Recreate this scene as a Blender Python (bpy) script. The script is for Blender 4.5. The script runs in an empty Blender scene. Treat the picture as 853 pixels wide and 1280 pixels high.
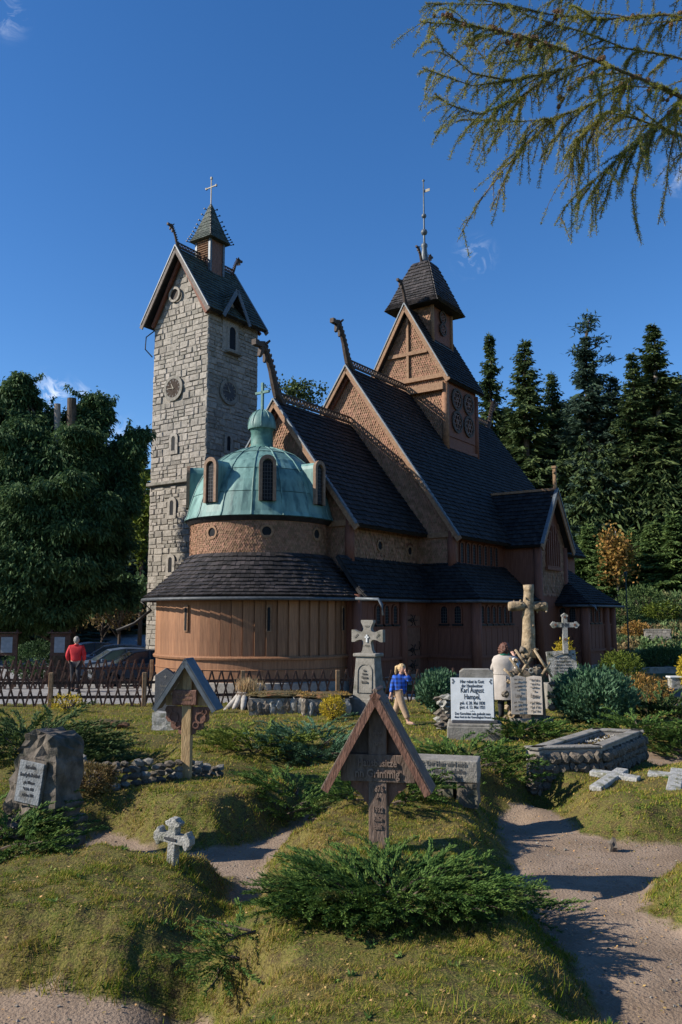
import bpy, bmesh, math, random
import numpy as np
from mathutils import Vector, Matrix, Euler
R = math.radians
rnd = random.Random(7)
rs = np.random.RandomState(11)
SC = bpy.context.scene
COL = SC.collection
PI = math.pi

# ------------------------------------------------------------------ camera, sky, sun
FPX = 1034.0                     # focal length in pixels of the 853 x 1280 photograph
PITCH = math.atan(130 / FPX)
EYE = 2.4
cam_d = bpy.data.cameras.new('camera')
cam_d.sensor_fit = 'VERTICAL'; cam_d.sensor_height = 36.0; cam_d.sensor_width = 24.0
cam_d.lens = FPX / 1280 * 36.0
cam_d.clip_start = 0.1; cam_d.clip_end = 3000
cam = bpy.data.objects.new('camera', cam_d); COL.objects.link(cam)
cam.location = (0, 0, EYE); cam.rotation_euler = (PI / 2 + PITCH, 0, 0)
SC.camera = cam

SUN_EL = R(31); SUN_H = (-0.986, -0.165)          # horizontal direction towards the sun
SUN_ROT = math.atan2(SUN_H[0], SUN_H[1])
world = bpy.data.worlds.new('World'); SC.world = world; world.use_nodes = True
wn, wl = world.node_tree.nodes, world.node_tree.links
wn.clear()
w_out = wn.new('ShaderNodeOutputWorld'); w_bg = wn.new('ShaderNodeBackground')
w_sky = wn.new('ShaderNodeTexSky'); w_sky.sky_type = 'NISHITA'; w_sky.sun_disc = False
w_sky.sun_elevation = SUN_EL; w_sky.sun_rotation = SUN_ROT; w_sky.air_density = 1.0
w_sky.dust_density = 0.25; w_sky.ozone_density = 3.0; w_sky.altitude = 900
w_bg.inputs['Strength'].default_value = 0.118
tc = wn.new('ShaderNodeTexCoord')
def sky_dir(px, py):
    v = Vector(((px - 426.5) / FPX, 1, (640 - py) / FPX))
    v.rotate(Euler((PITCH, 0, 0))); return v.normalized()
cn = wn.new('ShaderNodeTexNoise'); cn.inputs['Scale'].default_value = 34; cn.inputs['Detail'].default_value = 7
cn.inputs['Roughness'].default_value = 0.62; cn.inputs['Distortion'].default_value = 1.6
wl.new(tc.outputs['Generated'], cn.inputs['Vector'])
clouds = None
for (px, py, rad, amt) in ((62, 497, 0.040, 1.0), (100, 512, 0.045, .62), (150, 572, 0.06, .8), (594, 322, 0.034, .34), (848, 218, 0.03, .42),
                           (8, 20, 0.03, .3), (-60, 560, 0.08, .9), (960, 400, .09, .6), (1200, 500, .14, .8), (-400, 480, .14, .8)):
    d = wn.new('ShaderNodeVectorMath'); d.operation = 'DISTANCE'
    nrm = wn.new('ShaderNodeVectorMath'); nrm.operation = 'NORMALIZE'
    wl.new(tc.outputs['Generated'], nrm.inputs[0]); wl.new(nrm.outputs[0], d.inputs[0])
    d.inputs[1].default_value = sky_dir(px, py)
    mr = wn.new('ShaderNodeMapRange'); mr.interpolation_type = 'SMOOTHERSTEP'
    mr.inputs['From Min'].default_value = rad; mr.inputs['From Max'].default_value = 0.0
    mr.inputs['To Min'].default_value = 0; mr.inputs['To Max'].default_value = amt
    wl.new(d.outputs['Value'], mr.inputs['Value'])
    if clouds is None: clouds = mr.outputs[0]
    else:
        mx = wn.new('ShaderNodeMath'); mx.operation = 'MAXIMUM'
        wl.new(clouds, mx.inputs[0]); wl.new(mr.outputs[0], mx.inputs[1]); clouds = mx.outputs[0]
nr = wn.new('ShaderNodeMapRange'); nr.inputs['From Min'].default_value = .47; nr.inputs['From Max'].default_value = .74
wl.new(cn.outputs['Fac'], nr.inputs['Value'])
cm = wn.new('ShaderNodeMath'); cm.operation = 'MULTIPLY'
wl.new(clouds, cm.inputs[0]); wl.new(nr.outputs[0], cm.inputs[1])
wmix = wn.new('ShaderNodeMixRGB'); wmix.inputs['Color2'].default_value = (7.0, 7.4, 8.2, 1)
wl.new(cm.outputs[0], wmix.inputs['Fac']); hsv = wn.new('ShaderNodeHueSaturation'); hsv.inputs['Saturation'].default_value = 1.26; hsv.inputs['Hue'].default_value = .506
wl.new(w_sky.outputs[0], hsv.inputs['Color']); wl.new(hsv.outputs[0], wmix.inputs['Color1'])
wl.new(wmix.outputs[0], w_bg.inputs['Color']); wl.new(w_bg.outputs[0], w_out.inputs['Surface'])

sun_d = bpy.data.lights.new('sun', 'SUN'); sun_d.energy = 5.0; sun_d.angle = R(0.53); sun_d.color = (1.0, 0.93, 0.82)
sun = bpy.data.objects.new('sun', sun_d); COL.objects.link(sun); sun.location = (-40, -10, 40)
sv = Vector((SUN_H[0] * math.cos(SUN_EL), SUN_H[1] * math.cos(SUN_EL), math.sin(SUN_EL)))
sun.rotation_euler = sv.to_track_quat('Z', 'Y').to_euler()
SC.view_settings.view_transform = 'Standard'; SC.view_settings.look = 'None'
SC.view_settings.exposure = 0.56; SC.view_settings.gamma = 1.0
SC.render.film_transparent = False
try:
    SC.cycles.max_bounces = 6; SC.cycles.diffuse_bounces = 3; SC.cycles.glossy_bounces = 2
    SC.cycles.transparent_max_bounces = 6; SC.cycles.use_denoising = True
except Exception: pass

# ------------------------------------------------------------------ materials
def mat(name, c1, c2=None, scale=6.0, rough=.8, bump=0.0, bscale=30.0, island=0.0, rand=0.0, stretch=(1, 1, 1),
        c3=None, s3=1.2, t3=(.5, .62), metal=0.0, spec=.3, detail=5.0, trans=0.0, lo=.35, hi=.65):
    m = bpy.data.materials.new(name); m.use_nodes = True
    n, l = m.node_tree.nodes, m.node_tree.links
    b = n['Principled BSDF']
    b.inputs['Roughness'].default_value = rough; b.inputs['Metallic'].default_value = metal
    b.inputs['Specular IOR Level'].default_value = spec
    t = n.new('ShaderNodeTexCoord'); mp = n.new('ShaderNodeMapping'); mp.inputs['Scale'].default_value = stretch
    l.new(t.outputs['Object'], mp.inputs['Vector'])
    nz = n.new('ShaderNodeTexNoise'); nz.inputs['Scale'].default_value = scale; nz.inputs['Detail'].default_value = detail
    nz.inputs['Roughness'].default_value = .6
    l.new(mp.outputs[0], nz.inputs['Vector'])
    rp = n.new('ShaderNodeMapRange'); rp.inputs['From Min'].default_value = lo; rp.inputs['From Max'].default_value = hi
    l.new(nz.outputs['Fac'], rp.inputs['Value'])
    mx = n.new('ShaderNodeMixRGB'); mx.inputs['Color1'].default_value = (*c1, 1); mx.inputs['Color2'].default_value = (*(c2 or c1), 1)
    l.new(rp.outputs[0], mx.inputs['Fac'])
    out = mx.outputs[0]
    if c3:
        n3 = n.new('ShaderNodeTexNoise'); n3.inputs['Scale'].default_value = s3; n3.inputs['Detail'].default_value = 6
        l.new(mp.outputs[0], n3.inputs['Vector'])
        r3 = n.new('ShaderNodeMapRange'); r3.inputs['From Min'].default_value = t3[0]; r3.inputs['From Max'].default_value = t3[1]
        l.new(n3.outputs['Fac'], r3.inputs['Value'])
        m3 = n.new('ShaderNodeMixRGB'); m3.inputs['Color2'].default_value = (*c3, 1)
        l.new(r3.outputs[0], m3.inputs['Fac']); l.new(out, m3.inputs['Color1']); out = m3.outputs[0]
    if island or rand:
        hs = n.new('ShaderNodeHueSaturation'); l.new(out, hs.inputs['Color'])
        src = None
        if island:
            g = n.new('ShaderNodeNewGeometry')
            mm = n.new('ShaderNodeMapRange'); mm.inputs['To Min'].default_value = 1 - island; mm.inputs['To Max'].default_value = 1 + island
            l.new(g.outputs['Random Per Island'], mm.inputs['Value']); src = mm.outputs[0]
            m2 = n.new('ShaderNodeMapRange'); m2.inputs['To Min'].default_value = .5 + island * .05; m2.inputs['To Max'].default_value = .5 - island * .04
            l.new(g.outputs['Random Per Island'], m2.inputs['Value']); l.new(m2.outputs[0], hs.inputs['Hue'])
        if rand:
            oi = n.new('ShaderNodeObjectInfo')
            mo = n.new('ShaderNodeMapRange'); mo.inputs['To Min'].default_value = 1 - rand; mo.inputs['To Max'].default_value = 1 + rand
            l.new(oi.outputs['Random'], mo.inputs['Value'])
            if src is None: src = mo.outputs[0]
            else:
                mu = n.new('ShaderNodeMath'); mu.operation = 'MULTIPLY'; l.new(src, mu.inputs[0]); l.new(mo.outputs[0], mu.inputs[1]); src = mu.outputs[0]
        l.new(src, hs.inputs['Value']); out = hs.outputs[0]
    l.new(out, b.inputs['Base Color'])
    if bump:
        nb = n.new('ShaderNodeTexNoise'); nb.inputs['Scale'].default_value = bscale; nb.inputs['Detail'].default_value = 6
        l.new(mp.outputs[0], nb.inputs['Vector'])
        bp = n.new('ShaderNodeBump'); bp.inputs['Strength'].default_value = bump; bp.inputs['Distance'].default_value = .02
        l.new(nb.outputs['Fac'], bp.inputs['Height']); l.new(bp.outputs[0], b.inputs['Normal'])
    if trans:
        tr = n.new('ShaderNodeBsdfTranslucent'); l.new(out, tr.inputs['Color'])
        ms = n.new('ShaderNodeMixShader'); ms.inputs['Fac'].default_value = trans
        l.new(b.outputs[0], ms.inputs[1]); l.new(tr.outputs[0], ms.inputs[2]); l.new(ms.outputs[0], n['Material Output'].inputs['Surface'])
    return m

M = {}
M['board'] = mat('board_wood', (.185, .086, .042), (.29, .142, .07), 5, .62, .35, 22, rand=.24, stretch=(4, 4, .35))
M['wall_wood'] = mat('shaded_wall_wood', (.125, .046, .027), (.19, .073, .044), 5, .7, .4, 20, stretch=(4, 4, .4))  # same wood as the boards, colour darkened to carry the church's shade
M['beam'] = mat('beam_wood', (.18, .095, .05), (.28, .165, .092), 7, .7, .4, 30, rand=.08, stretch=(1.5, 1.5, 1.5))
M['scale'] = mat('scale_wood', (.19, .098, .055), (.285, .155, .09), 6, .7, .1, 60, island=.24, spec=.25)
M['shingle'] = mat('tarred_shingle', (.012, .012, .013), (.026, .024, .024), 5, .7, .2, 40, island=.45, spec=.22)
M['shingle_grey'] = mat('weathered_shingle', (.018, .016, .016), (.045, .038, .036), 3, .55, .25, 40, island=.5, spec=.4)
M['slate'] = mat('green_slate', (.035, .045, .038), (.07, .085, .07), 5, .65, .2, 40, island=.3, spec=.25)
M['dormer_wood'] = mat('weathered_dormer_wood', (.16, .10, .065), (.25, .165, .11), 8, .75, .4, 30)
M['grey_board'] = mat('greyed_board', (.11, .09, .078), (.18, .15, .13), 8, .8, .4, 30)
M['flash'] = mat('zinc_flashing', (.075, .09, .105), (.13, .15, .165), 9, .5, .1, 40, metal=.2)
M['copper'] = mat('green_copper', (.095, .185, .165), (.165, .295, .262), 2.6, .55, .15, 14, rand=.17, c3=(.05, .11, .105), s3=3.2, t3=(.50, .66), stretch=(1.3, 1.3, .28), spec=.4)
M['copper_dark'] = mat('dark_copper', (.045, .115, .10), (.09, .20, .17), 6, .6, .2, 30)
M['carved'] = mat('carved_dark_wood', (.035, .025, .02), (.075, .05, .037), 9, .7, .5, 40)
M['stone'] = mat('granite_block', (.21, .187, .157), (.32, .29, .25), 9, .85, .4, 28, rand=.24, c3=(.12, .115, .10), s3=3.5, t3=(.60, .74))
M['stone_s'] = mat('granite_rubble', (.21, .187, .157), (.32, .29, .25), 9, .85, .4, 28, island=.25, c3=(.12, .115, .10), s3=3.5, t3=(.60, .74))
M['mortar'] = mat('mortar', (.20, .18, .152), (.30, .272, .232), 12, .95, .4, 60)
M['glass'] = mat('dark_glass', (.008, .009, .011), (.014, .015, .018), 8, .5, 0, 10, spec=.1)
M['gutter'] = mat('dark_gutter', (.045, .05, .055), (.09, .095, .10), 8, .5)
M['lead'] = mat('lead_bars', (.05, .05, .052), (.08, .08, .085), 10, .5)
M['iron'] = mat('black_iron', (.012, .012, .013), (.03, .027, .025), 20, .5, .2, 60, metal=.4)
M['gold'] = mat('pale_gilding', (.22, .19, .14), (.30, .27, .21), 10, .6, metal=.0)
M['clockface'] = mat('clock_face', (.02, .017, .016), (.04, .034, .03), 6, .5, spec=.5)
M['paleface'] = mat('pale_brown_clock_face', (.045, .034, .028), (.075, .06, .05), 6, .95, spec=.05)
M['fence'] = mat('fence_wood', (.060, .030, .021), (.115, .062, .042), 8, .8, .4, 40, rand=.2)
M['post'] = mat('post_wood', (.16, .095, .05), (.26, .165, .09), 8, .8, .4, 40)
M['cross_wood'] = mat('aged_cross_wood', (.26, .165, .075), (.42, .285, .14), 9, .7, .45, 30, stretch=(3, 3, .5))
M['brown_paint'] = mat('carved_brown_wood', (.095, .062, .045), (.185, .13, .098), 10, .65, .5, 34, stretch=(2, 2, .6))
M['red_wood'] = mat('reddish_brown_wood', (.115, .055, .036), (.20, .10, .066), 9, .6, .5, 30, stretch=(2, 2, .6))
M['blue_roof'] = mat('grey_tin_sheet', (.10, .115, .13), (.16, .175, .19), 9, .35, .05, 40, metal=.5)
M['grave_stone'] = mat('weathered_sandstone', (.17, .155, .13), (.27, .25, .215), 7, .9, .6, 40, c3=(.10, .10, .07), s3=3, t3=(.56, .7))
M['pale_stone'] = mat('pale_marble', (.23, .22, .195), (.38, .365, .33), 16, .85, .8, 50, c3=(.12, .12, .085), s3=7, t3=(.50, .66))
M['rock'] = mat('rough_rock', (.09, .075, .058), (.20, .165, .128), 5, .92, 1.0, 12, c3=(.07, .075, .05), s3=2.4, t3=(.54, .68))
M['dark_granite'] = mat('dark_polished_granite', (.045, .045, .05), (.085, .085, .092), 40, .3, spec=.6)
M['plaque_white'] = mat('white_enamel', (.56, .57, .56), (.64, .65, .64), 6, .35, spec=.5, c3=(.52, .50, .46), s3=3, t3=(.62, .75))
M['plaque_cream'] = mat('cream_marble', (.40, .34, .28), (.50, .44, .37), 8, .5, .1, 30)
M['ink'] = mat('black_lettering', (.03, .03, .035), (.06, .06, .06), 20, .6)
M['ink_soft'] = mat('faded_lettering', (.10, .09, .08), (.16, .15, .13), 20, .7)
M['bark'] = mat('bark', (.055, .040, .030), (.12, .09, .068), 8, .95, .9, 16, stretch=(2, 2, .6))
M['pale_bark'] = mat('pale_bark', (.22, .18, .15), (.34, .29, .25), 8, .9, .8, 16, stretch=(2, 2, .5))
M['grey_wood'] = mat('bleached_root_wood', (.24, .215, .185), (.42, .39, .35), 6, .9, .8, 18, stretch=(1, 1, 1), c3=(.12, .10, .08), s3=4, t3=(.55, .68))
M['moss'] = mat('mossy_top', (.06, .055, .02), (.13, .09, .04), 8, .95, 1.0, 30, c3=(.17, .08, .035), s3=4, t3=(.5, .62))
F_ = dict(rough=.7, spec=.15, trans=.22)
M['spruce'] = mat('spruce_needles', (.040, .068, .024), (.095, .130, .045), .6, island=.45, **F_)
M['spruce_light'] = mat('young_spruce_needles', (.07, .12, .035), (.13, .19, .055), 1.5, island=.4, **F_)
M['carved_light'] = mat('worn_raised_lettering', (.15, .10, .075), (.23, .165, .125), 20, .7)
M['worn_plate'] = mat('worn_grey_plate', (.16, .17, .175), (.25, .26, .265), 9, .8, .5, 40, c3=(.09, .085, .075), s3=5, t3=(.52, .66))
M['lying_stone'] = mat('weathered_lying_stone', (.27, .265, .24), (.40, .39, .36), 14, .85, .8, 50, c3=(.15, .15, .10), s3=9, t3=(.50, .64))
M['dark_rock'] = mat('dark_rough_rock', (.062, .052, .042), (.17, .14, .11), 6, .95, 1.0, 14, c3=(.035, .038, .028), s3=2.6, t3=(.50, .64))
M['spruce_blue'] = mat('blue_spruce_needles', (.034, .062, .042), (.072, .112, .074), .6, island=.45, **F_)
M['cypress'] = mat('cypress_sprays', (.030, .066, .026), (.090, .148, .055), .9, island=.5, **F_)
M['juniper'] = mat('juniper_sprays', (.042, .095, .020), (.125, .20, .042), 7, island=.5, c3=(.15, .12, .04), s3=3.5, t3=(.60, .75), **F_)
M['juniper_yel'] = mat('yellow_green_juniper_sprays', (.105, .150, .022), (.20, .24, .045), 4, island=.38, **F_)
M['juniper_blue'] = mat('blue_green_juniper_sprays', (.050, .115, .058), (.105, .185, .10), 4, island=.38, **F_)
M['juniper_dark'] = mat('dark_juniper_sprays', (.045, .085, .025), (.09, .13, .042), 4, island=.4, **F_)
M['thuja'] = mat('thuja_foliage', (.07, .105, .014), (.13, .16, .024), 5, island=.4, **F_)
M['gold_leaf'] = mat('golden_foliage', (.36, .27, .02), (.50, .38, .04), 5, island=.3, **F_)
M['orange_leaf'] = mat('orange_autumn_leaves', (.21, .12, .032), (.33, .20, .055), 5, island=.4, **F_)
M['heath'] = mat('brown_heather', (.11, .07, .03), (.20, .15, .05), 6, island=.4, **F_)
M['ivy'] = mat('bank_leaves', (.05, .10, .03), (.14, .20, .085), 1.2, island=.55, c3=(.20, .15, .07), s3=.5, t3=(.5, .6), **F_)
M['larch'] = mat('larch_needles', (.14, .17, .03), (.33, .31, .07), 2, island=.4, rough=.7, spec=.15, trans=.4)
M['larch_twig'] = mat('larch_twig', (.075, .05, .033), (.15, .105, .07), 8, .9, .3, 30)
M['cone'] = mat('larch_cone', (.13, .075, .045), (.24, .145, .09), 30, .8, .6, 60, rand=.2)
M['straw'] = mat('dry_grass', (.36, .24, .12), (.52, .38, .21), 6, island=.3, **F_)
M['leaf_litter'] = mat('fallen_leaf', (.22, .13, .05), (.42, .28, .10), 20, .9, island=.5)
M['skin'] = mat('skin', (.48, .27, .19), (.55, .32, .23), 8, .55)
M['hair_blond'] = mat('blond_hair', (.42, .28, .13), (.58, .42, .22), 20, .6, .4, 60, stretch=(3, 3, .5))
M['hair_brown'] = mat('brown_hair', (.075, .03, .02), (.15, .065, .04), 20, .5, .4, 60, stretch=(3, 3, .5))
M['hair_grey'] = mat('grey_hair', (.22, .20, .18), (.34, .32, .29), 20, .6, .4, 60)
M['coat'] = mat('cream_trench_cloth', (.38, .335, .29), (.45, .40, .35), 7, .8, .3, 14)
M['green_cloth'] = mat('green_scarf_cloth', (.03, .20, .13), (.05, .26, .17), 12, .8)
M['white_cloth'] = mat('white_scarf_cloth', (.68, .67, .66), (.75, .74, .73), 9, .85, .3, 20)
M['red_cloth'] = mat('red_jacket_cloth', (.42, .015, .02), (.55, .03, .035), 6, .7, .3, 14)
M['black_cloth'] = mat('black_cloth', (.018, .018, .022), (.035, .035, .04), 8, .85, .3, 20)
M['tan_cloth'] = mat('tan_trouser_cloth', (.33, .22, .14), (.42, .29, .19), 8, .85, .3, 20)
M['lamp_iron'] = mat('dark_green_paint', (.015, .03, .025), (.025, .045, .035), 10, .5)
M['tyre'] = mat('tyre_rubber', (.015, .015, .015), (.025, .025, .025), 10, .9)
M['car_glass'] = mat('car_glass', (.04, .06, .08), (.05, .08, .10), 2, .08, spec=.8)
M['car_silver'] = mat('silver_car_paint', (.13, .145, .17), (.16, .175, .20), 2, .3, metal=.3, spec=.6)
M['car_blue'] = mat('dark_blue_car_paint', (.012, .035, .09), (.018, .045, .11), 2, .25, spec=.7)
M['car_grey'] = mat('blue_grey_car_paint', (.10, .15, .23), (.13, .18, .27), 2, .28, metal=.2, spec=.7)
M['lamp_glass'] = mat('lamp_lens', (.5, .5, .5), (.6, .6, .6), 5, .2, spec=.7)
M['white_board'] = mat('white_notice_paper', (.22, .24, .26), (.30, .32, .34), 8, .8)

def checker_cloth():
    m = bpy.data.materials.new('blue_plaid_cloth'); m.use_nodes = True
    n, l = m.node_tree.nodes, m.node_tree.links; b = n['Principled BSDF']; b.inputs['Roughness'].default_value = .85
    t = n.new('ShaderNodeTexCoord'); sp = n.new('ShaderNodeSeparateXYZ'); l.new(t.outputs['Object'], sp.inputs[0])
    vals = []
    for ax in ('X', 'Z'):
        a = n.new('ShaderNodeMath'); a.operation = 'MULTIPLY'; a.inputs[1].default_value = 11.0; l.new(sp.outputs[ax], a.inputs[0])
        f = n.new('ShaderNodeMath'); f.operation = 'FRACT'; l.new(a.outputs[0], f.inputs[0])
        g = n.new('ShaderNodeMath'); g.operation = 'LESS_THAN'; g.inputs[1].default_value = .42; l.new(f.outputs[0], g.inputs[0]); vals.append(g.outputs[0])
    s = n.new('ShaderNodeMath'); s.operation = 'ADD'; l.new(vals[0], s.inputs[0]); l.new(vals[1], s.inputs[1])
    h = n.new('ShaderNodeMath'); h.operation = 'MULTIPLY'; h.inputs[1].default_value = .5; l.new(s.outputs[0], h.inputs[0])
    mx = n.new('ShaderNodeMixRGB'); mx.inputs['Color1'].default_value = (.015, .10, .50, 1); mx.inputs['Color2'].default_value = (.008, .022, .10, 1)
    l.new(h.outputs[0], mx.inputs['Fac']); l.new(mx.outputs[0], b.inputs['Base Color'])
    return m
M['plaid'] = checker_cloth()

# ------------------------------------------------------------------ mesh helpers
class MB:
    def __init__(s): s.v = []; s.f = []
    def add(s, vs, fs):
        k = len(s.v); s.v.extend([tuple(p) for p in vs]); s.f.extend([tuple(i + k for i in f) for f in fs]); return s
    def box(s, c, d, rot=None, taper=1.0):
        c = Vector(c); hx, hy, hz = d[0] / 2, d[1] / 2, d[2] / 2
        vs = []
        for z in (-1, 1):
            t = taper if z > 0 else 1.0
            for x, y in ((-1, -1), (1, -1), (1, 1), (-1, 1)):
                p = Vector((x * hx * t, y * hy * t, z * hz))
                if rot is not None: p.rotate(rot)
                vs.append(c + p)
        return s.add(vs, [(3, 2, 1, 0), (4, 5, 6, 7), (0, 1, 5, 4), (1, 2, 6, 5), (2, 3, 7, 6), (3, 0, 4, 7)])
    def bar(s, p, q, w, h, up=(0, 0, 1), w2=None, h2=None):
        p = Vector(p); q = Vector(q); d = (q - p).normalized(); up = Vector(up)
        x = d.cross(up)
        if x.length < 1e-4: x = d.cross(Vector((0, 1, 0)))
        x.normalize(); y = x.cross(d).normalized()
        w2 = w if w2 is None else w2; h2 = h if h2 is None else h2
        vs = [p + x * (a * w / 2) + y * (b * h / 2) for a, b in ((-1, -1), (1, -1), (1, 1), (-1, 1))]
        vs += [q + x * (a * w2 / 2) + y * (b * h2 / 2) for a, b in ((-1, -1), (1, -1), (1, 1), (-1, 1))]
        return s.add(vs, [(3, 2, 1, 0), (4, 5, 6, 7), (0, 1, 5, 4), (1, 2, 6, 5), (2, 3, 7, 6), (3, 0, 4, 7)])
    def tube(s, pts, rad, n=8, caps=True):
        pts = [Vector(p) for p in pts]; k = len(pts)
        if not hasattr(rad, '__len__'): rad = [rad] * k
        base = len(s.v); ref = Vector((0.13, 0.21, 1)).normalized()
        for i, p in enumerate(pts):
            d = (pts[min(i + 1, k - 1)] - pts[max(i - 1, 0)]).normalized()
            x = d.cross(ref)
            if x.length < .05: x = d.cross(Vector((1, 0, 0)))
            x.normalize(); y = d.cross(x)
            for j in range(n):
                a = 2 * PI * j / n; s.v.append(tuple(p + (x * math.cos(a) + y * math.sin(a)) * rad[i]))
        for i in range(k - 1):
            for j in range(n):
                a = base + i * n + j; b = base + i * n + (j + 1) % n
                s.f.append((a, b, b + n, a + n))
        if caps:
            s.f.append(tuple(base + j for j in reversed(range(n)))); s.f.append(tuple(base + (k - 1) * n + j for j in range(n)))
        return s
    def lathe(s, prof, n=24, c=(0, 0, 0), a0=0.0, a1=2 * PI):
        full = abs(a1 - a0 - 2 * PI) < 1e-6; cols = n if full else n + 1; base = len(s.v)
        for j in range(cols):
            a = a0 + (a1 - a0) * j / n; ca, sa = math.cos(a), math.sin(a)
            for r, z in prof: s.v.append((c[0] + r * ca, c[1] + r * sa, c[2] + z))
        m = len(prof)
        for j in range(n):
            j2 = (j + 1) % cols
            for i in range(m - 1):
                s.f.append((base + j * m + i, base + j2 * m + i, base + j2 * m + i + 1, base + j * m + i + 1))
        return s
    def prism(s, poly, origin, ex, ey, depth, ez=None, inset=0.0):
        """poly (2D) in the plane origin + x*ex + y*ey, pushed 'depth' along ez"""
        o = Vector(origin); ex = Vector(ex); ey = Vector(ey); ez = Vector(ez) if ez is not None else ex.cross(ey).normalized()
        n = len(poly)
        a = [o + ex * p[0] + ey * p[1] for p in poly]; b = [p + ez * depth for p in a]
        return s.add(a + b, [tuple(reversed(range(n))), tuple(range(n, 2 * n))] + [(i, (i + 1) % n, n + (i + 1) % n, n + i) for i in range(n)])
    def ring(s, c, ex, ey, r0, r1, depth, n=20, ez=None):
        c = Vector(c); ex = Vector(ex); ey = Vector(ey); ez = Vector(ez) if ez is not None else ex.cross(ey).normalized()
        base = len(s.v)
        for j in range(n):
            a = 2 * PI * j / n; d = ex * math.cos(a) + ey * math.sin(a)
            for r, z in ((r0, 0), (r0, depth), (r1, depth), (r1, 0)): s.v.append(tuple(c + d * r + ez * z))
        for j in range(n):
            k = (j + 1) % n
            for i in range(4):
                i2 = (i + 1) % 4
                s.f.append((base + j * 4 + i, base + k * 4 + i, base + k * 4 + i2, base + j * 4 + i2))
        return s
    def blob(s, c, r, seed=0, sub=2, noise=.18, flat=1.0, freq=1.7):
        bm = bmesh.new(); bmesh.ops.create_icosphere(bm, subdivisions=sub, radius=1.0)
        rr = random.Random(seed); ph = [rr.uniform(0, 6.28) for _ in range(9)]
        vs = []
        for v in bm.verts:
            p = v.co.copy(); q = p * freq
            k = 1 + noise * (math.sin(q.x * 2.1 + ph[0]) * math.cos(q.y * 1.9 + ph[1]) + .7 * math.sin(q.z * 3.3 + ph[2] + q.x * 2) + .5 * math.sin(q.y * 5.1 + ph[3]) * math.sin(q.x * 4.7 + ph[4]) + .35 * math.sin(q.z * 9 + ph[5]) * math.sin(q.y * 8 + ph[6]))
            k = min(k, 1 + noise * .9)
            vs.append((c[0] + p.x * k * r[0], c[1] + p.y * k * r[1], c[2] + p.z * k * r[2] * flat))
        s.add(vs, [tuple(v.index for v in f.verts) for f in bm.faces]); bm.free(); return s
    def build(s, name, m, parent=None, smooth=False, bevel=0.0, kind=None, label=None, fix=True):
        me = bpy.data.meshes.new(name); me.from_pydata(s.v, [], s.f)
        if fix:
            bm = bmesh.new(); bm.from_mesh(me); bmesh.ops.recalc_face_normals(bm, faces=bm.faces); bm.to_mesh(me); bm.free()
        if m is not None: me.materials.append(m)
        if smooth: me.polygons.foreach_set('use_smooth', [True] * len(me.polygons))
        o = bpy.data.objects.new(name, me); COL.objects.link(o)
        if parent is not None: o.parent = parent
        if bevel:
            b = o.modifiers.new('bevel', 'BEVEL'); b.width = bevel; b.segments = 2; b.limit_method = 'ANGLE'
        if kind: o['kind'] = kind
        if label: o['label'] = label
        return o

def raw(name, V, Fq, m, parent=None, kind=None, smooth=False):
    """fast mesh from numpy: V (n,3), Fq (k,3|4)"""
    me = bpy.data.meshes.new(name); V = np.ascontiguousarray(V, dtype=np.float32); Fq = np.ascontiguousarray(Fq, dtype=np.int32)
    k, c = Fq.shape
    me.vertices.add(len(V)); me.vertices.foreach_set('co', V.ravel())
    me.loops.add(k * c); me.loops.foreach_set('vertex_index', Fq.ravel())
    me.polygons.add(k); me.polygons.foreach_set('loop_start', np.arange(0, k * c, c, dtype=np.int32)); me.polygons.foreach_set('loop_total', np.full(k, c, dtype=np.int32))
    if smooth: me.polygons.foreach_set('use_smooth', np.ones(k, dtype=bool))
    me.update(calc_edges=True)
    if m is not None: me.materials.append(m)
    o = bpy.data.objects.new(name, me); COL.objects.link(o)
    if parent is not None: o.parent = parent
    if kind: o['kind'] = kind
    return o

def tag(o, label=None, cat=None, group=None, kind=None):
    if label: o['label'] = label
    if cat: o['category'] = cat
    if group: o['group'] = group
    if kind: o['kind'] = kind
    return o
def thing(name, label, cat, loc=(0, 0, 0), rz=0.0, group=None, tilt=(0, 0)):
    o = bpy.data.objects.new(name, None); COL.objects.link(o); o.empty_display_size = .2
    o.location = loc; o.rotation_euler = (tilt[0], tilt[1], rz)
    return tag(o, label, cat, group)
def shared(name, me, parent, loc=(0, 0, 0), rot=(0, 0, 0), scale=(1, 1, 1)):
    o = bpy.data.objects.new(name, me); COL.objects.link(o); o.parent = parent
    o.location = loc; o.rotation_euler = rot; o.scale = scale; return o
def copy_tree(o, parent=None):
    c = o.copy(); COL.objects.link(c); c.parent = parent
    for ch in [x for x in o.children]: copy_tree(ch, c)
    return c

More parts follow.
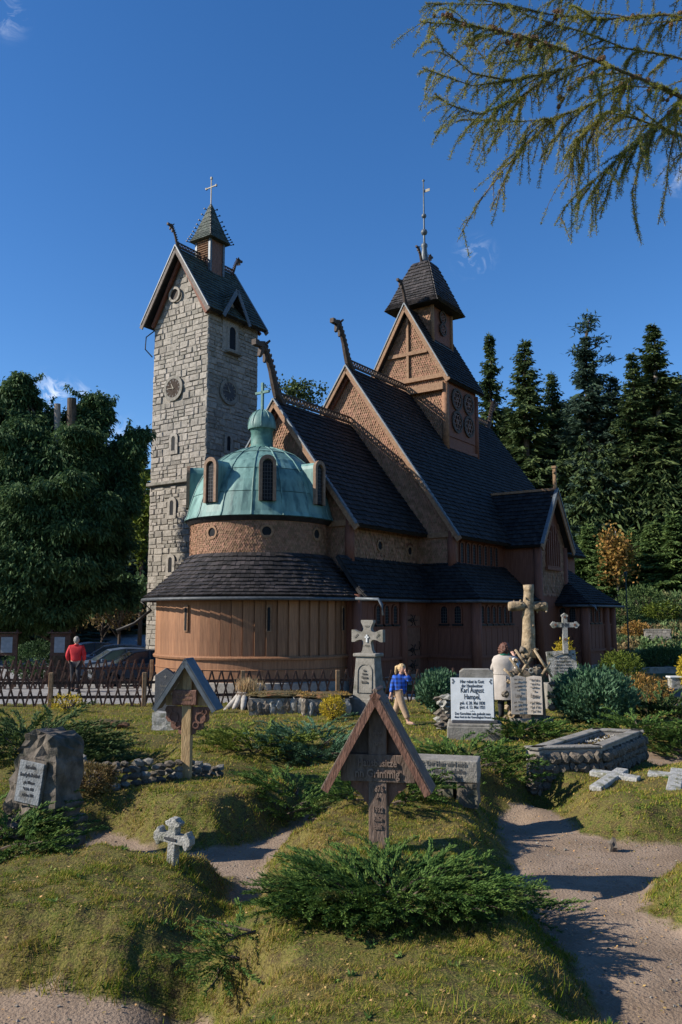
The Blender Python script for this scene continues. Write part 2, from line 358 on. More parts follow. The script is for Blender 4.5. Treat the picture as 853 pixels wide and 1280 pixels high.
def text_part(name, lines, size, m, parent, origin, ex, ey, depth=.004, gap=1.25, widths=None, bold=.0, squeeze=.8):
    """lettering as one mesh: lines centred on 'origin' going down; ex to the right, ey up"""
    ex = Vector(ex).normalized(); ey = Vector(ey).normalized(); ez = ex.cross(ey)
    y = 0.0; ob_ = None
    for i, t in enumerate(lines):
        vs, fs = [], []
        if isinstance(t, tuple): t, sz = t
        else: sz = size
        cu = bpy.data.curves.new('t', 'FONT'); cu.body = t; cu.size = sz; cu.align_x = 'CENTER'; cu.extrude = depth; cu.resolution_u = 2; cu.offset = bold * sz
        ob = bpy.data.objects.new('t', cu); COL.objects.link(ob)
        me = bpy.data.meshes.new_from_object(ob)
        k = len(vs)
        for v in me.vertices:
            vs.append(tuple(Vector(origin) + ex * (v.co.x * squeeze) + ey * (v.co.y + y) + ez * v.co.z))
        fs += [tuple(j + k for j in p.vertices) for p in me.polygons]
        bpy.data.objects.remove(ob); bpy.data.curves.remove(cu); bpy.data.meshes.remove(me)
        nxt = lines[i + 1][1] if i + 1 < len(lines) and isinstance(lines[i + 1], tuple) else size
        y -= gap * (sz + nxt) / 2
        b = MB(); b.add(vs, fs); ob_ = b.build(name, m, parent, fix=False)
    return ob_

# ------------------------------------------------------------------ view rays (to read places off the photograph)
def ray(px, py): return sky_dir(px, py)
def onz(px, py, z=0.0):
    r = ray(px, py); t = (z - EYE) / r.z; return Vector((r.x * t, r.y * t, z))
def at(px, py, D):
    r = ray(px, py); t = D / r.y; return Vector((r.x * t, D, EYE + r.z * t))

# ------------------------------------------------------------------ terrain
def poly_world(pts, z=.12): return np.array([[*onz(x, y, z)[:2]] for x, y in pts])
def seg_dist(P, A, B):
    d = B - A; L = (d ** 2).sum() + 1e-12; t = np.clip(((P - A) @ d) / L, 0, 1)
    return np.sqrt(((P - A - t[:, None] * d) ** 2).sum(1))
def poly_sd(P, poly):
    n = len(poly); D = np.full(len(P), 1e9); inside = np.zeros(len(P), bool)
    for i in range(n):
        A, B = poly[i], poly[(i + 1) % n]; D = np.minimum(D, seg_dist(P, A, B))
        c = ((A[1] > P[:, 1]) != (B[1] > P[:, 1])); xi = (B[0] - A[0]) * (P[:, 1] - A[1]) / (B[1] - A[1] + 1e-12) + A[0]
        inside ^= c & (P[:, 0] < xi)
    return np.where(inside, -D, D)
PATHS = [poly_world(p) for p in (
    [(765, 1300), (752, 1250), (735, 1205), (700, 1168), (660, 1150), (640, 1120), (645, 1075), (632, 1040), (622, 1012), (648, 1000), (680, 990), (690, 1010),
     (720, 1036), (790, 1050), (900, 1052), (960, 1070), (853, 1078), (812, 1092), (796, 1130), (853, 1158), (960, 1170), (1000, 1300)],
    [(105, 1048), (135, 1036), (200, 1058), (280, 1060), (335, 1040), (392, 1014), (395, 1000), (432, 1000), (425, 1018), (360, 1052), (322, 1080),
     (335, 1108), (292, 1112), (296, 1090), (210, 1090), (140, 1082)],
    [(-160, 1230), (-20, 1228), (60, 1224), (120, 1240), (250, 1238), (262, 1260), (240, 1300), (-200, 1320)],
    [(130, 957), (190, 952), (205, 968), (125, 976)],
    [(800, 935), (853, 938), (930, 945), (930, 962), (853, 958), (790, 947)])]
TROUGHS = [(poly_world(p), w, h) for p, w, h in (
    ([(335, 1110), (262, 1165), (235, 1215), (240, 1255)], .28, .2),
    ([(175, 985), (285, 988), (400, 962), (470, 955)], .35, .16),
    ([(-40, 1110), (60, 1100), (120, 1070)], .3, .16),
    ([(640, 1012), (590, 1005), (545, 1005)], .3, .12),
    ([(120, 965), (230, 930), (330, 905)], .4, .10),
    ([(700, 955), (853, 940), (950, 940)], .4, .12),
    ([(648, 978), (700, 992), (760, 985), (812, 962)], .42, .24),
    ([(345, 985), (410, 985), (440, 1005)], .2, .12))]
ROAD = np.array([[-40, 23.6], [-9, 23.35], [-5, 23.5], [-1, 24.3], [4, 25.0], [9, 26.5], [9, 27.2], [4, 27.2], [-2, 26.0], [-6.3, 28.2], [-5.5, 36], [-4, 60], [-30, 60], [-40, 45], [-16, 34], [-12, 28.3], [-40, 28.5]])
def sst(x, a, b):
    t = np.clip((x - a) / (b - a), 0, 1); return t * t * (3 - 2 * t)
def wav(x, y, f, p): return np.sin(x * f + p) * np.cos(y * f * 1.13 + 1.7 * p) + .5 * np.sin((x + y) * f * 1.9 + 2.3 * p) * np.cos((x - y) * f * 1.7 + p)
def fields(X, Y):
    P = np.stack([X, Y], 1)
    near = (np.hypot(X, Y) < 32)
    dp = np.full(len(P), 5.0); tr = np.zeros(len(P))
    if near.any():
        Q = P[near]; q = np.full(len(Q), 5.0)
        for poly in PATHS: q = np.minimum(q, poly_sd(Q, poly))
        dp[near] = q; t = np.zeros(len(Q))
        for line, w, h in TROUGHS:
            d = np.full(len(Q), 9.0)
            for i in range(len(line) - 1): d = np.minimum(d, seg_dist(Q, line[i], line[i + 1]))
            t = np.maximum(t, h * np.exp(-(d / w) ** 2))
        tr[near] = t
    dr = poly_sd(P, ROAD)
    return dp, tr, dr
def height(X, Y, full=False):
    X = np.atleast_1d(np.asarray(X, float)); Y = np.atleast_1d(np.asarray(Y, float))
    dp, tr, dr = fields(X, Y)
    amp = .30 * (1 - sst(Y, 9, 20)) + .13 * (1 - sst(Y, 17, 22.5))
    dq = dp + .05 * wav(X, Y, 5.0, 1.0) + .025 * wav(X, Y, 13., .4)
    z = .06 * (1 - sst(Y, 14, 22)) + amp * sst(dq, -.02, .55) * (.85 + .15 * wav(X, Y, .9, 2.0)) - tr * (1 - sst(Y, 19, 23))
    z += .022 * wav(X, Y, 2.3, .5) * (1 - sst(Y, 20, 30)) + .010 * wav(X, Y, 7.1, .1) * (dp > .1)
    z += -.06 * sst(-dr, -.2, .3)
    s = Y + .22 * (X - 14)
    z += sst(X, 7, 14) * np.clip(s - 48.5, 0, 13) * .20
    left = sst(-X, 2, 10)
    z += -.55 * left * sst(Y, 29, 34) * (1 - sst(Y, 45, 60))
    z += np.clip(Y - 52, 0, 300) * .14 + np.clip(-X - 45, 0, 100) * .1
    if full: return z, dp, dr
    return z
def G(px, py):
    """first ground point seen through this pixel"""
    r = ray(px, py); t = 3.0; prev = t
    ts = np.concatenate([np.arange(3, 30, .04), np.arange(30, 120, .3)])
    X, Y, Z = r.x * ts, r.y * ts, EYE + r.z * ts
    h = height(X, Y); k = np.argmax(Z < h); return Vector((X[k], Y[k], h[k]))
def zat(x, y): return float(height([x], [y])[0])

def build_ground():
    az = np.concatenate([np.arange(-180, -36, 3.0), np.arange(-36, 36, .26), np.arange(36, 180, 3.0)])
    rad = [0.4, 1.0, 1.7, 2.4]
    while rad[-1] < 42: rad.append(rad[-1] * 1.0115)
    while rad[-1] < 1500: rad.append(rad[-1] * 1.06)
    rad = np.array(rad); A, Rr = np.meshgrid(np.radians(az), rad, indexing='ij')
    X = (Rr * np.sin(A)).ravel(); Y = (Rr * np.cos(A)).ravel(); z, dp, dr = height(X, Y, True)
    z = np.where(np.hypot(X, Y) > 350, z.clip(max=45), z)
    na, nr_ = len(az), len(rad)
    i, j = np.meshgrid(np.arange(na), np.arange(nr_ - 1), indexing='ij'); i2 = (i + 1) % na
    Fq = np.stack([i * nr_ + j, i * nr_ + j + 1, i2 * nr_ + j + 1, i2 * nr_ + j], -1).reshape(-1, 4)
    m = bpy.data.materials.new('turf_and_dirt'); m.use_nodes = True
    n, l = m.node_tree.nodes, m.node_tree.links; b = n['Principled BSDF']; b.inputs['Roughness'].default_value = .95; b.inputs['Specular IOR Level'].default_value = .15
    t = n.new('ShaderNodeTexCoord')
    def noise(s, d=6):
        q = n.new('ShaderNodeTexNoise'); q.inputs['Scale'].default_value = s; q.inputs['Detail'].default_value = d; l.new(t.outputs['Object'], q.inputs['Vector']); return q.outputs['Fac']
    def mixc(f, c1, c2):
        x = n.new('ShaderNodeMixRGB')
        for k, c in (('Color1', c1), ('Color2', c2)):
            if isinstance(c, tuple): x.inputs[k].default_value = (*c, 1)
            else: l.new(c, x.inputs[k])
        l.new(f, x.inputs['Fac']); return x.outputs[0]
    def rng(v, a, b_):
        x = n.new('ShaderNodeMapRange'); x.inputs['From Min'].default_value = a; x.inputs['From Max'].default_value = b_; l.new(v, x.inputs['Value']); return x.outputs[0]
    grass = mixc(rng(noise(1.3), .4, .62), (.075, .095, .016), (.135, .11, .03))
    grass = mixc(rng(noise(14), .42, .62), grass, (.075, .052, .024))
    grass = mixc(rng(noise(70, 8), .48, .62), grass, (.17, .14, .04))
    grass = mixc(rng(noise(120, 4), .55, .66), grass, (.03, .028, .012))
    dirt = mixc(rng(noise(2.2), .35, .65), (.195, .14, .096), (.28, .208, .15))
    dirt = mixc(rng(noise(60, 3), .56, .72), dirt, (.29, .215, .155))
    dirt = mixc(rng(noise(22, 4), .58, .76), dirt, (.15, .10, .07))
    ad = n.new('ShaderNodeAttribute'); ad.attribute_name = 'path_distance'
    ed = n.new('ShaderNodeMath'); ed.operation = 'MULTIPLY_ADD'; ed.inputs[1].default_value = .22; ed.inputs[2].default_value = -.11; l.new(noise(6), ed.inputs[0])
    sm = n.new('ShaderNodeMath'); sm.operation = 'ADD'; l.new(ad.outputs['Fac'], sm.inputs[0]); l.new(ed.outputs[0], sm.inputs[1])
    c = mixc(rng(sm.outputs[0], .0, .08), dirt, grass)
    ar = n.new('ShaderNodeAttribute'); ar.attribute_name = 'road_distance'
    road = mixc(rng(noise(9), .4, .6), (.20, .195, .19), (.30, .29, .28))
    c = mixc(rng(ar.outputs['Fac'], -.05, .02), road, c)
    l.new(c, b.inputs['Base Color'])
    bp = n.new('ShaderNodeBump'); bp.inputs['Strength'].default_value = .8; bp.inputs['Distance'].default_value = .02
    l.new(noise(45, 8), bp.inputs['Height']); l.new(bp.outputs[0], b.inputs['Normal'])
    o = raw('ground', np.stack([X, Y, z], 1), Fq, m, kind='structure', smooth=True)
    for nm, arr in (('path_distance', dp), ('road_distance', dr)):
        a = o.data.attributes.new(nm, 'FLOAT', 'POINT'); a.data.foreach_set('value', arr.astype(np.float32))
    return o
build_ground()
# ------------------------------------------------------------------ roof tiles and fish scales (numpy, joined as kind stuff)
def L3(a, b, z): return Vector((a, -b, z))
def tile_field(P, rows, w, th=.035, lift=.03, over=1.35, seed=0, clip=None, jit=.012):
    """P(s,t) -> (point, outward normal): s 0..1 along the eave, t 0..1 up the slope. width w in metres."""
    rr = random.Random(seed); vs = []; fs = []
    for r in range(rows):
        t0 = r / rows; t1 = min((r + over) / rows, 1.0)
        A, _ = P(0, t0); B, _ = P(1, t0)
        ln = sum((P((i + 1) / 24, t0)[0] - P(i / 24, t0)[0]).length for i in range(24)); n = max(2, int(round(ln / w))); off = .5 * (r % 2)
        for k in range(-1 if off else 0, n):
            s0 = (k + off + .03) / n; s1 = (k + off + .97) / n
            if s1 <= 0 or s0 >= 1: continue
            s0 = max(s0, 0); s1 = min(s1, 1)
            if clip and not clip((s0 + s1) / 2, t0): continue
            tt = max(0, t0 + rr.uniform(-.10, .10) / rows); up = rr.uniform(-.4, 1) * jit
            p = []
            for s, t, base in ((s0, tt, 1), (s1, tt, 1), (s1, t1, 0), (s0, t1, 0)):
                q, nn = P(s, t); h = (lift + th + up) if base else th * .55
                p.append(q + nn * h)
            for s, t in ((s0, tt), (s1, tt)):
                q, nn = P(s, t); p.append(q + nn * (lift + up - .012))
            k0 = len(vs); vs += p
            fs += [(k0, k0 + 1, k0 + 2, k0 + 3), (k0 + 4, k0 + 5, k0 + 1, k0), (k0 + 4, k0, k0 + 3, k0 + 3), (k0 + 1, k0 + 5, k0 + 2, k0 + 2)]
    fs = [f if f[2] != f[3] else (f[0], f[1], f[2]) for f in fs]
    b = MB(); b.v = [tuple(v) for v in vs]; b.f = fs; return b
def flat_patch(E0, E1, T0, T1, sag=0.0, out=None):
    E0, E1, T0, T1 = map(Vector, (E0, E1, T0, T1))
    n = (E1 - E0).cross((T0 + T1) / 2 - (E0 + E1) / 2).normalized()
    if n.z < 0: n = -n
    def P(s, t):
        e = E0.lerp(E1, s); q = T0.lerp(T1, s)
        return e.lerp(q, t) - n * (sag * 4 * t * (1 - t)), n
    return P
def slab_of(P, th=.12, ns=1, nt=6):
    b = MB(); top = []; bot = []
    for i in range(ns + 1):
        for j in range(nt + 1):
            q, n = P(i / ns, j / nt); top.append(q); bot.append(q - n * th)
    m = len(top); vs = top + bot; fs = []; g = lambda i, j: i * (nt + 1) + j
    for i in range(ns):
        for j in range(nt):
            fs.append((g(i, j), g(i + 1, j), g(i + 1, j + 1), g(i, j + 1))); fs.append((m + g(i, j), m + g(i, j + 1), m + g(i + 1, j + 1), m + g(i + 1, j)))
    for i in range(ns):
        fs.append((g(i, 0), m + g(i, 0), m + g(i + 1, 0), g(i + 1, 0))); fs.append((g(i, nt), g(i + 1, nt), m + g(i + 1, nt), m + g(i, nt)))
    for j in range(nt):
        fs.append((g(0, j), g(0, j + 1), m + g(0, j + 1), m + g(0, j))); fs.append((g(ns, j), m + g(ns, j), m + g(ns, j + 1), g(ns, j + 1)))
    return b.add(vs, fs)
def roof(name, parent, quads, w=.15, row=.2, sag=0, m='shingle', th=.12, seed=0):
    """quads: list of (E0,E1,T0,T1); one roof object + one joined 'shingle' child"""
    base = MB(); sh = MB()
    for k, (E0, E1, T0, T1) in enumerate(quads):
        P = flat_patch(E0, E1, T0, T1, sag); s = slab_of(P, th, 1, 6 if sag else 1); base.add(s.v, s.f)
        h = ((Vector(T0) + Vector(T1)) / 2 - (Vector(E0) + Vector(E1)) / 2).length
        tf = tile_field(P, max(2, int(h / row)), w, seed=seed + k); sh.add(tf.v, tf.f)
    o = base.build(name, M['shingle'], parent, fix=False)
    sh.build('shingle', M[m], o, kind='stuff', fix=False); return o
def scales(P, ns, nt, clip=None, tilt=.02, seed=0):
    """pointed fish scales over a surface P(s,t)->(point, normal)"""
    rr = random.Random(seed); vs = []; fs = []
    for j in range(nt):
        for i in range(-1, ns):
            sc = (i + .5 + .5 * (j % 2)) / ns; tc_ = j / nt
            if sc < 0 or sc > 1: continue
            if clip and not clip(sc, tc_): continue
            hw = .5 / ns; tl = tilt * rr.uniform(.5, 1.5); k = len(vs); tw = rr.uniform(-.3, .3) * tilt
            for ds, dt, h in ((-.93, .55, tl * .6 + tw), (0, -.25, tl), (.93, .55, tl * .6 - tw), (.93, 1.3, 0.002), (-.93, 1.3, 0.002)):
                q, n = P(min(max(sc + ds * hw, 0), 1), tc_ + dt / nt); vs.append(q + n * h)
            fs.append((k, k + 1, k + 2, k + 3, k + 4))
    b = MB(); b.v = [tuple(v) for v in vs]; b.f = fs; return b

def dragon_head(name, parent, base, fwd, h, m='carved', s=1.0):
    """carved neck rising from 'base', leaning along fwd, with crest, jaws and ears"""
    b = MB(); f = Vector(fwd).normalized(); u = Vector((0, 0, 1)); o = Vector(base); side = f.cross(u)
    pts = [(-.30, -.12), (-.06, .10), (.05, .32), (.14, .55), (.26, .76), (.40, .93), (.52, 1.0)]
    rad = [.12, .115, .10, .092, .088, .092, .075]; s *= .80
    pts = [o + f * (x * h * .85) + u * (z * h) for x, z in pts]
    b.tube(pts, [r * h * s for r in rad], 8)
    # upper jaw, lower jaw, brow, ears, knobs along the mane
    tip = pts[-1]
    b.bar(tip - f * .05 * h, tip + f * .17 * h - u * .03 * h, .14 * h, .12 * h, u, .09 * h, .09 * h)
    b.box(tip + f * .17 * h - u * .01 * h, (.11 * h, .11 * h, .11 * h))
    b.bar(tip - f * .02 * h - u * .05 * h, tip + f * .05 * h - u * .26 * h, .11 * h, .10 * h, u, .06 * h, .06 * h)
    b.bar(tip - f * .14 * h - u * .16 * h, tip - f * .10 * h - u * .34 * h, .10 * h, .09 * h, u, .05 * h, .05 * h)
    for sgn in (-1, 1):
        b.bar(tip - f * .06 * h + side * sgn * .04 * h, tip - f * .16 * h + side * sgn * .08 * h + u * .10 * h, .08 * h, .06 * h, u, .04 * h, .04 * h)
    for i in range(1, 6):
        p = pts[i]; q = pts[i + 1]
        for k in (.2, .7):
            c = p.lerp(q, k) - f * rad[i] * h * .8 + u * rad[i] * h * .4
            b.bar(c, c - f * .035 * h + u * .05 * h, .07 * h, .05 * h, u, .03 * h, .03 * h)
    return b.build(name, M[m], parent)
def crest(name, parent, p, q, h=.26, step=.2):
    """pierced ridge board: two rails with small knobs and slanted bars between"""
    b = MB(); p = Vector(p); q = Vector(q); L = (q - p).length; d = (q - p) / L; u = Vector((0, 0, 1))
    b.bar(p + u * .03, q + u * .03, .07, .08); b.bar(p + u * h, q + u * h, .06, .05)
    n = int(L / step)
    for i in range(n):
        a = p + d * (i * step); b.bar(a + u * .05, a + d * step * .5 + u * h, .035, .045); b.bar(a + d * step * .5 + u * h, a + d * step + u * .05, .035, .045)
    return b.build(name, M['carved'], parent)
def arched(w, h, n=6):
    return [(-w / 2, 0), (w / 2, 0)] + [(w / 2 * math.cos(a), h - w / 2 + w / 2 * math.sin(a)) for a in [PI * i / n for i in range(n + 1)]]
def arch_window(parent, c, ex, ez, w, h, frame_m='wall_wood', fw=.06, lattice=True, depth=.05):
    """window > frame, pane, lattice; c = bottom centre on the wall, ez outward"""
    c = Vector(c); ex = Vector(ex).normalized(); ez = Vector(ez).normalized(); u = Vector((0, 0, 1))
    b = MB(); o = arched(w + 2 * fw, h + fw); i = arched(w, h); n = len(o)
    vs = []
    for poly, d in ((o, .0), (o, depth), (i, depth), (i, .0)): vs += [c + ex * p[0] + u * (p[1] - (fw if (d is not None and poly is o and p[1] == 0) else 0)) + ez * d for p in poly]
    fs = []
    for k in range(3):
        for j in range(n): fs.append((k * n + j, k * n + (j + 1) % n, (k + 1) * n + (j + 1) % n, (k + 1) * n + j))
    b.add(vs, fs); f = b.build('window', M[frame_m], parent)
    MB().prism(i, c + ez * .006, ex, u, .008, ez).build('pane', M['glass'], f)
    if lattice:
        g = MB(); k = max(2, int(w / .09)); 
        for j in range(1, k): g.bar(c + ex * (-w / 2 + w * j / k) + ez * .018 + u * .02, c + ex * (-w / 2 + w * j / k) + ez * .018 + u * (h * .93), .012, .012, ez)
        r = max(2, int(h / .1))
        for j in range(1, r): g.bar(c + ex * (-w / 2) + ez * .018 + u * (h * j / r), c + ex * (w / 2) + ez * .018 + u * (h * j / r), .012, .012, ez)
        g.build('lattice', M['lead'], f)
    return f
def round_window(parent, c, ex, ez, r, m='beam'):
    u = Vector((0, 0, 1)); f = MB().ring(c, ex, u, r, r * 1.45, .05, 20, Vector(ez)).build('window', M[m], parent)
    MB().prism([(r * 1.02 * math.cos(2 * PI * i / 16), r * 1.02 * math.sin(2 * PI * i / 16)) for i in range(16)], Vector(c) + Vector(ez) * .006, ex, u, .008, ez).build('pane', M['glass'], f)
    return f

# ------------------------------------------------------------------ the stave church
CO = at(325, 770, 29.0); CO.z = 0.0
TH = R(35); CRZ = R(55)
def Wc(a, b, z): return Vector((CO.x + math.sin(TH) * a + math.cos(TH) * b, CO.y + math.cos(TH) * a - math.sin(TH) * b, z))
def build_church():
    ch = thing('stave_church', 'brown wooden stave church with steep black shingle roofs and green copper apse dome', 'church', CO, CRZ)
    U_ = Vector((0, 0, 1)); AX = Vector((1, 0, 0)); VV = Vector((0, -1, 0))     # AX along the nave, VV towards the graveyard side
    # --- apse: boarded round wall
    b = MB(); b.lathe([(3.38, .3), (3.38, 3.2)], 64); core = b.build('apse_wall', M['wall_wood'], ch)
    nb = 62
    for k in range(nb):
        ph = 2 * PI * k / nb
        if not (R(62) < ph < R(300)): continue       # the rest is inside the chancel
        a = -ph; w = 2 * PI * 3.45 / nb
        bd = MB().box((0, 0, 0), (.06, w * .945, 1.83)); o = bd.build('board', M['board'], core) if k == 11 else None
        if k == 11: board_me = o.data
        if o is None: o = shared('board', board_me, core)
        o.location = (3.47 * math.cos(a), 3.47 * math.sin(a), 2.08); o.rotation_euler = (0, 0, a + R(9))
    b = MB(); b.lathe([(3.44, 1.05), (3.58, 1.06), (3.60, 1.12), (3.55, 1.17), (3.44, 1.18)], 72); b.build('sill_rail', M['board'], ch, smooth=False)
    b = MB(); b.lathe([(3.50, .38), (3.50, .75), (3.53, .76), (3.50, .78), (3.50, 1.05)], 72); b.build('skirting', M['board'], ch)
    b = MB(); b.lathe([(3.62, -.6), (3.60, .36), (3.45, .40)], 72); b.build('plinth', M['mortar'], ch)
    for ph in (180, 135, 90):
        p = R(ph); n = Vector((math.cos(p), -math.sin(p), 0)); ex = Vector((0, 0, 1)).cross(n)
        c = n * 3.535 + U_ * 1.95
        f = MB(); f.bar(c - U_ * .03, c + U_ * .78, .16, .03, n); f = f.build('window', M['beam'], ch)
        MB().prism([(x * .8, y) for x, y in arched(.11, .72)], c + n * .017, ex, U_, .006, n).build('pane', M['glass'], f)
    # --- apse skirt roof
    def Pc(s, t):
        ph = R(300) - s * (R(300) - R(62)); r = 3.92 + (2.45 - 3.92) * t; z = 3.0 + 1.42 * t - .16 * 4 * t * (1 - t) * .6
        d = Vector((math.cos(ph), -math.sin(ph), 0)); return d * r + U_ * z, (d * .67 + U_ * .74)
    sk = slab_of(Pc, .1, 60, 6).build('apse_roof', M['shingle'], ch, fix=False)
    tile_field(Pc, 11, .15, seed=3, th=.045, jit=.016).build('shingle', M['shingle_grey'], sk, kind='stuff', fix=False)
    gp = [Vector((3.99 * math.cos(R(x)), -3.99 * math.sin(R(x)), 2.93)) for x in range(66, 298, 4)]
    MB().tube(gp, .055, 6).build('gutter', M['gutter'], ch, smooth=True)
    # --- drum
    def Pd(s, t):
        ph = R(330) - s * R(300); d = Vector((math.cos(ph), -math.sin(ph), 0)); return d * 2.43 + U_ * (4.3 + 1.3 * t), d
    dr = MB().lathe([(2.41, 4.2), (2.41, 5.62)], 64).build('drum', M['wall_wood'], ch)
    hole = [R(x) for x in (180, 135, 90)]
    def clipd(s, t):
        ph = R(330) - s * R(300); z = 4.3 + 1.3 * t
        return not any(math.hypot((ph - q) * 2.43, z - 5.12) < .19 for q in hole)
    scales(Pd, 150, 19, clipd, .028).build('shingle', M['scale'], dr, kind='stuff', fix=False)
    for q in hole:
        n = Vector((math.cos(q), -math.sin(q), 0)); round_window(ch, n * 2.42 + U_ * 5.12, Vector((0, 0, 1)).cross(n), n, .155)
    def Pe(s, t):
        ph = R(330) - s * R(300); d = Vector((math.cos(ph), -math.sin(ph), 0)); return d * (2.46 + .10 * (1 - t) * 0 + .14 * t) + U_ * (5.52 + .16 * t), (d * .8 - U_ * .2).normalized()
    ev = MB().lathe([(2.40, 5.50), (2.48, 5.48), (2.64, 5.66), (2.5, 5.70)], 64).build('dome_eave', M['shingle'], ch)
    tile_field(Pe, 2, .09, th=.02, lift=.012).build('shingle', M['shingle'], ev, kind='stuff', fix=False)
    # --- copper dome
    prof = [(2.66, 5.64), (2.58, 5.78), (2.50, 6.1), (2.40, 6.45), (2.24, 6.88), (2.02, 7.28), (1.70, 7.66), (1.28, 7.98), (.80, 8.20), (.38, 8.32)]
    dome = MB().lathe([(r - .04, z - .02) for r, z in prof], 48).build('dome', M['copper_dark'], ch, smooth=True)
    ng = 16; rows = [(0, 3), (3, 5), (5, 7), (7, 9)]
    for g in range(ng):
        p0 = 2 * PI * (g + .0) / ng + R(11.25)
        for i0, i1 in rows:
            b = MB(); vs = []; n_ = i1 - i0 + 1
            for j in range(4):
                ph = p0 + (2 * PI / ng) * (.02 + .96 * j / 3)
                for i in range(i0, i1 + 1):
                    r, z = prof[i]; jj = .0 if i in (i0, i1) else .012
                    vs.append((math.cos(ph) * (r + jj), math.sin(ph) * (r + jj), z + (.02 if i == i0 and i0 else 0)))
            fs = [(j * n_ + i, (j + 1) * n_ + i, (j + 1) * n_ + i + 1, j * n_ + i + 1) for j in range(3) for i in range(n_ - 1)]
            b.add(vs, fs); b.build('panel', M['copper'], dome, fix=False)
        ph = p0; MB().tube([(math.cos(ph) * (r + .015), math.sin(ph) * (r + .015), z) for r, z in prof], .026, 6).build('seam', M['copper'], dome)
    for q in (R(180), R(135), R(90), R(225)):
        n = Vector((math.cos(q), -math.sin(q), 0)); ex = Vector((0, 0, 1)).cross(n); c = n * 2.50 + U_ * 6.10
        w, h = .48, 1.46
        d = MB().prism(arched(w, h), c - n * 1.3, ex, U_, 1.32, n).build('dormer', M['copper'], ch)
        fr = MB(); o = arched(w + .08, h + .05, 10); i = arched(w - .14, h - .08, 10); nn = len(o); vs = []
        for poly, dd in ((o, .0), (o, .11), (i, .11), (i, .0)): vs += [c + ex * p[0] + U_ * p[1] + n * dd for p in poly]
        fr.add(vs, [(k * nn + j, k * nn + (j + 1) % nn, (k + 1) * nn + (j + 1) % nn, (k + 1) * nn + j) for k in range(3) for j in range(nn)])
        f = fr.build('window', M['dormer_wood'], d)
        # frame pane and glazing sit on the dormer front
        MB().prism(arched(w - .14, h - .10), c + n * .024, ex, U_, .01, n).build('pane', M['glass'], d)
        gz = MB()
        for k in range(1, 4): gz.bar(c + ex * (-.18 + .09 * k) + n * .04 + U_ * .04, c + ex * (-.18 + .09 * k) + n * .04 + U_ * (h - .22), .012, .012, n)
        for k in range(1, 11): gz.bar(c - ex * .17 + n * .04 + U_ * (.12 * k), c + ex * .17 + n * .04 + U_ * (.12 * k), .012, .012, n)
        gz.build('lattice', M['lead'], d)
    MB().lathe([(.50, 8.28), (.44, 8.36), (.40, 8.42), (.39, 8.92), (.43, 8.97), (.45, 9.03)], 20).build('lantern', M['copper_dark'], ch, smooth=True)
    cap = MB().lathe([(.49, 9.0), (.51, 9.04), (.50, 9.20), (.44, 9.42), (.32, 9.60), (.15, 9.72), (.02, 9.76)], 20).build('lantern_cap', M['copper'], ch, smooth=True)
    for g in range(10):
        a = 2 * PI * g / 10; MB().tube([(math.cos(a) * r, math.sin(a) * r, z) for r, z in ((.51, 9.06), (.51, 9.2), (.45, 9.42), (.33, 9.60), (.15, 9.73))], .014, 5).build('seam', M['copper'], cap)
    cr = MB(); ex = Vector((0, -1, 0)); c0 = Vector((0, 0, 9.72))
    cr.bar(c0, c0 + U_ * 1.02, .085, .085, AX); cr.bar(c0 + U_ * .66 - ex * .31, c0 + U_ * .66 + ex * .31, .085, .085, U_)
    cr.build('dome_cross', M['copper_dark'], ch)

    # --- gabled volumes
    def gable(name, a0, a1, zr, ze, hb, wb, zb, seed, front='scale', back=False, over=.3):
        """roof ridge a0..a1 at zr, eaves +-hb at ze; walls +-wb down to zb, front wall at a0+over"""
        wz = ze + (hb - wb) * (zr - ze) / hb - .14
        wall = MB(); f = a0 + over; e = a1 - (over if back else 0)
        top = zr - .16 - 0
        P5 = [(-wb, zb), (wb, zb), (wb, wz), (0, top), (-wb, wz)]
        wall.prism(P5, L3(f, 0, 0), VV, U_, e - f, AX)
        w = wall.build(name + '_wall', M['wall_wood'], ch)
        sl = roof(name + '_roof', ch, [(L3(a0, hb, ze), L3(a1, hb, ze), L3(a0, 0, zr), L3(a1, 0, zr)), (L3(a1, -hb, ze), L3(a0, -hb, ze), L3(a1, 0, zr), L3(a0, 0, zr))], w=.16, row=.225, seed=seed)
        # scales on the front
        H = top - zb; s_step = .105
        def Pf(s, t): return L3(f, -wb + 2 * wb * s, zb + H * t), Vector((-1, 0, 0))
        def cf(s, t):
            bb = abs(-wb + 2 * wb * s); z = zb + H * t; return z < wz or z < top - (top - wz) * bb / wb - .06
        scales(Pf, int(2 * wb / s_step), int(H / .11), cf, .032, seed).build('shingle', M['scale'], w, kind='stuff', fix=False)
        # barge boards with flashing
        for sg in (-1, 1):
            lo = L3(a0 - .02, sg * (hb + .03), ze - .14); hi = L3(a0 - .02, 0, zr - .10)
            bb = MB(); bb.bar(lo, hi, .06, .22, U_); bo = bb.build('barge_board', M['beam'], ch)
            dd = (hi - lo).normalized(); nn = Vector((0, dd.z * sg * -1, 0)); 
            off = U_ * .15
            MB().bar(lo + off, hi + off, .14, .055, U_).build('flashing', M['flash'], bo)
            # inner rafter under the eave
            MB().bar(L3(f - .10, sg * (wb + .02), wz - .12), L3(f - .10, 0, top - .14), .10, .20, U_).build('rafter', M['wall_wood'], ch)
        # corner posts and eave blocks
        for sg in (-1, 1):
            MB().tube([L3(f + .05, sg * (wb - .02), zb), L3(f + .05, sg * (wb - .02), wz - .3)], .17, 10).build('corner_post', M['wall_wood'], ch, smooth=True)
            MB().box(L3(f - .02, sg * (wb - .45), wz - .42), (.16, 1.1, .22)).build('eave_block', M['beam'], ch, bevel=.02)
        return w, wz, top, f
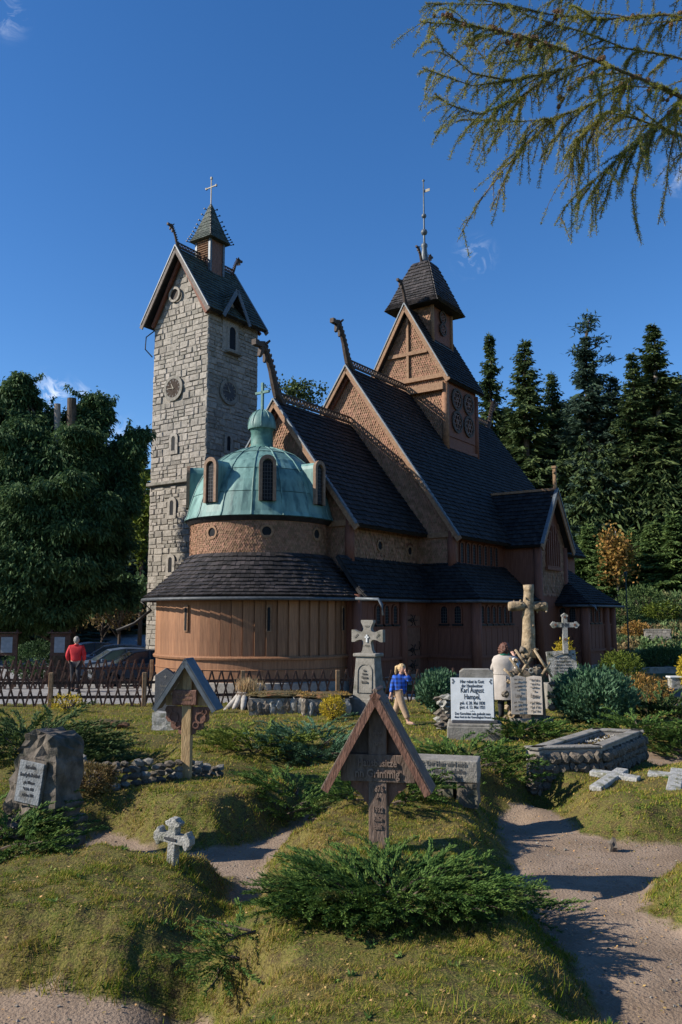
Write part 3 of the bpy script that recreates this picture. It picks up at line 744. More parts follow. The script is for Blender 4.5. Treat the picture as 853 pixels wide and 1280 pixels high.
    # side wall scales
    def side_scales(w, a0, a1, b_, z0, z1, seed, holes=()):
        def Ps(s, t): return L3(a0 + (a1 - a0) * s, b_, z0 + (z1 - z0) * t), VV
        def cl(s, t):
            a = a0 + (a1 - a0) * s; z = z0 + (z1 - z0) * t; return not any(abs(a - h[0]) < h[2] and abs(z - h[1]) < h[3] for h in holes)
        scales(Ps, int(abs(a1 - a0) / .12), int((z1 - z0) / .12), cl, .03, seed).build('shingle', M['scale'], w, kind='stuff', fix=False)
    w, wz, top, f = gable('chancel', .66, 5.7, 10.25, 5.45, 3.62, 3.12, 3.9, 11)
    side_scales(w, .96, 5.55, 3.13, 4.0, wz, 5, [(2.85, 4.9, .2, .2), (4.95, 4.84, .2, .2)])
    for a, z in ((2.85, 4.9), (4.95, 4.84)): round_window(ch, L3(a, 3.13, z), AX, VV, .15)
    crest('ridge_crest', ch, L3(.7, 0, 10.32), L3(5.6, 0, 10.32))
    dragon_head('dragon_head', ch, L3(.72, 0, 10.30), (-1, 0, 0), 1.85)
    w, wz, top, f = gable('nave', 5.3, 19.3, 12.69, 5.33, 5.06, 4.6, 3.9, 21, back=True)
    side_scales(w, 5.6, 6.0, 4.61, 4.0, wz, 6)
    crest('ridge_crest', ch, L3(5.4, 0, 12.77), L3(10.3, 0, 12.77)); crest('ridge_crest', ch, L3(13.7, 0, 12.77), L3(19.2, 0, 12.77))
    dragon_head('dragon_head', ch, L3(5.36, 0, 12.74), (-1, 0, 0), 1.65)
    dragon_head('dragon_head', ch, L3(19.25, 0, 12.74), (1, 0, 0), 1.5)
    # arcade windows along the nave side
    for k in range(7):
        a = 6.35 + k * .52; arch_window(ch, L3(a, 4.615, 4.42), AX, VV, .27, .78, fw=.05)
    MB().bar(L3(6.0, 4.62, 4.33), L3(9.9, 4.62, 4.33), .14, .10, U_).build('window_sill', M['wall_wood'], ch)
    for k in range(3):
        arch_window(ch, L3(14.2 + k * .6, 4.615, 4.42), AX, VV, .3, .75, fw=.05)
    # --- transept
    tr_ = [(-1, 10.05), (1, 13.55)]
    zr, ze, tb = 7.72, 5.25, 6.42; ac = 11.8; ha = 1.85
    wl_ = MB(); wa = 1.52; wzt = ze + (ha - wa) * (zr - ze) / ha - .12
    wl_.prism([(-wa, -.3), (wa, -.3), (wa, wzt), (0, zr - .14), (-wa, wzt)], L3(ac, 4.0, 0), AX, U_, 2.12, VV)
    tw = wl_.build('transept_wall', M['wall_wood'], ch)
    def Pt(s, t): return L3(ac - wa + 2 * wa * s, 6.13, .6 + (zr - .74) * t), VV
    def ct(s, t):
        x = abs(-wa + 2 * wa * s); z = .6 + (zr - .74) * t
        if x < .78 and 4.4 < z < 7: return False
        return z > 3.2 and (z < wzt or z < zr - .14 - (zr - .14 - wzt) * x / wa - .06)
    scales(Pt, 25, 56, ct, .03, 4).build('shingle', M['scale'], tw, kind='stuff', fix=False)
    bi = (12.69 - zr) / 1.455
    be = (12.69 - ze) / 1.455
    roof('transept_roof', ch, [(L3(ac - ha, be - .3, ze), L3(ac - ha, tb, ze), L3(ac, bi - .1, zr), L3(ac, tb, zr)), (L3(ac + ha, tb, ze), L3(ac + ha, be - .3, ze), L3(ac, tb, zr), L3(ac, bi - .1, zr))], w=.16, row=.22, seed=33)
    MB().bar(L3(ac, bi - .3, zr + .07), L3(ac, tb + .02, zr + .07), .16, .10, U_).build('ridge_cap', M['beam'], ch)
    for sg in (-1, 1):
        lo = L3(ac + sg * (ha + .03), tb + .03, ze - .14); hi = L3(ac, tb + .03, zr - .1)
        bo = MB().bar(lo, hi, .06, .28, U_).build('barge_board', M['beam'], ch)
        MB().bar(lo + U_ * .2, hi + U_ * .2, .14, .055, U_).build('flashing', M['flash'], bo)
        MB().tube([L3(ac + sg * (wa - .02), 6.1, .2), L3(ac + sg * (wa - .02), 6.1, wzt - .2)], .17, 10).build('corner_post', M['wall_wood'], ch, smooth=True)
    fin = MB(); p = L3(ac, tb - .05, zr); fin.bar(p, p + U_ * 1.0, .13, .13, AX); fin.box(p + U_ * 1.02, (.2, .2, .1)); fin.bar(p + U_ * .78 - AX * .16, p + U_ * .78 + AX * .16, .08, .08)
    fin.build('finial', M['post'], ch, bevel=.01)
    for k, hh in enumerate((1.3, 1.75, 2.1, 2.1, 1.75, 1.3)):
        x = ac - .62 + k * .25; arch_window(ch, L3(x, 6.15, 4.5), AX, VV, .15, hh * .82, fw=.045, lattice=False, depth=.08)
    MB().bar(L3(ac - .85, 6.2, 4.38), L3(ac + .85, 6.2, 4.38), .16, .12, U_).build('window_sill', M['wall_wood'], ch)
    # --- upper gabled lantern on the nave
    g0, g1, zr, ze, hb, wb = 10.13, 13.9, 16.85, 13.0, 2.2, 1.9
    f = g0 + .32; e = g1 - .32; wz = ze + (hb - wb) * (zr - ze) / hb - .12
    uw = MB().prism([(-wb, 9.6), (wb, 9.6), (wb, wz), (0, zr - .15), (-wb, wz)], L3(f, 0, 0), VV, U_, e - f, AX).build('upper_wall', M['wall_wood'], ch)
    def Pu(s, t): return L3(f, -wb + 2 * wb * s, 9.7 + (zr - 9.9) * t), Vector((-1, 0, 0))
    def cu(s, t):
        x = abs(-wb + 2 * wb * s); z = 9.7 + (zr - 9.9) * t
        if z < 12.69 - 1.455 * x - .1: return False
        return z < wz or z < zr - .15 - (zr - .15 - wz) * x / wb - .05
    scales(Pu, 38, 66, cu, .034, 8).build('shingle', M['scale'], uw, kind='stuff', fix=False)
    roof('upper_roof', ch, [(L3(g0, hb, ze), L3(g1, hb, ze), L3(g0, 0, zr), L3(g1, 0, zr)), (L3(g1, -hb, ze), L3(g0, -hb, ze), L3(g1, 0, zr), L3(g0, 0, zr))], w=.15, row=.2, seed=41)
    for sg in (-1, 1):
        lo = L3(g0 - .02, sg * (hb + .03), ze - .12); hi = L3(g0 - .02, 0, zr - .06)
        bo = MB().bar(lo, hi, .06, .24, U_).build('barge_board', M['beam'], ch)
        MB().bar(lo + U_ * .17, hi + U_ * .17, .13, .05, U_).build('flashing', M['flash'], bo)
    for nm, p, q, ww in (('king_post', L3(f - .04, 0, 13.3), L3(f - .04, 0, 16.3), .16), ('collar_beam', L3(f - .05, -1.05, 14.55), L3(f - .05, 1.05, 14.55), .17),
                         ('tie_beam', L3(f - .07, -1.88, 13.25), L3(f - .07, 1.88, 13.25), .20), ('tie_beam', L3(f - .10, -1.9, 12.72), L3(f - .10, 1.9, 12.72), .34)):
        MB().bar(p, q, ww, .12 if nm == 'king_post' else ww, VV if nm == 'king_post' else U_).build(nm, M['beam'], ch)
    for sg in (-1, 1):
        MB().tube([L3(f + .02, sg * (wb - .02), 9.8), L3(f + .02, sg * (wb - .02), 12.9)], .16, 10).build('corner_post', M['scale'], ch, smooth=True)
        MB().tube([L3(e - .02, sg * (wb - .02), 9.4), L3(e - .02, sg * (wb - .02), 12.9)], .14, 10).build('corner_post', M['wall_wood'], ch, smooth=True)
    MB().box(L3((f + e) / 2, wb + .02, 11.75), (e - f - .5, .05, 2.55)).build('medallion_panel', M['wall_wood'], ch)
    MB().bar(L3(f, wb + .03, 9.98), L3(e, wb + .03, 9.98), .12, .16, U_).build('sill_rail', M['wall_wood'], ch)
    for ca, cz in ((11.42, 12.30), (12.62, 12.30), (11.42, 11.25), (12.62, 11.25)):
        c = L3(ca, wb + .05, cz)
        mo = MB().ring(c, AX, U_, .40, .52, .07, 24, VV).build('medallion', M['carved'], ch)
        MB().prism([(.4 * math.cos(2 * PI * i / 20), .4 * math.sin(2 * PI * i / 20)) for i in range(20)], c, AX, U_, .008, VV).build('pane', M['glass'], mo)
        pet = MB()
        for k in range(6):
            a = PI / 3 * k; cc = c + AX * math.cos(a) * .23 + U_ * math.sin(a) * .23
            pet.ring(cc, AX, U_, .10, .155, .05, 12, VV)
        pet.ring(c, AX, U_, .05, .11, .06, 12, VV); pet.build('tracery', M['red_wood'], mo)
    dragon_head('dragon_head', ch, L3(g0 + .05, 0, zr + .02), (-1, 0, 0), 1.05)
    # --- belfry and its spire
    bc, bw = 12.1, .95
    bt = MB().box(L3(bc, 0, 16.3), (2 * bw, 2 * bw * .95, 3.1)).build('belfry', M['wall_wood'], ch)
    def Pb(s, t): return L3(bc - bw, -.9 + 1.8 * s, 15 + 2.6 * t), Vector((-1, 0, 0))
    scales(Pb, 14, 20, None, .035, 9).build('shingle', M['scale'], bt, kind='stuff', fix=False)
    for sa in (-1, 1):
        for sb in (-1, 1): MB().tube([L3(bc + sa * bw, sb * .9, 14.9), L3(bc + sa * bw, sb * .9, 17.6)], .10, 8).build('corner_post', M['beam'], ch, smooth=True)
    MB().box(L3(bc, .93, 15.0), (2 * bw + .2, .10, .5)).build('flashing', M['flash'], ch)
    for cz in (16.65, 16.05):
        c = L3(bc, .94, cz); mo = MB().ring(c, AX, U_, .24, .32, .06, 18, VV).build('medallion', M['carved'], ch)
        pet = MB()
        for k in range(4):
            a = PI / 2 * k + .4; pet.ring(c + AX * math.cos(a) * .13 + U_ * math.sin(a) * .13, AX, U_, .05, .09, .05, 10, VV)
        pet.build('tracery', M['red_wood'], mo)
    prof = [(1.46, 17.0), (1.30, 17.32), (1.08, 17.9), (.78, 18.7), (.42, 19.55)]
    sp = MB()
    vs = [];
    for r, z in prof:
        for sa, sb in ((-1, -1), (1, -1), (1, 1), (-1, 1)): vs.append(L3(bc + sa * r, sb * r * .97, z))
    fs = [(3, 2, 1, 0)] + [(i * 4 + k, i * 4 + (k + 1) % 4, i * 4 + 4 + (k + 1) % 4, i * 4 + 4 + k) for i in range(4) for k in range(4)] + [(16, 17, 18, 19)]
    sp.add(vs, fs); so = sp.build('spire_roof', M['shingle'], ch)
    tl = MB()
    for k in range(4):
        cs = ((-1, -1), (1, -1), (1, 1), (-1, 1)); c0, c1 = cs[k], cs[(k + 1) % 4]; nd = L3((c0[0] + c1[0]) / 2, (c0[1] + c1[1]) / 2, 0)
        def Ps(s, t, c0=c0, c1=c1, nd=nd):
            x = t * 4; i = min(int(x), 3); q = x - i; r = prof[i][0] * (1 - q) + prof[i + 1][0] * q; z = prof[i][1] * (1 - q) + prof[i + 1][1] * q
            aa = c0[0] + (c1[0] - c0[0]) * s; bb = c0[1] + (c1[1] - c0[1]) * s
            return L3(bc + aa * r, bb * r * .97, z), (nd * .85 + U_ * .5).normalized()
        t_ = tile_field(Ps, 17, .15, th=.04, seed=50 + k); tl.add(t_.v, t_.f)
    tl.build('shingle', M['shingle_grey'], so, kind='stuff', fix=False)
    for sg in (-1, 1): dragon_head('dragon_head', ch, L3(bc + sg * .30, 0, 19.45), (sg, 0, 0), .78, s=1.15)
    s = MB(); c = Vector((bc, 0, 0)); s.lathe([(.30, 19.4), (.20, 19.8), (.12, 20.4), (.16, 20.5), (.16, 20.6), (.06, 20.7), (.05, 21.1), (.05, 21.15)], 12, c)
    for z, r in ((21.25, .17), (22.1, .13)): s.lathe([(.02, z - r), (r * .75, z - r * .65), (r, z), (r * .75, z + r * .65), (.02, z + r)], 12, c)
    s.lathe([(.045, 21.1), (.04, 22.2), (.03, 23.95), (.0, 23.97)], 8, c); s.lathe([(.02, 23.88), (.08, 23.96), (.0, 24.06)], 8, c)
    s.build('finial_rod', M['flash'], ch, smooth=True)
    MB().box(c + Vector((.05, -.17, 23.42)), (.03, .30, .14)).build('weather_vane', M['gold'], ch)

    # --- low aisles (walls, skirt roofs, windows, panels)
    def wall_run(p, q, zt, name, wins=(), door=None, posts=True):
        """outer wall from plan point p to q (a,b); outward is to the left of p->q seen from above in (a,b)"""
        A = L3(p[0], p[1], 0); B = L3(q[0], q[1], 0); d = (B - A); Ln = d.length; d.normalize(); n = d.cross(U_)
        wl = MB(); wl.prism([(0, -.3), (Ln, -.3), (Ln, zt), (0, zt)], A - n * .2, d, U_, .2, n); w = wl.build(name, M['wall_wood'], ch)
        MB().bar(A + n * .03 + U_ * 2.02, B + n * .03 + U_ * 2.02, .06, .07, U_).build('rail', M['wall_wood'], ch)
        MB().bar(A + n * .05 + U_ * .95, B + n * .05 + U_ * .95, .10, .10, U_).build('sill_rail', M['wall_wood'], ch)
        MB().bar(A + n * .06 + U_ * .1, B + n * .06 + U_ * .1, .14, .5, U_).build('plinth', M['mortar'], ch)
        nb_ = max(1, int(Ln / .24))
        bd = None
        for k in range(nb_):
            c = A + d * (Ln * (k + .5) / nb_) + n * (.012 + .012 * (k % 2))
            if door and abs(Ln * (k + .5) / nb_ - door) < .55: continue
            if bd is None:
                o = MB().box((0, 0, 0), (Ln / nb_ * .96, .03, .98)).build('board', M['wall_wood'], w); bd = o.data
            else: o = shared('board', bd, w)
            o.location = c + U_ * 1.49; o.rotation_euler = (0, 0, math.atan2(d.y, d.x))
        if posts:
            for t in ([0, Ln] if posts is True else posts):
                MB().tube([A + d * t + n * .05 - U_ * .2, A + d * t + n * .05 + U_ * zt], .16, 10).build('corner_post', M['wall_wood'], ch, smooth=True)
        for t in wins:
            c = A + d * t + n * .01 + U_ * 2.14
            arch_window(ch, c, d, n, .27, .62, fw=.05)
            MB().bar(c + n * .05 - d * .2 - U_ * .06, c + n * .05 + d * .2 - U_ * .06, .10, .07, U_).build('window_sill', M['iron'], ch)
        if door:
            c = A + d * door + n * .02
            dr = MB().box(c + U_ * 1.3, (.9, .06, 2.2), Euler((0, 0, math.atan2(d.y, d.x)))).build('door', M['red_wood'], ch)
            for hz in (2.25, 1.2, .65):
                g = MB(); h0 = c + n * .045 + U_ * hz
                g.bar(h0 - d * .4, h0 + d * .25, .03, .04, n)
                for sgn in (-1, 1):
                    pts = [h0 + d * (.05 * i - .25) + U_ * (sgn * .05 * math.sin(i * .7) * i * .55) for i in range(8)]
                    g.tube(pts, .015, 5)
                    pts = [h0 - d * .3 + d * (.22 * math.sin(i * .55)) + U_ * (sgn * (.02 + .035 * i)) for i in range(6)]
                    g.tube(pts, .014, 5)
                g.build('hinge', M['iron'], dr)
            MB().tube([c + n * .07 + d * .3 + U_ * 1.2, c + n * .12 + d * .3 + U_ * 1.35, c + n * .07 + d * .3 + U_ * 1.5], .018, 6).build('handle', M['iron'], dr)
        return w
    wall_run((.2, 3.85), (4.95, 3.85), 3.1, 'aisle_wall', wins=(.85, 1.35, 1.9, 2.45), door=3.7, posts=[.05, 2.95])
    wall_run((4.95, 3.85), (4.95, 5.85), 3.1, 'aisle_wall', wins=(.75, 1.3), posts=[2.0])
    wall_run((4.95, 5.85), (10.3, 5.85), 3.1, 'aisle_wall', wins=(.45, .95, 1.45, 1.95, 2.45, 2.95), posts=[0])
    wall_run((12.4, 5.9), (12.4, 7.25), 3.0, 'narthex_wall', wins=(.42, .85), posts=[1.35])
    wall_run((12.4, 7.25), (16.0, 7.25), 3.0, 'narthex_wall', wins=(.7, 1.25, 1.8), posts=[0, 2.6, 3.6])
    wall_run((16.0, 7.25), (16.0, 5.85), 3.0, 'narthex_wall', posts=None)
    wall_run((16.0, 5.85), (19.0, 5.85), 3.0, 'aisle_wall', posts=None)
    wall_run((19.0, 5.85), (19.0, -5.85), 3.0, 'aisle_wall', posts=None)
    wall_run((19.0, -5.85), (4.95, -5.85), 3.0, 'aisle_wall')
    wall_run((4.95, -5.85), (4.95, -3.85), 3.0, 'aisle_wall')
    wall_run((4.95, -3.85), (.9, -3.85), 3.0, 'aisle_wall', posts=None)
    z0, z1 = 3.0, 4.42
    qs = [(L3(.3, 4.2, z0), L3(4.55, 4.2, z0), L3(.3, 3.1, z1), L3(5.65, 3.1, z1)),
          (L3(4.55, 4.2, z0), L3(4.55, 6.2, z0), L3(5.65, 3.1, z1), L3(5.65, 4.6, z1)),
          (L3(4.55, 6.2, z0), L3(10.35, 6.2, z0), L3(5.65, 4.6, z1), L3(10.35, 4.6, z1)),
          (L3(12.0, 5.5, z0 - .1), L3(12.0, 7.6, z0 - .1), L3(14.2, 4.6, z1 + .1), L3(14.2, 5.4, z1 + .1)),
          (L3(12.0, 7.6, z0 - .1), L3(16.5, 7.6, z0 - .1), L3(14.2, 5.4, z1 + .1), L3(15.8, 5.4, z1 + .1)),
          (L3(16.5, 7.6, z0 - .1), L3(16.5, 6.2, z0), L3(15.8, 5.4, z1 + .1), L3(15.8, 4.6, z1 + .1)),
          (L3(16.0, 6.2, z0), L3(19.4, 6.2, z0), L3(16.0, 4.6, z1), L3(19.0, 4.6, z1)),
          (L3(19.4, 6.2, z0), L3(19.4, -6.2, z0), L3(19.0, 4.6, z1), L3(19.0, -4.6, z1)),
          (L3(14.2, 5.4, z1 + .1), L3(15.8, 5.4, z1 + .1), L3(14.2, 4.6, z1 + .32), L3(15.8, 4.6, z1 + .32)),
          (L3(19.3, -6.2, z0), L3(4.55, -6.2, z0), L3(19.0, -4.6, z1), L3(5.65, -4.6, z1)), (L3(4.55, -6.2, z0), L3(4.55, -4.2, z0), L3(5.65, -4.6, z1), L3(5.65, -3.1, z1)), (L3(4.55, -4.2, z0), L3(.9, -4.2, z0), L3(5.65, -3.1, z1), L3(.9, -3.1, z1))]
    roof('aisle_roof', ch, qs, w=.15, row=.19, sag=.05, seed=60)
    for pts in ([L3(1.0, 4.28, 2.92), L3(4.47, 4.28, 2.92)], [L3(4.47, 4.35, 2.92), L3(4.47, 6.28, 2.92)], [L3(4.47, 6.28, 2.92), L3(10.2, 6.28, 2.92)],
                [L3(11.93, 6.5, 2.82), L3(11.93, 7.68, 2.82)], [L3(11.93, 7.68, 2.82), L3(16.55, 7.68, 2.82)]):
        MB().tube(pts, .055, 6).build('gutter', M['gutter'], ch, smooth=True)
    # downspout stubs
    MB().tube([L3(-.15, 4.12, 2.95), L3(.05, 4.85, 2.93), L3(.02, 5.0, 2.75), L3(.0, 5.05, 2.42)], .05, 8).build('gutter_spout', M['flash'], ch, smooth=True)
    MB().tube([L3(11.9, 7.66, 2.84), L3(11.8, 7.9, 2.80), L3(11.8, 7.95, 2.6)], .05, 8).build('gutter_spout', M['flash'], ch, smooth=True)
    q = R(232)
    d0 = Vector((math.cos(q), -math.sin(q), 0))
    MB().tube([d0 * 4.08 + U_ * 2.92, d0 * 3.75 + U_ * 2.6, d0 * 4.3 + U_ * 2.15, d0 * 4.9 + U_ * 1.9], .055, 8).build('downpipe', M['iron'], ch, smooth=True)
    # corner piece between apse and aisle
    MB().box(L3(.75, 3.65, 1.4), (1.0, .5, 3.3)).build('wall_return', M['wall_wood'], ch)
    nb_ = MB().box(L3(.7, 3.93, 1.75), (.32, .03, .55)).build('notice_board', M['white_board'], ch)
    return ch
church = build_church()

# ------------------------------------------------------------------ the bell tower
def build_tower():
    U_ = Vector((0, 0, 1)); A0, A1, B0, B1 = 4.65, 8.15, -10.95, -7.31        # in church axes
    ca, cb = (A0 + A1) / 2, (B0 + B1) / 2
    t = thing('bell_tower', 'tall square grey granite bell tower with two clocks and a steep slate gable roof', 'tower', Wc(ca, cb, 0), CRZ)
    ha, hb = (A1 - A0) / 2, (B1 - B0) / 2; VV = Vector((0, -1, 0)); AX = Vector((1, 0, 0))
    def l(a, b, z): return Vector((a - ca, -(b - cb), z))
    ze = 16.75; zr = 19.9
    k_ = (zr - 16.45) / (hb + .42)
    core = MB().prism([(-hb + .028, -.8), (hb - .028, -.8), (hb - .028, ze - .1), (0, ze - .1 + k_ * (hb - .028)), (-hb + .028, ze - .1)], Vector((-ha + .028, 0, 0)), VV, U_, 2 * ha - .056, AX).build('tower_wall', M['mortar'], t)
    rr = random.Random(5)
    stones = []
    def face(org, ex, n, W, z1, gable, holes, seed):
        rr.seed(seed); z = -.6; off = 0
        while z < z1 + (3.2 if gable else 0):
            hrow = rr.uniform(.16, .38); x = -W / 2
            while x < W / 2 - .02:
                w = min(rr.uniform(.18, .70), W / 2 - x)
                if W / 2 - (x + w) < .2: w = W / 2 - x
                hs = [(z, hrow)] if rr.random() > .34 or hrow < .3 else [(z, hrow * .5), (z + hrow * .5, hrow * .5)]
                for zz, hh in hs:
                    cx, cz = x + w / 2, zz + hh / 2
                    ok = not any(abs(cx - q[0]) < q[2] + w * .30 and abs(cz - q[1]) < q[3] + hh * .25 for q in holes)
                    if gable and zz + hh > z1: ok = ok and (abs(cx) + w * .45) < (hb) - (zz + hh - z1) / k_
                    if not gable and zz + hh > z1: ok = False
                    if ok:
                        g = .004; j = lambda s=.012: rr.uniform(-s, s); pr = rr.uniform(.0, .03) + .09
                        o4 = [(x + g + j(), zz + g + j()), (x + w - g + j(), zz + g + j()), (x + w - g + j(), zz + hh - g + j()), (x + g + j(), zz + hh - g + j())]
                        i4 = [(p[0] + (cx - p[0]) * rr.uniform(.08, .3), p[1] + (cz - p[1]) * rr.uniform(.10, .35)) for p in o4]
                        vs = [org + ex * p[0] + U_ * p[1] - n * .09 for p in o4] + [org + ex * p[0] + U_ * p[1] - n * (.022) for p in o4] + [org + ex * p[0] + U_ * p[1] + n * (pr - .088 + j(.012)) for p in i4]
                        fs = [(0, 1, 5, 4), (1, 2, 6, 5), (2, 3, 7, 6), (3, 0, 4, 7), (4, 5, 9, 8), (5, 6, 10, 9), (6, 7, 11, 10), (7, 4, 8, 11), (8, 9, 10, 11)]
                        stones.append((w * hh * (1 if zz > 2.6 else .3) * (.001 if seed > 2 else 1), vs, fs, seed))
                x += w
            z += hrow
    def lz(b): return -(b - cb)            # local coordinate along ex=VV... b offset
    H1 = [(-9.52 - cb, 17.75, .42, .42), (-9.48 - cb, 13.12, .50, .50)] + [(-9.40 - cb, z, .2, .42) for z in (10.39, 7.35, 4.7)] + [(0, 8.6, 3, .1)]
    H2 = [(6.24 - ca, 15.64, .38, .72), (6.06 - ca, 12.92, .50, .50), (6.1 - ca, 10.42, .2, .42), (0, 8.6, 3, .1)]
    face(Vector((-ha, 0, 0)), VV, Vector((-1, 0, 0)), 2 * hb, ze, True, H1, 1)
    face(Vector((0, -hb, 0)), AX, VV, 2 * ha, ze - .1, False, H2, 2)
    face(Vector((ha, 0, 0)), -VV, AX, 2 * hb, ze, True, [(0, 8.6, 3, .1)], 3)
    face(Vector((0, hb, 0)), -AX, -VV, 2 * ha, ze - .1, False, [(0, 8.6, 3, .1)], 4)
    stones.sort(key=lambda s: -s[0])
    for _, vs, fs, _s in stones[:300]: MB().add(vs, fs).build('stone', M['stone'], core, fix=False)
    b = MB()
    for _, vs, fs, _s in stones[300:]: b.add(vs, fs)
    b.build('rubble', M['stone_s'], core, kind='stuff', fix=False)
    # quoins along the near edge
    # string course
    s = MB(); zz = 8.6
    for p, q in ((l(A0 - .10, B0 - .1, zz), l(A0 - .10, B1 + .1, zz)), (l(A0 - .1, B1 + .10, zz), l(A1 + .1, B1 + .10, zz)), (l(A1 + .1, B1, zz), l(A1 + .1, B0, zz)), (l(A1, B0 - .1, zz), l(A0, B0 - .1, zz))):
        s.bar(p, q, .14, .15, U_)
    s.build('string_course', M['grave_stone'], t, bevel=.02)
    MB().box(Vector((0, 0, -.3)), (2 * ha + .5, 2 * hb + .5, 1.4)).build('plinth', M['grave_stone'], t, bevel=.05)
    # windows, with stone surrounds
    def slit(c, ex, n, w=.24, h=.70):
        f = arch_window(t, c, ex, n, w, h, frame_m='stone_s', fw=.17, lattice=False, depth=.03)
        return f
    for z in (10.1, 7.05, 4.4): slit(l(A0 - .03, -9.40, z), VV, Vector((-1, 0, 0)))
    slit(l(6.1, B1 + .03, 10.1), AX, VV)
    slit(l(6.24, B1 + .03, 15.05), AX, VV, .42, 1.1)
    MB().box(l(6.24, B1 + .16, 14.85), (.95, .3, .14)).build('window_sill', M['grave_stone'], t, bevel=.02)
    rw = MB().ring(l(A0 - .06, -9.52, 17.75), VV, U_, .27, .38, .07, 24, Vector((-1, 0, 0))).build('window', M['stone_s'], t)
    MB().prism([(.28 * math.cos(2 * PI * i / 18), .28 * math.sin(2 * PI * i / 18)) for i in range(18)], l(A0 - .01, -9.52, 17.75), VV, U_, .01, Vector((-1, 0, 0))).build('pane', M['carved'], rw)
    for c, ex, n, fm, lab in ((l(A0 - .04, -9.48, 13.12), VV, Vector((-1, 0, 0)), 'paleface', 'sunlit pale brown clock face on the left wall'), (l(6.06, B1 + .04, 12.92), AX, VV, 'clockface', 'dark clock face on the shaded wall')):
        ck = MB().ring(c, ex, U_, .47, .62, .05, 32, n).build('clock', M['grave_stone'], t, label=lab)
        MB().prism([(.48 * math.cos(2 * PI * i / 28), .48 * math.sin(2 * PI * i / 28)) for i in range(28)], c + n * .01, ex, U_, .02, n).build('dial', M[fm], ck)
        nums = MB()
        for i in range(12):
            a = PI / 6 * i; d = ex * math.sin(a) + U_ * math.cos(a); nums.bar(c + d * .34 + n * .035, c + d * .44 + n * .035, .035, .012, n)
        nums.ring(c + n * .03, ex, U_, .455, .472, .01, 28, n)
        nums.build('hour_mark', M['gold'] if fm == 'clockface' else M['clockface'], ck)
        hh = MB(); hm = MB()
        d = ex * math.sin(R(-88)) + U_ * math.cos(R(-88)); hm.bar(c + n * .06 - d * .06, c + n * .06 + d * .36, .035, .012, n, .02, .012)
        d = ex * math.sin(R(-28)) + U_ * math.cos(R(-28)); hh.bar(c + n * .05 - d * .05, c + n * .05 + d * .25, .055, .012, n, .03, .012)
        hm.build('minute_hand', M['gold'], ck); hh.build('hour_hand', M['gold'], ck)
    # roof
    ov = .45; h = hb + .42; e0 = 16.45
    roof_o = roof('tower_roof', t, [((-ha - ov, -h, e0), (ha + .14, -h, e0), (-ha - ov, 0, zr), (ha + .14, 0, zr)), ((ha + .14, h, e0), (-ha - ov, h, e0), (ha + .14, 0, zr), (-ha - ov, 0, zr))], w=.24, row=.22, m='slate', seed=70)
    for sg in (-1, 1):
        for e in (-1, 1):
            ov = .45 if e < 0 else .14
            lo = Vector((e * (ha + ov + .02), sg * (h + .03), e0 - .14)); hi = Vector((e * (ha + ov + .02), 0, zr - .08))
            bo = MB().bar(lo, hi, .06, .22, U_).build('barge_board', M['grey_board'], t)
            MB().bar(lo + U_ * .19, hi + U_ * .19, .12, .05, U_).build('flashing', M['flash'], bo)
            MB().bar(Vector((e * (ha + .12), sg * (hb), ze - .38)), Vector((e * (ha + .12), 0, zr - .45)), .14, .16, U_).build('rafter', M['wall_wood'], t)
    crest('ridge_crest', t, (-ha - .4, 0, zr + .06), (-.5, 0, zr + .06), .22); crest('ridge_crest', t, (.5, 0, zr + .06), (ha + .1, 0, zr + .06), .22)
    dragon_head('dragon_head', t, (-ha - .4, 0, zr + .02), (-1, 0, 0), .95, s=.85); dragon_head('dragon_head', t, (ha + .1, 0, zr + .02), (1, 0, 0), .95, s=.85)
    # dormer on the right slope
    da = 6.1 - ca; zd = 17.85; dz = 16.45; dh = .88
    bi_ = -(zr - zd) / k_ ; be_ = -(zr - dz) / k_
    yf = -(hb + .42)
    dw = MB().prism([(-.55, 14.9), (.55, 14.9), (.55, 16.5), (0, 17.6), (-.55, 16.5)], Vector((da, -hb + .3, 0)), AX, U_, .34, VV).build('dormer_wall', M['stone_s'], t)
    roof('dormer_roof', t, [((da - dh, be_ + .3, dz), (da - dh, yf, dz), (da, bi_ + .3, zd), (da, yf, zd)), ((da + dh, yf, dz), (da + dh, be_ + .3, dz), (da, yf, zd), (da, bi_ + .3, zd))], w=.2, row=.2, m='slate', seed=77, th=.07)
    for sg in (-1, 1):
        MB().bar(Vector((da + sg * (dh + .05), yf - .03, dz - .12)), Vector((da, yf - .03, zd - .02)), .05, .2, U_).build('barge_board', M['flash'], t)
    # turret
    tb = MB().box(Vector((.1, 0, 20.2)), (.95, .95, 1.9)).build('turret', M['red_wood'], t)
    lv = MB()
    for k in range(9): lv.box(Vector((-.40, 0, 19.95 + .12 * k)), (.06, .72, .05), Euler((0, R(-25), 0)))
    lv.build('louvre', M['beam'], tb, kind='stuff')
    for sa in (-1, 1):
        for sb in (-1, 1): MB().box(Vector((.1 + sa * .46, sb * .46, 20.2)), (.13, .13, 1.9)).build('corner_post', M['flash'], t)
    pr = [(.72, 20.95), (.55, 21.35), (.34, 22.0), (.03, 23.05)]; sp = MB(); vs = []
    for r, z in pr:
        for sa, sb in ((-1, -1), (1, -1), (1, 1), (-1, 1)): vs.append((.1 + sa * r, sb * r, z))
    sp.add(vs, [(3, 2, 1, 0)] + [(i * 4 + k, i * 4 + (k + 1) % 4, i * 4 + 4 + (k + 1) % 4, i * 4 + 4 + k) for i in range(3) for k in range(4)] + [(12, 13, 14, 15)])
    so = sp.build('spire_roof', M['slate'], t)
    tl = MB(); kn = MB()
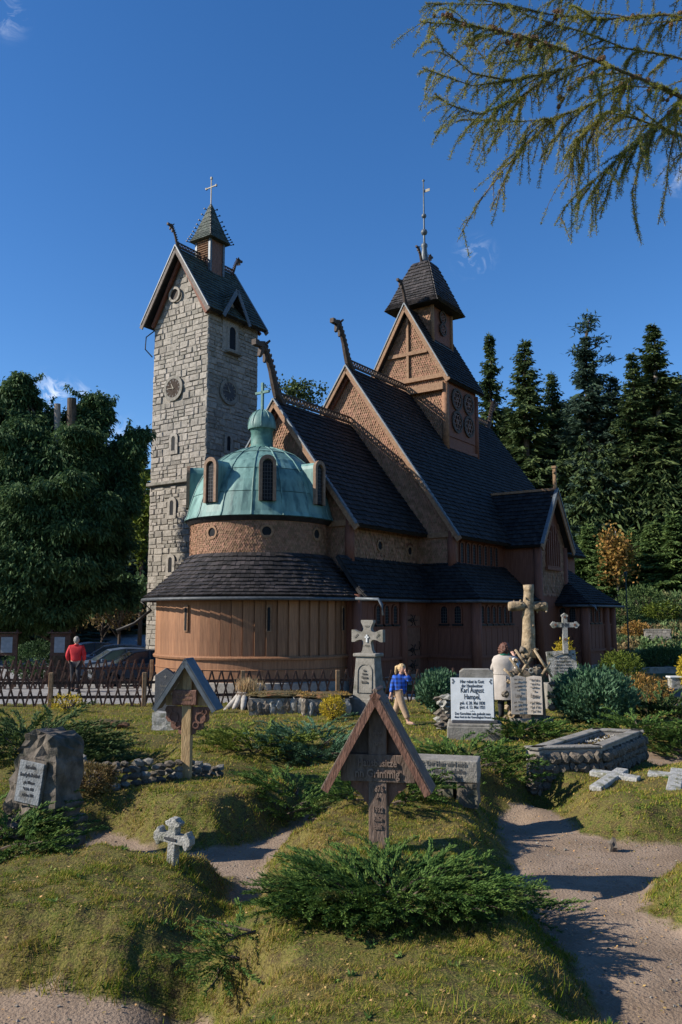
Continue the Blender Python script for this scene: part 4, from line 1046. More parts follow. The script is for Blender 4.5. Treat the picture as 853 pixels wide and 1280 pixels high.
    for k in range(4):
        cs = ((-1, -1), (1, -1), (1, 1), (-1, 1)); c0, c1 = cs[k], cs[(k + 1) % 4]; nd = Vector(((c0[0] + c1[0]) / 2, (c0[1] + c1[1]) / 2, 0))
        def Ps(s, q, c0=c0, c1=c1, nd=nd):
            x = q * 3; i = min(int(x), 2); y = x - i; r = pr[i][0] * (1 - y) + pr[i + 1][0] * y; z = pr[i][1] * (1 - y) + pr[i + 1][1] * y
            return Vector((.1 + (c0[0] + (c1[0] - c0[0]) * s) * r, (c0[1] + (c1[1] - c0[1]) * s) * r, z)), (nd * .9 + U_ * .4).normalized()
        t_ = tile_field(Ps, 11, .2, th=.02, lift=.015, seed=80 + k); tl.add(t_.v, t_.f)
        for i in range(10):
            p, n = Ps(0, i / 10); d = Vector((c0[0], c0[1], 0)).normalized(); kn.bar(p, p + d * .13 + U_ * .05, .03, .03); kn.box(p + d * .14 + U_ * .06, (.06, .06, .06))
    tl.build('shingle', M['slate'], so, kind='stuff', fix=False); kn.build('knob_row', M['iron'], so, kind='stuff')
    c = MB(); p = Vector((.1, 0, 22.95)); c.bar(p, p + U_ * 1.5, .045, .045); c.bar(p + U_ * 1.02 - VV * .30, p + U_ * 1.02 + VV * .30, .05, .05); c.box(p + U_ * 1.5, (.09, .09, .12))
    for sg in (-1, 1): c.box(p + U_ * 1.02 + VV * .34 * sg, (.08, .08, .1))
    c.build('spire_cross', M['gold'], t)
    MB().tube([l(A0 - .1, B0 + .1, 16.2), l(A0 - .3, B0 - .25, 15.9), l(A0 - .3, B0 - .3, 15.3), l(A0 - .1, B0, 14.9)], .03, 6).build('downpipe', M['iron'], t)
    return t
tower = build_tower()
# ------------------------------------------------------------------ foliage (numpy leaf clouds)
def nrmz(v): return v / (np.linalg.norm(v, axis=-1, keepdims=True) + 1e-9)
def leaves(P, D, L, Wd, rng, bend=.0, fold=0.0, up=None):
    """kite-shaped leaves: base P (n,3), direction D, length L (n), half width Wd (n) -> verts, quads"""
    n = len(P); D = nrmz(D); r = rng.normal(size=(n, 3)) if up is None else up + .35 * rng.normal(size=(n, 3))
    S = nrmz(np.cross(D, r)); L = np.broadcast_to(L, n)[:, None]; Wd = np.broadcast_to(Wd, n)[:, None]
    drop = np.zeros((n, 3)); drop[:, 2] = -1
    V = np.stack([P, P + D * L * .45 + S * Wd, P + D * L + drop * L * bend, P + D * L * .45 - S * Wd], 1).reshape(-1, 3)
    return V, np.arange(4 * n).reshape(n, 4)
class Cloud:
    def __init__(s): s.V = []; s.F = []; s.k = 0
    def add(s, V, F_): s.V.append(V); s.F.append(F_ + s.k); s.k += len(V); return s
    def leaves(s, *a, **k): return s.add(*leaves(*a, **k))
    def build(s, name, m, parent=None, kind=None): return raw(name, np.concatenate(s.V), np.concatenate(s.F), m, parent, kind)

def spruce_mesh(h, r, seed, leafy=1.0, lean=.0, clear=.06, m='spruce', droop=.30, dens=1.0):
    rng = np.random.RandomState(seed); c = Cloud(); wood = MB(); z = h * clear; lev = 1.0; Ps = []; Ds = []; Ls = []; Ws = []
    while z < h * .985:
        t = (z / h); R0 = r * (1 - t) ** .78 * (1 + .0 * t); nb = int(rng.randint(6, 9) * dens)
        for k in range(max(4, nb)):
            a = rng.uniform(0, 2 * PI); Lb = max(.22, R0 * lev * rng.uniform(.55, 1.22)); dirh = np.array([math.cos(a), math.sin(a), 0])
            q = np.linspace(.10, 1, max(5, int(Lb / .20)))
            dz = -droop * Lb * (1 - t * .7) * q ** 1.3 + .17 * Lb * q ** 3.2 + (.25 * Lb * q if t > .8 else 0)
            pts = dirh * (q * Lb)[:, None] + np.array([0, 0, z])[None] + np.array([0, 0, 1]) * dz[:, None]
            if k % 3 == 0 and Lb > .7: wood.tube([(0, 0, z), tuple(pts[len(pts) // 2]), tuple(pts[-1])], [.035 + .012 * Lb, .02, .006], 4, False)
            side = np.array([-dirh[1], dirh[0], 0])
            for sg in (-1, 1, -1, 1, 0, 0):
                n = len(q); w = np.minimum((1.12 - q) * .55 * Lb, .55) * rng.uniform(.7, 1.2, n) + .12
                d = dirh * rng.uniform(.5, 1.1, (n, 1)) + side * (sg * rng.uniform(.5, 1.1, (n, 1))) + np.array([0, 0, 1]) * (rng.uniform(-.75, -.05, (n, 1)) if sg else rng.uniform(-1.3, .15, (n, 1)))
                Ps.append(pts + rng.normal(scale=.05, size=pts.shape)); Ds.append(d); Ls.append(w * (1 if sg else .75)); Ws.append(w * .13 + .018)
        z += (.27 + .36 * (1 - t)) * rng.uniform(.7, 1.3) * h / 19; lev = rng.uniform(.78, 1.12)
    P = np.concatenate(Ps); D = np.concatenate(Ds); L = np.concatenate(Ls); W_ = np.concatenate(Ws)
    keep = rng.rand(len(P)) < leafy
    c.leaves(P[keep], D[keep], L[keep], W_[keep], rng, bend=.15)
    n = 30; P = np.tile([[0, 0, h * .97]], (n, 1)) + rng.uniform(-.02, .02, (n, 3)) * [1, 1, 12]
    c.leaves(P, rng.normal(size=(n, 3)) * [.6, .6, .3] + [0, 0, .8], .35, .03, rng)
    return c, wood
def trunk_mb(h, r0, seed=0, top=.04, wob=.06):
    rr = random.Random(seed); pts = [(rr.uniform(-wob, wob) * (i > 0) * h / 12, rr.uniform(-wob, wob) * (i > 0) * h / 12, -.4 + (h + .4) * i / 8) for i in range(9)]
    return MB().tube(pts, [r0 * (1.25 if i == 0 else 1) * (1 - i / 8) + top for i in range(9)], 9)

# spruces behind the church: (px of the tip, py, distance, crown radius, variant, label)
VAR = {}
def make_spruce(kind):
    p = {'open': (16, 2.3, 1, .80, .30, 'spruce'), 'dense': (20, 3.7, 2, 1.0, .06, 'spruce_blue'), 'tall': (20, 2.9, 3, .95, .22, 'spruce'), 'broken': (20, 3.6, 4, 1.0, .05, 'spruce_blue'), 'small': (7, 1.7, 5, 1.0, .05, 'spruce_light'), 'ragged': (18, 3.0, 6, .85, .16, 'spruce')}[kind]
    h, r, sd, lf, cl, mm = p
    t = thing('spruce_tree', 'x', 'tree'); c, wd = spruce_mesh(h, r, sd, lf, clear=cl)
    if kind == 'broken':
        rng = np.random.RandomState(44)
        for o in ((.0, 0, 20.6, .5, 150), (.75, .1, 19.5, .42, 90), (-.5, 0, 18.6, .45, 90), (1.2, .1, 18.0, .4, 70), (.3, 0, 21.3, .45, 110)):
            n = o[4]; P = rng.normal(size=(n, 3)) * o[3] * [.6, .5, .45] + np.array(o[:3]); c.leaves(P, rng.normal(size=(n, 3)) + [0, 0, .3], .42, .05, rng)
        wd.tube([(0, 0, 18.5), (.05, 0, 20), (.25, 0, 21.2)], [.09, .07, .03], 6); wd.tube([(0, 0, 18.6), (.5, 0, 18.9), (.8, .1, 19.6)], [.06, .05, .02], 6)
    c.build('crown', M[mm], t); trunk_mb(h * .95, .011 * h + .05, sd).build('trunk', M['bark' if kind != 'tall' else 'pale_bark'], t, smooth=True)
    wd.build('bough', M['bark'], t, kind='stuff'); t['h'] = h; VAR[kind] = t; return t
def fit_tree(kind, px, py, D, label, rscale=1.0, group='conifers on the slope behind the church', first=set()):
    P = at(px, py, D); g = zat(P.x, P.y)
    if kind not in VAR: t = make_spruce(kind)
    else: t = copy_tree(VAR[kind])
    h = {'broken': 21.6}.get(kind, VAR[kind]['h'])
    rscale *= (1.85 if kind != 'open' else 1.3) if kind != 'broken' else 1.55; s = (P.z - g) / h; t.location = (P.x, P.y, g - .1); t.scale = (s * rscale * rnd.uniform(.8, 1.15), s * rscale * rnd.uniform(.85, 1.1), s); t.rotation_euler = (0, 0, (px * 1.7) % 6.28 if kind != 'broken' else 0)
    tag(t, label, 'tree', group); return t
T_ = [('broken', 731, 393, 70, 'tallest blue green spruce right of the church with a tufted broken top', 1.0),
      ('open', 612, 414, 74, 'thin open spruce directly right of the shingled church spire', .95),
      ('ragged', 655, 421, 72, 'slender pointed spruce, second to the right of the church spire', .85),
      ('ragged', 689, 462, 76, 'shorter spruce between the slender one and the tallest broken-topped spruce', .95),
      ('dense', 765, 466, 70, 'dark spruce half hidden just right of the broken-topped one', .9),
      ('ragged', 790, 438, 68, 'dark pointed spruce left of the tall one with the bare pale trunk', .9),
      ('tall', 816, 401, 69, 'tall spruce on the right with a bare pale trunk below its crown', 1.0),
      ('dense', 868, 432, 71, 'spruce cut by the right picture edge', .9),
      ('dense', 634, 505, 80, 'low dark spruce filling the gap below the two slender spruces', 1.2),
      ('dense', 706, 500, 80, 'dark spruce deep between the slender pair and the tallest one', 1.1),
      ('dense', 590, 520, 84, 'spruce hidden behind the end of the nave ridge', 1.0),
      ('dense', 838, 520, 76, 'spruce deep in the wood below the tall pale-trunked one', 1.2),
      ('small', 752, 668, 60, 'small young spruce left of the orange birch', .9), ('small', 842, 640, 60, 'young bright green spruce at the right edge of the slope', 1.15),
      ('small', 815, 652, 61, 'young bushy spruce beside the pale trunk', 1.2), ('small', 790, 660, 63, 'young spruce just behind the orange birch', .9), ('small', 735, 655, 61, 'young dark spruce close to the right end of the church', 1.1),
      ('small', 870, 655, 59, 'young spruce cut by the right picture edge', 1.2)]
for k, px, py, D, lb, rsc in T_: fit_tree(k, px, py, D, lb, rsc)
# far wood on the left hillside and fillers behind the cypress
T_ += [('dense', 672, 540, 86, 'dark spruce deep in the wood right of the slender pointed one', 1.2), ('ragged', 748, 505, 84, 'spruce deep in the wood right of the broken-topped one', 1.1), ('dense', 720, 560, 78, 'low spruce before the dark wood near the church end', 1.1),
       ('dense', 776, 545, 80, 'dark spruce deep behind the orange birch', 1.2), ('dense', 800, 560, 84, 'dark spruce deep behind the pale trunk', 1.2), ('ragged', 846, 470, 78, 'spruce deep in the wood close to the right edge', 1.1)]
for k, px, py, D, lb, rsc in T_[-6:]: fit_tree(k, px, py, D, lb, rsc)
T2 = [('dense', 152, 610, 78, 'far spruce beside the left picture part of the tower'), ('ragged', 166, 582, 84, 'far pointed spruce close to the left tower edge'), ('dense', 178, 565, 90, 'farthest spruce touching the tower outline'),
      ('ragged', 141, 628, 76, 'far spruce showing between cypress and tower'), ('dense', 184, 620, 72, 'far spruce behind the tower corner'), ('dense', 120, 640, 70, 'far spruce behind the right side of the cypress'),
      ('dense', 172, 668, 62, 'mid distance spruce left of the tower above the cars'), ('dense', 146, 690, 60, 'low spruce above the parked cars'), ('dense', 90, 600, 66, 'spruce behind the middle of the cypress'),
      ('dense', 50, 590, 62, 'spruce behind the left half of the cypress'), ('dense', 10, 560, 58, 'spruce behind the cypress at the left edge'), ('dense', -30, 540, 52, 'spruce cut by the left picture edge'),
      ('dense', 195, 640, 66, 'spruce hidden mostly behind the bell tower'), ('dense', 104, 700, 56, 'low spruce behind the cypress trunk'), ('dense', 30, 680, 54, 'low spruce behind the notice boards')]
for k, px, py, D, lb in T2: fit_tree(k, px, py, D, lb, 1.15, 'far conifers left of the tower')
# distant wood as one mass
def far_wood():
    rng = np.random.RandomState(5); c = Cloud(); n = 420
    for i in range(n):
        a = R(rng.uniform(-75, 75)); d = rng.uniform(78, 150); x, y = d * math.sin(a), d * math.cos(a)
        if i > 330: a = R(rng.uniform(14, 25)); d = rng.uniform(70, 82); x, y = d * math.sin(a), d * math.cos(a)
        if abs(math.degrees(a)) < 3 and d < 95: continue
        h = rng.uniform(9, 15); g = zat(x, y); m = 260; t = rng.rand(m) ** .8; rr = (1 - t) ** .8 * 2.4 * rng.uniform(.4, 1, m); b = rng.uniform(0, 2 * PI, m)
        P = np.stack([x + rr * np.cos(b), y + rr * np.sin(b), g + 1 + t * (h - 1)], 1); D = np.stack([np.cos(b), np.sin(b), np.full(m, -.5)], 1)
        c.leaves(P, D, .75 * (1 - t) + .3, .11 * (1 - t) + .05, rng, bend=.2)
    c.build('distant_wood', M['spruce'], kind='stuff')
far_wood()

def broadleaf(name, label, px, py, D, rx, rz, m, n=900, leaf=.11, seed=1, group=None, base=None, trunk='bark', bl=None, fork=5):
    P = at(px, py, D); g = zat(P.x, P.y) if base is None else base; rng = np.random.RandomState(seed); h = P.z + rz - g
    t = thing(name, label, 'tree', (P.x, P.y, g), 0, group); c = Cloud(); cz = P.z - g
    cl = nrmz(rng.normal(size=(26, 3))) * rng.uniform(.3, .95, (26, 1)) * [rx, rx, rz] + [0, 0, cz]
    idx = rng.randint(0, 26, n); Q = cl[idx] + rng.normal(size=(n, 3)) * [rx * .22, rx * .22, rz * .16]
    c.leaves(Q, rng.normal(size=(n, 3)) + [0, 0, -.3], leaf * rng.uniform(.7, 1.3, n), leaf * .42, rng); c.build('crown', M[m], t)
    w = MB(); w.tube([(0, 0, -.3), (.05, 0, h * .3), (0, .05, h * .65), (.05, 0, h * .9)], [.05 + .008 * h, .04 + .007 * h, .05, .02], 7)
    for k in range(fork * 2):
        q = cl[k]; z0 = min(q[2] * .55, h * .6); w.tube([(0, 0, z0), (q[0] * .5, q[1] * .5, (z0 + q[2]) / 2 + .1), tuple(q)], [.04, .028, .01], 5)
    w.build('trunk', M[trunk], t, smooth=True); return t
broadleaf('birch_tree', 'small birch with orange autumn leaves at the foot of the spruces', 770, 692, 59.5, 1.5, 2.4, 'orange_leaf', 1900, .24, 3, trunk='pale_bark')
broadleaf('pine_tree', 'thin-crowned tree showing between the two church gables', 374, 492, 62, 2.0, 1.1, 'spruce', 1500, .22, 8)
broadleaf('maple_tree', 'yellow-green tree sliver along the left edge of the tower', 179, 645, 52, .8, 3.0, 'thuja', 1300, .28, 9)
broadleaf('autumn_tree', 'brownish autumn tree under the cypress beyond the parked cars', 128, 762, 48, 2.6, 1.5, 'heath', 1500, .25, 10)
broadleaf('alder_tree', 'dark low broadleaf tree overhanging the parked cars', 150, 742, 44, 2.3, 1.5, 'cypress', 1800, .26, 12)

# ------------------------------------------------------------------ the great cypress on the left
def cypress():
    D0 = 33.0; base = at(78, 830, D0); g = zat(base.x, base.y); rng = np.random.RandomState(21); rr = random.Random(4)
    t = thing('cypress_tree', 'huge dark cypress with drooping sprays and two sawn-off bare stems at its top', 'tree', (base.x, base.y, g)); B = Vector((base.x, base.y, g))
    clumps = []   # (px, py, dD, rx, rz)
    for px, py, dd, rx, rz in ((22, 478, 0, .30, .22), (16, 494, 0, .55, .35), (30, 502, .2, .40, .3), (2, 505, .3, .6, .4), (-12, 530, 0, 1.1, .8), (8, 530, .5, .9, .6), (38, 530, -.4, .6, .5), (-25, 565, 0, 1.7, 1.3), (25, 560, -.5, 1.2, .8), (52, 528, 1.0, .35, .35), (56, 548, .6, .6, .5),
                               (102, 530, .8, .5, .45), (112, 512, .4, .30, .35), (120, 503, .2, .22, .18), (127, 520, .2, .22, .2), (116, 536, 0, .45, .35), (100, 560, 1, .8, .6), (124, 566, .2, .40, .3),
                               (70, 580, -1, 1.5, 1.2), (20, 600, -1, 1.8, 1.5), (112, 605, 0, 1.2, .9), (160, 566, .4, .42, .30), (173, 548, .5, .26, .26), (166, 556, .5, .3, .22), (152, 580, .3, .45, .35), (146, 598, .3, .5, .4), (146, 622, 0, .8, .8),
                               (-30, 640, -1, 2.0, 1.6), (30, 650, -2, 1.8, 1.5), (80, 640, -2, 1.6, 1.4), (125, 655, -1, 1.2, 1.1), (60, 700, -2.2, 1.7, 1.3), (0, 700, -2, 1.9, 1.5), (110, 700, -1, 1.3, 1.1), (135, 690, 0, .9, .9),
                               (30, 750, -2, 1.5, 1.0), (-30, 745, -1.5, 2.0, 1.3), (90, 745, -1.2, 1.2, .9), (125, 742, .5, 1.2, .6), (60, 610, 2, 2.0, 2.2), (100, 690, 2, 2.0, 2.2), (10, 680, 2, 2.2, 2.4), (20, 560, 2, 1.8, 1.6),
                               (60, 775, -.5, 1.0, .5), (0, 785, .2, 1.4, .7)):
        clumps.append((at(px, py, D0 + dd) - B, rx, rz))
    c = Cloud(); sat = []
    for P, rx, rz in clumps:
        for k in range(9):
            a = rr.uniform(0, 6.28); sat.append((P + Vector((math.cos(a) * rx * .98, math.sin(a) * rx * .6, rr.uniform(-.6, 1.0) * rz)), (.12 + rx * .22) * rr.uniform(.7, 1.4), (.08 + rz * .12) * rr.uniform(.7, 1.4)))
    for P, rx, rz in [(p, a * .80, b * .76) for p, a, b in clumps] + sat:
        n = int(1350 * rx * (rx + rz) / 2) + 60
        d = nrmz(rng.normal(size=(n, 3))); q = d * (rng.uniform(.45, 1.08, (n, 1))) * [rx, rx, rz] * (1 + .28 * np.sin(d[:, :1] * 7 + d[:, 2:] * 9 + P.x) * np.cos(d[:, 1:2] * 6 + P.z)) + np.array(P)
        for k in range(3):   # each spray is three staggered leaflets hanging from one point
            D = d * [1, 1, .3] + rng.normal(size=(n, 3)) * .55 + [0, 0, -.45 - .15 * k]
            L = rng.uniform(.09, .25, n); c.leaves(q + rng.normal(size=(n, 3)) * .10, D, L, .018 + L * .08, rng, bend=.3)
    for k in range(70):      # thin arms reaching out of the crown, each hung with sprays
        P, rx, rz = clumps[rr.randint(0, len(clumps) - 1)]; a = rr.uniform(0, 6.28); d = Vector((math.cos(a), .5 * math.sin(a), rr.uniform(-.1, .9))).normalized(); L = rr.uniform(.5, 1.3)
        p0 = P + Vector((d.x * rx, d.y * rx, d.z * rz)) * .8; n = int(60 * L); q = rng.rand(n, 1); pts = np.array(p0) + np.array(d) * q * L + np.array([0, 0, .25]) * q ** 2 * L
        for j in range(2): c.leaves(pts + rng.normal(size=(n, 3)) * .05, rng.normal(size=(n, 3)) * .5 + [d.x * .5, d.y * .5, -.6], rng.uniform(.08, .24, n), .03, rng, bend=.3)
    c.build('crown', M['cypress'], t)
    w = MB(); w.tube([(0, 0, -.5), (.0, 0, .2), (.05, 0, 2.0), (-.1, 0, 5.0), (0, 0, 8), (.1, 0, 9.2)], [.75, .55, .45, .36, .22, .12], 12); w.build('trunk', M['bark'], t, smooth=True)
    for P, rx, rz in clumps[::2]:
        z0 = max(1.8, min(P.z - .8, 8)); MB().tube([(0, 0, z0), (P.x * .5, P.y * .5, (z0 + P.z) / 2 + .25), tuple(P)], [.11, .07, .025], 6).build('limb', M['bark'], t, smooth=True)
    for px, y0, y1, r in ((72, 505, 600, .14), (90, 498, 600, .20)):
        a = at(px, y0, D0 - .3) - B; b = at(px - 2, y1, D0 - .2) - B
        MB().tube([tuple(b), tuple((a + b) / 2 + Vector((.03, 0, 0))), tuple(a)], [r * .95, r, r * .92], 10).build('sawn_stem', M['pale_bark' if px < 80 else 'bark'], t, smooth=False)
    MB().tube([tuple(at(30, 560, D0) - B), tuple(at(38, 520, D0) - B), tuple(at(31, 492, D0) - B), tuple(at(25, 478, D0) - B)], [.07, .05, .04, .015], 6).build('limb', M['bark'], t)
    return t
cypress()

# ------------------------------------------------------------------ larch branches hanging in from the upper right
def larch():
    rng = np.random.RandomState(31); rr = random.Random(31); D0 = 6.6
    root = Vector((4.9, 6.9, zat(4.9, 6.9)))
    t = thing('larch_tree', 'larch whose cone-laden branches hang into the sky at the upper right corner', 'tree', tuple(root))
    tw = MB(); tw.tube([(0, 0, -.4), (0, 0, 1.5), (.1, 0, 5), (0, .1, 9.5), (.05, 0, 13)], [.34, .24, .2, .13, .04], 10); tw.build('trunk', M['bark'], t, smooth=True)
    limbs = [[(905, 150, .2), (853, 122, 0), (800, 98, -.1), (745, 76, -.3), (700, 60, -.4), (650, 44, -.6), (600, 34, -.7), (552, 20, -.8)],
             [(905, 30, .1), (830, 18, .2), (760, 24, .3), (700, 20, .2), (620, 6, .2), (532, 4, .1)],
             [(745, 76, -.3), (700, 88, -.3), (640, 101, -.5), (590, 107, -.6), (528, 85, -.8)],
             [(700, 86, -.3), (650, 122, -.4), (600, 143, -.5), (560, 130, -.6), (543, 117, -.7)],
             [(790, 98, -.1), (740, 130, -.1), (690, 150, -.1), (640, 152, -.2), (575, 149, -.3)],
             [(690, 150, -.1), (655, 184, -.1), (628, 214, -.1), (617, 230, -.1)],
             [(853, 122, 0), (820, 162, -.2), (780, 192, -.3), (742, 226, -.3), (716, 264, -.3)],
             [(820, 162, -.2), (800, 204, -.2), (790, 240, -.1), (797, 292, -.1)], [(853, 122, 0), (838, 190, .2), (832, 240, .2), (823, 280, .2)],
             [(780, 192, -.3), (765, 225, -.2), (757, 250, -.2), (750, 274, -.2)], [(905, 190, .3), (853, 170, .3), (800, 150, .2), (760, 140, .1), (720, 175, 0), (735, 200, 0)],
             [(905, 90, .6), (840, 70, .6), (780, 60, .5), (730, 40, .4), (690, 30, .3), (650, 15, .3)], [(905, -30, .3), (840, -30, .4), (760, -20, .4), (690, -20, .3), (620, -25, .2)],
             [(600, 34, -.7), (560, 30, -.8), (525, 27, -.9)], [(640, 101, -.5), (590, 92, -.6), (555, 62, -.7), (540, 40, -.7)], [(700, 60, -.4), (655, 75, -.3), (610, 80, -.3), (588, 50, -.3)]]
    paths = []
    for li, L in enumerate(limbs):
        pts = [at(x, y, D0 + d * 1.3) - root for x, y, d in L]
        if L[0][0] > 900: pts = [Vector((0, 0, pts[0].z - .5))] + pts
        k = len(pts); r0 = {0: .030, 1: .022, 10: .02, 11: .02}.get(li, .010)
        MB().tube(pts, [max(.0035, .7 * r0 * (1 - i / (k - .3))) for i in range(k)], 6).build('branch', M['larch_twig'], t, smooth=True)
        paths.append((pts[1:] if L[0][0] > 900 else pts, li))
    c = Cloud(); tb = MB(); tufts = []; cones = []
    def walk(pts, every, acc):
        for a, b in zip(pts[:-1], pts[1:]):
            L = (b - a).length; n = max(1, int(L / every))
            for i in range(n): acc.append((a.lerp(b, i / n), (b - a).normalized()))
    for pts, li in paths:
        spots = []; spots2 = []; walk(pts, .012, tufts); walk(pts, .048 if li not in (5, 6, 7, 8, 9) else .09, spots)
        sec = []; walk(pts, .15, sec)
        for p, d in sec:
            if rr.random() < .25 or li in (7, 8, 9): continue
            L2 = rr.uniform(.25, .70); v = (d + Vector((rr.uniform(-.6, .2), rr.uniform(-.8, .8), rr.uniform(-.7, .5)))).normalized(); q = [p]
            for s_ in range(6): v = (v + Vector((rr.uniform(-.12, .12), rr.uniform(-.12, .12), -.08))).normalized(); q.append(q[-1] + v * L2 / 6)
            if (q[-1] + root).x < .98 or (q[-1] + root).z < 4.9: continue
            tb.tube(q, [.006, .0055, .005, .0045, .0038, .003, .002], 5, False); walk(q, .013, tufts); walk(q, .065, spots2)
        for p, d in spots + spots2:
            L = rr.uniform(.10, .42) * (1.25 if li in (0, 4, 6, 10) else .9)
            side = Vector((rr.uniform(-1, .8), rr.uniform(-.8, .8), rr.uniform(-.9, .3))); dd = (d * .55 + side * .7).normalized()
            q = [p]; v = dd * .5 + Vector((0, 0, 0)); 
            for s_ in range(5):
                v = (v + Vector((rr.uniform(-.06, .06), rr.uniform(-.06, .06), -.17 if rr.random() < .85 else .02))); q.append(q[-1] + v.normalized() * L / 5)
            tb.tube(q, [.0035, .003, .0027, .0023, .002, .0012], 4, False); walk(q, .014, tufts)
            if rr.random() < .30: cones.append(q[rr.randint(0, 3)])
            if rr.random() < .10: cones += [q[1] + Vector((.01, 0, 0)), q[2], q[2] + Vector((-.02, .01, .01))]
    P = np.array([tuple(p) for p, _ in tufts]); Dv = np.array([tuple(d) for _, d in tufts])
    keep = rng.rand(len(P)) < (.55 + .45 * (np.sin(P[:, 0] * 9) * np.sin(P[:, 2] * 7) > -.3)); P = P[keep]; Dv = Dv[keep]
    for k in range(9):
        d = Dv * .4 + rng.normal(size=P.shape) * .8 + [0, 0, .05]
        c.leaves(P + rng.normal(size=P.shape) * .005, d, rng.uniform(.015, .030, len(P)), .0024, rng)
    tb.build('twig', M['larch_twig'], t, kind='stuff', fix=False); c.build('needles', M['larch'], t, kind='stuff')
    cm_ = MB()
    cm_.lathe([(.002, 0), (.008, .003), (.0125, .012), (.011, .022), (.006, .030), (.001, .033)], 8)
    for r in range(4):
        for i in range(6):
            a = PI / 3 * i + r * .5; rad = (.011, .013, .011, .007)[r]; z = .006 + r * .007
            cm_.bar((rad * .7 * math.cos(a), rad * .7 * math.sin(a), z), (rad * 1.25 * math.cos(a), rad * 1.25 * math.sin(a), z + .005), .007, .002)
    me = None
    for p in cones[:110]:
        if me is None: o = cm_.build('cone', M['cone'], t); me = o.data
        else: o = shared('cone', me, t)
        o.location = p; o.rotation_euler = (rr.uniform(-.6, .6), rr.uniform(-.6, .6), rr.uniform(0, 6)); s_ = rr.uniform(.95, 1.5); o.scale = (s_, s_, s_)
    return t
larch()

# ------------------------------------------------------------------ shrubs
def feather(c, wood, O, dirh, L, rise, rng, leaf=.05, droop=.35, dens=1.0, wd=.22, start=.25):
    """one juniper spray: an arching stem with short side sprays that carry scale-leaf kites"""
    n = max(5, int(L / .035 * dens)); q = np.linspace(start, 1, n)
    ph = rng.uniform(0, 6); side = np.array([-dirh[1], dirh[0], 0.])
    zc = rise * L * (1.9 * q - 1.15 * droop / .35 * q ** 2 * .8)
    pts = O + dirh * (q * L)[:, None] + side * (.06 * L * np.sin(q * 3 + ph))[:, None] + np.array([0, 0, 1.]) * zc[:, None]
    if wood is not None: wood.tube([tuple(O), tuple(pts[n // 3]), tuple(pts[n * 2 // 3]), tuple(pts[-1])], [.010, .007, .005, .002], 4, False)
    tang = np.gradient(pts, axis=0); tang = nrmz(tang)
    for sg in (-1, 1):
        w = (wd * L * (1.05 - q) ** .7 * .42 + .028) * rng.uniform(.5, 1.2, n)
        d = nrmz(tang * 1.15 + side * sg * .6 * rng.uniform(.3, 1.2, (n, 1)) + np.array([0, 0, 1.]) * rng.uniform(-.25, .7, (n, 1)))
        m = 4
        for k in range(m):
            f = (k + .3) / m; base = pts + d * (w * f)[:, None]
            for s2 in (-1, 1):
                dd = nrmz(d + tang * .4 + s2 * np.cross(d, tang) * .8 * rng.uniform(.3, 1, (n, 1)) + rng.normal(size=d.shape) * .18)
                c.leaves(base, dd, leaf * rng.uniform(.6, 1.2, n), leaf * .13, rng, up=np.array([0, 0, 1.]))
    c.leaves(pts, tang + rng.normal(size=tang.shape) * .3, leaf, leaf * .14, rng)
def juniper(name, label, px, py, R_, H, m, n, seed, ry=None, leaf=.05, L0=.42, group=None, z=None, dirs=None, dens=1.0, rise=.45, start=.2, hstem=True):
    P = G(px, py) if z is None else Vector((*onz(px, py, z)[:2], z)); rng = np.random.RandomState(seed); ry = ry or R_
    t = thing(name, label, 'shrub', tuple(P), 0, group); c = Cloud(); w = MB()
    for i in range(n):
        a = rng.uniform(0, 2 * PI) if dirs is None else R(rng.uniform(*dirs)); f = math.sqrt(rng.rand()) * .62
        O = np.array([math.cos(a) * f * R_, math.sin(a) * f * ry, 0.]); gz = zat(P.x + O[0], P.y + O[1]) - P.z
        O[2] = gz + H * (1 - f) * rng.uniform(.05, .75); L = L0 * rng.uniform(.7, 1.25); a2 = a + rng.uniform(-1.5, 1.5)
        feather(c, w if i % 7 == 0 else None, O, np.array([math.cos(a2), math.sin(a2), 0.]), L, rise * rng.uniform(.4, 1.3) * (1.2 - f), rng, leaf, dens=dens, start=start)
    c.build('foliage', M[m], t)
    for k in range(6 if H > .12 else 0):
        a = PI / 3 * k + .3; w.tube([(0, 0, -.05), (math.cos(a) * R_ * .3, math.sin(a) * ry * .3, H * .10), (math.cos(a) * R_ * .6, math.sin(a) * ry * .6, H * .2)], [.018, .012, .006], 5, False)
    w.build('stem', M['bark'], t); return t
juniper('juniper_shrub', 'largest spreading green juniper, in front of the dark roofed cross', 485, 1140, 1.05, .27, 'juniper', 520, 1, ry=.52, leaf=.032, L0=.40, dens=1.2, rise=.46)
juniper('juniper_shrub', 'low juniper twigs trailing left from the largest juniper', 322, 1170, .42, .08, 'juniper', 30, 2, ry=.25, leaf=.032, L0=.38, rise=.12, dirs=(130, 240))
juniper('juniper_shrub', 'thin juniper sprays reaching right over the dirt path', 600, 1118, .42, .14, 'juniper', 26, 3, ry=.2, leaf=.032, L0=.48, rise=.25, dirs=(-20, 25))
juniper('juniper_shrub', 'spreading juniper directly behind the dark roofed cross', 480, 1003, .72, .22, 'juniper', 90, 4, ry=.4, leaf=.045, L0=.42, dens=.8)
juniper('juniper_shrub', 'dark green juniper between the small stone cross and the dark roofed cross', 362, 1012, .52, .24, 'juniper', 80, 5, ry=.45, leaf=.045, L0=.38, dens=.8)
juniper('juniper_shrub', 'yellow-green juniper right of the pale roofed cross', 318, 938, .85, .30, 'juniper_yel', 100, 6, ry=.6, leaf=.065, L0=.5, dens=.55)
juniper('juniper_shrub', 'blue-green juniper in the middle of the graveyard', 393, 945, .95, .40, 'juniper_blue', 130, 7, ry=.65, leaf=.065, L0=.55, dens=.55)
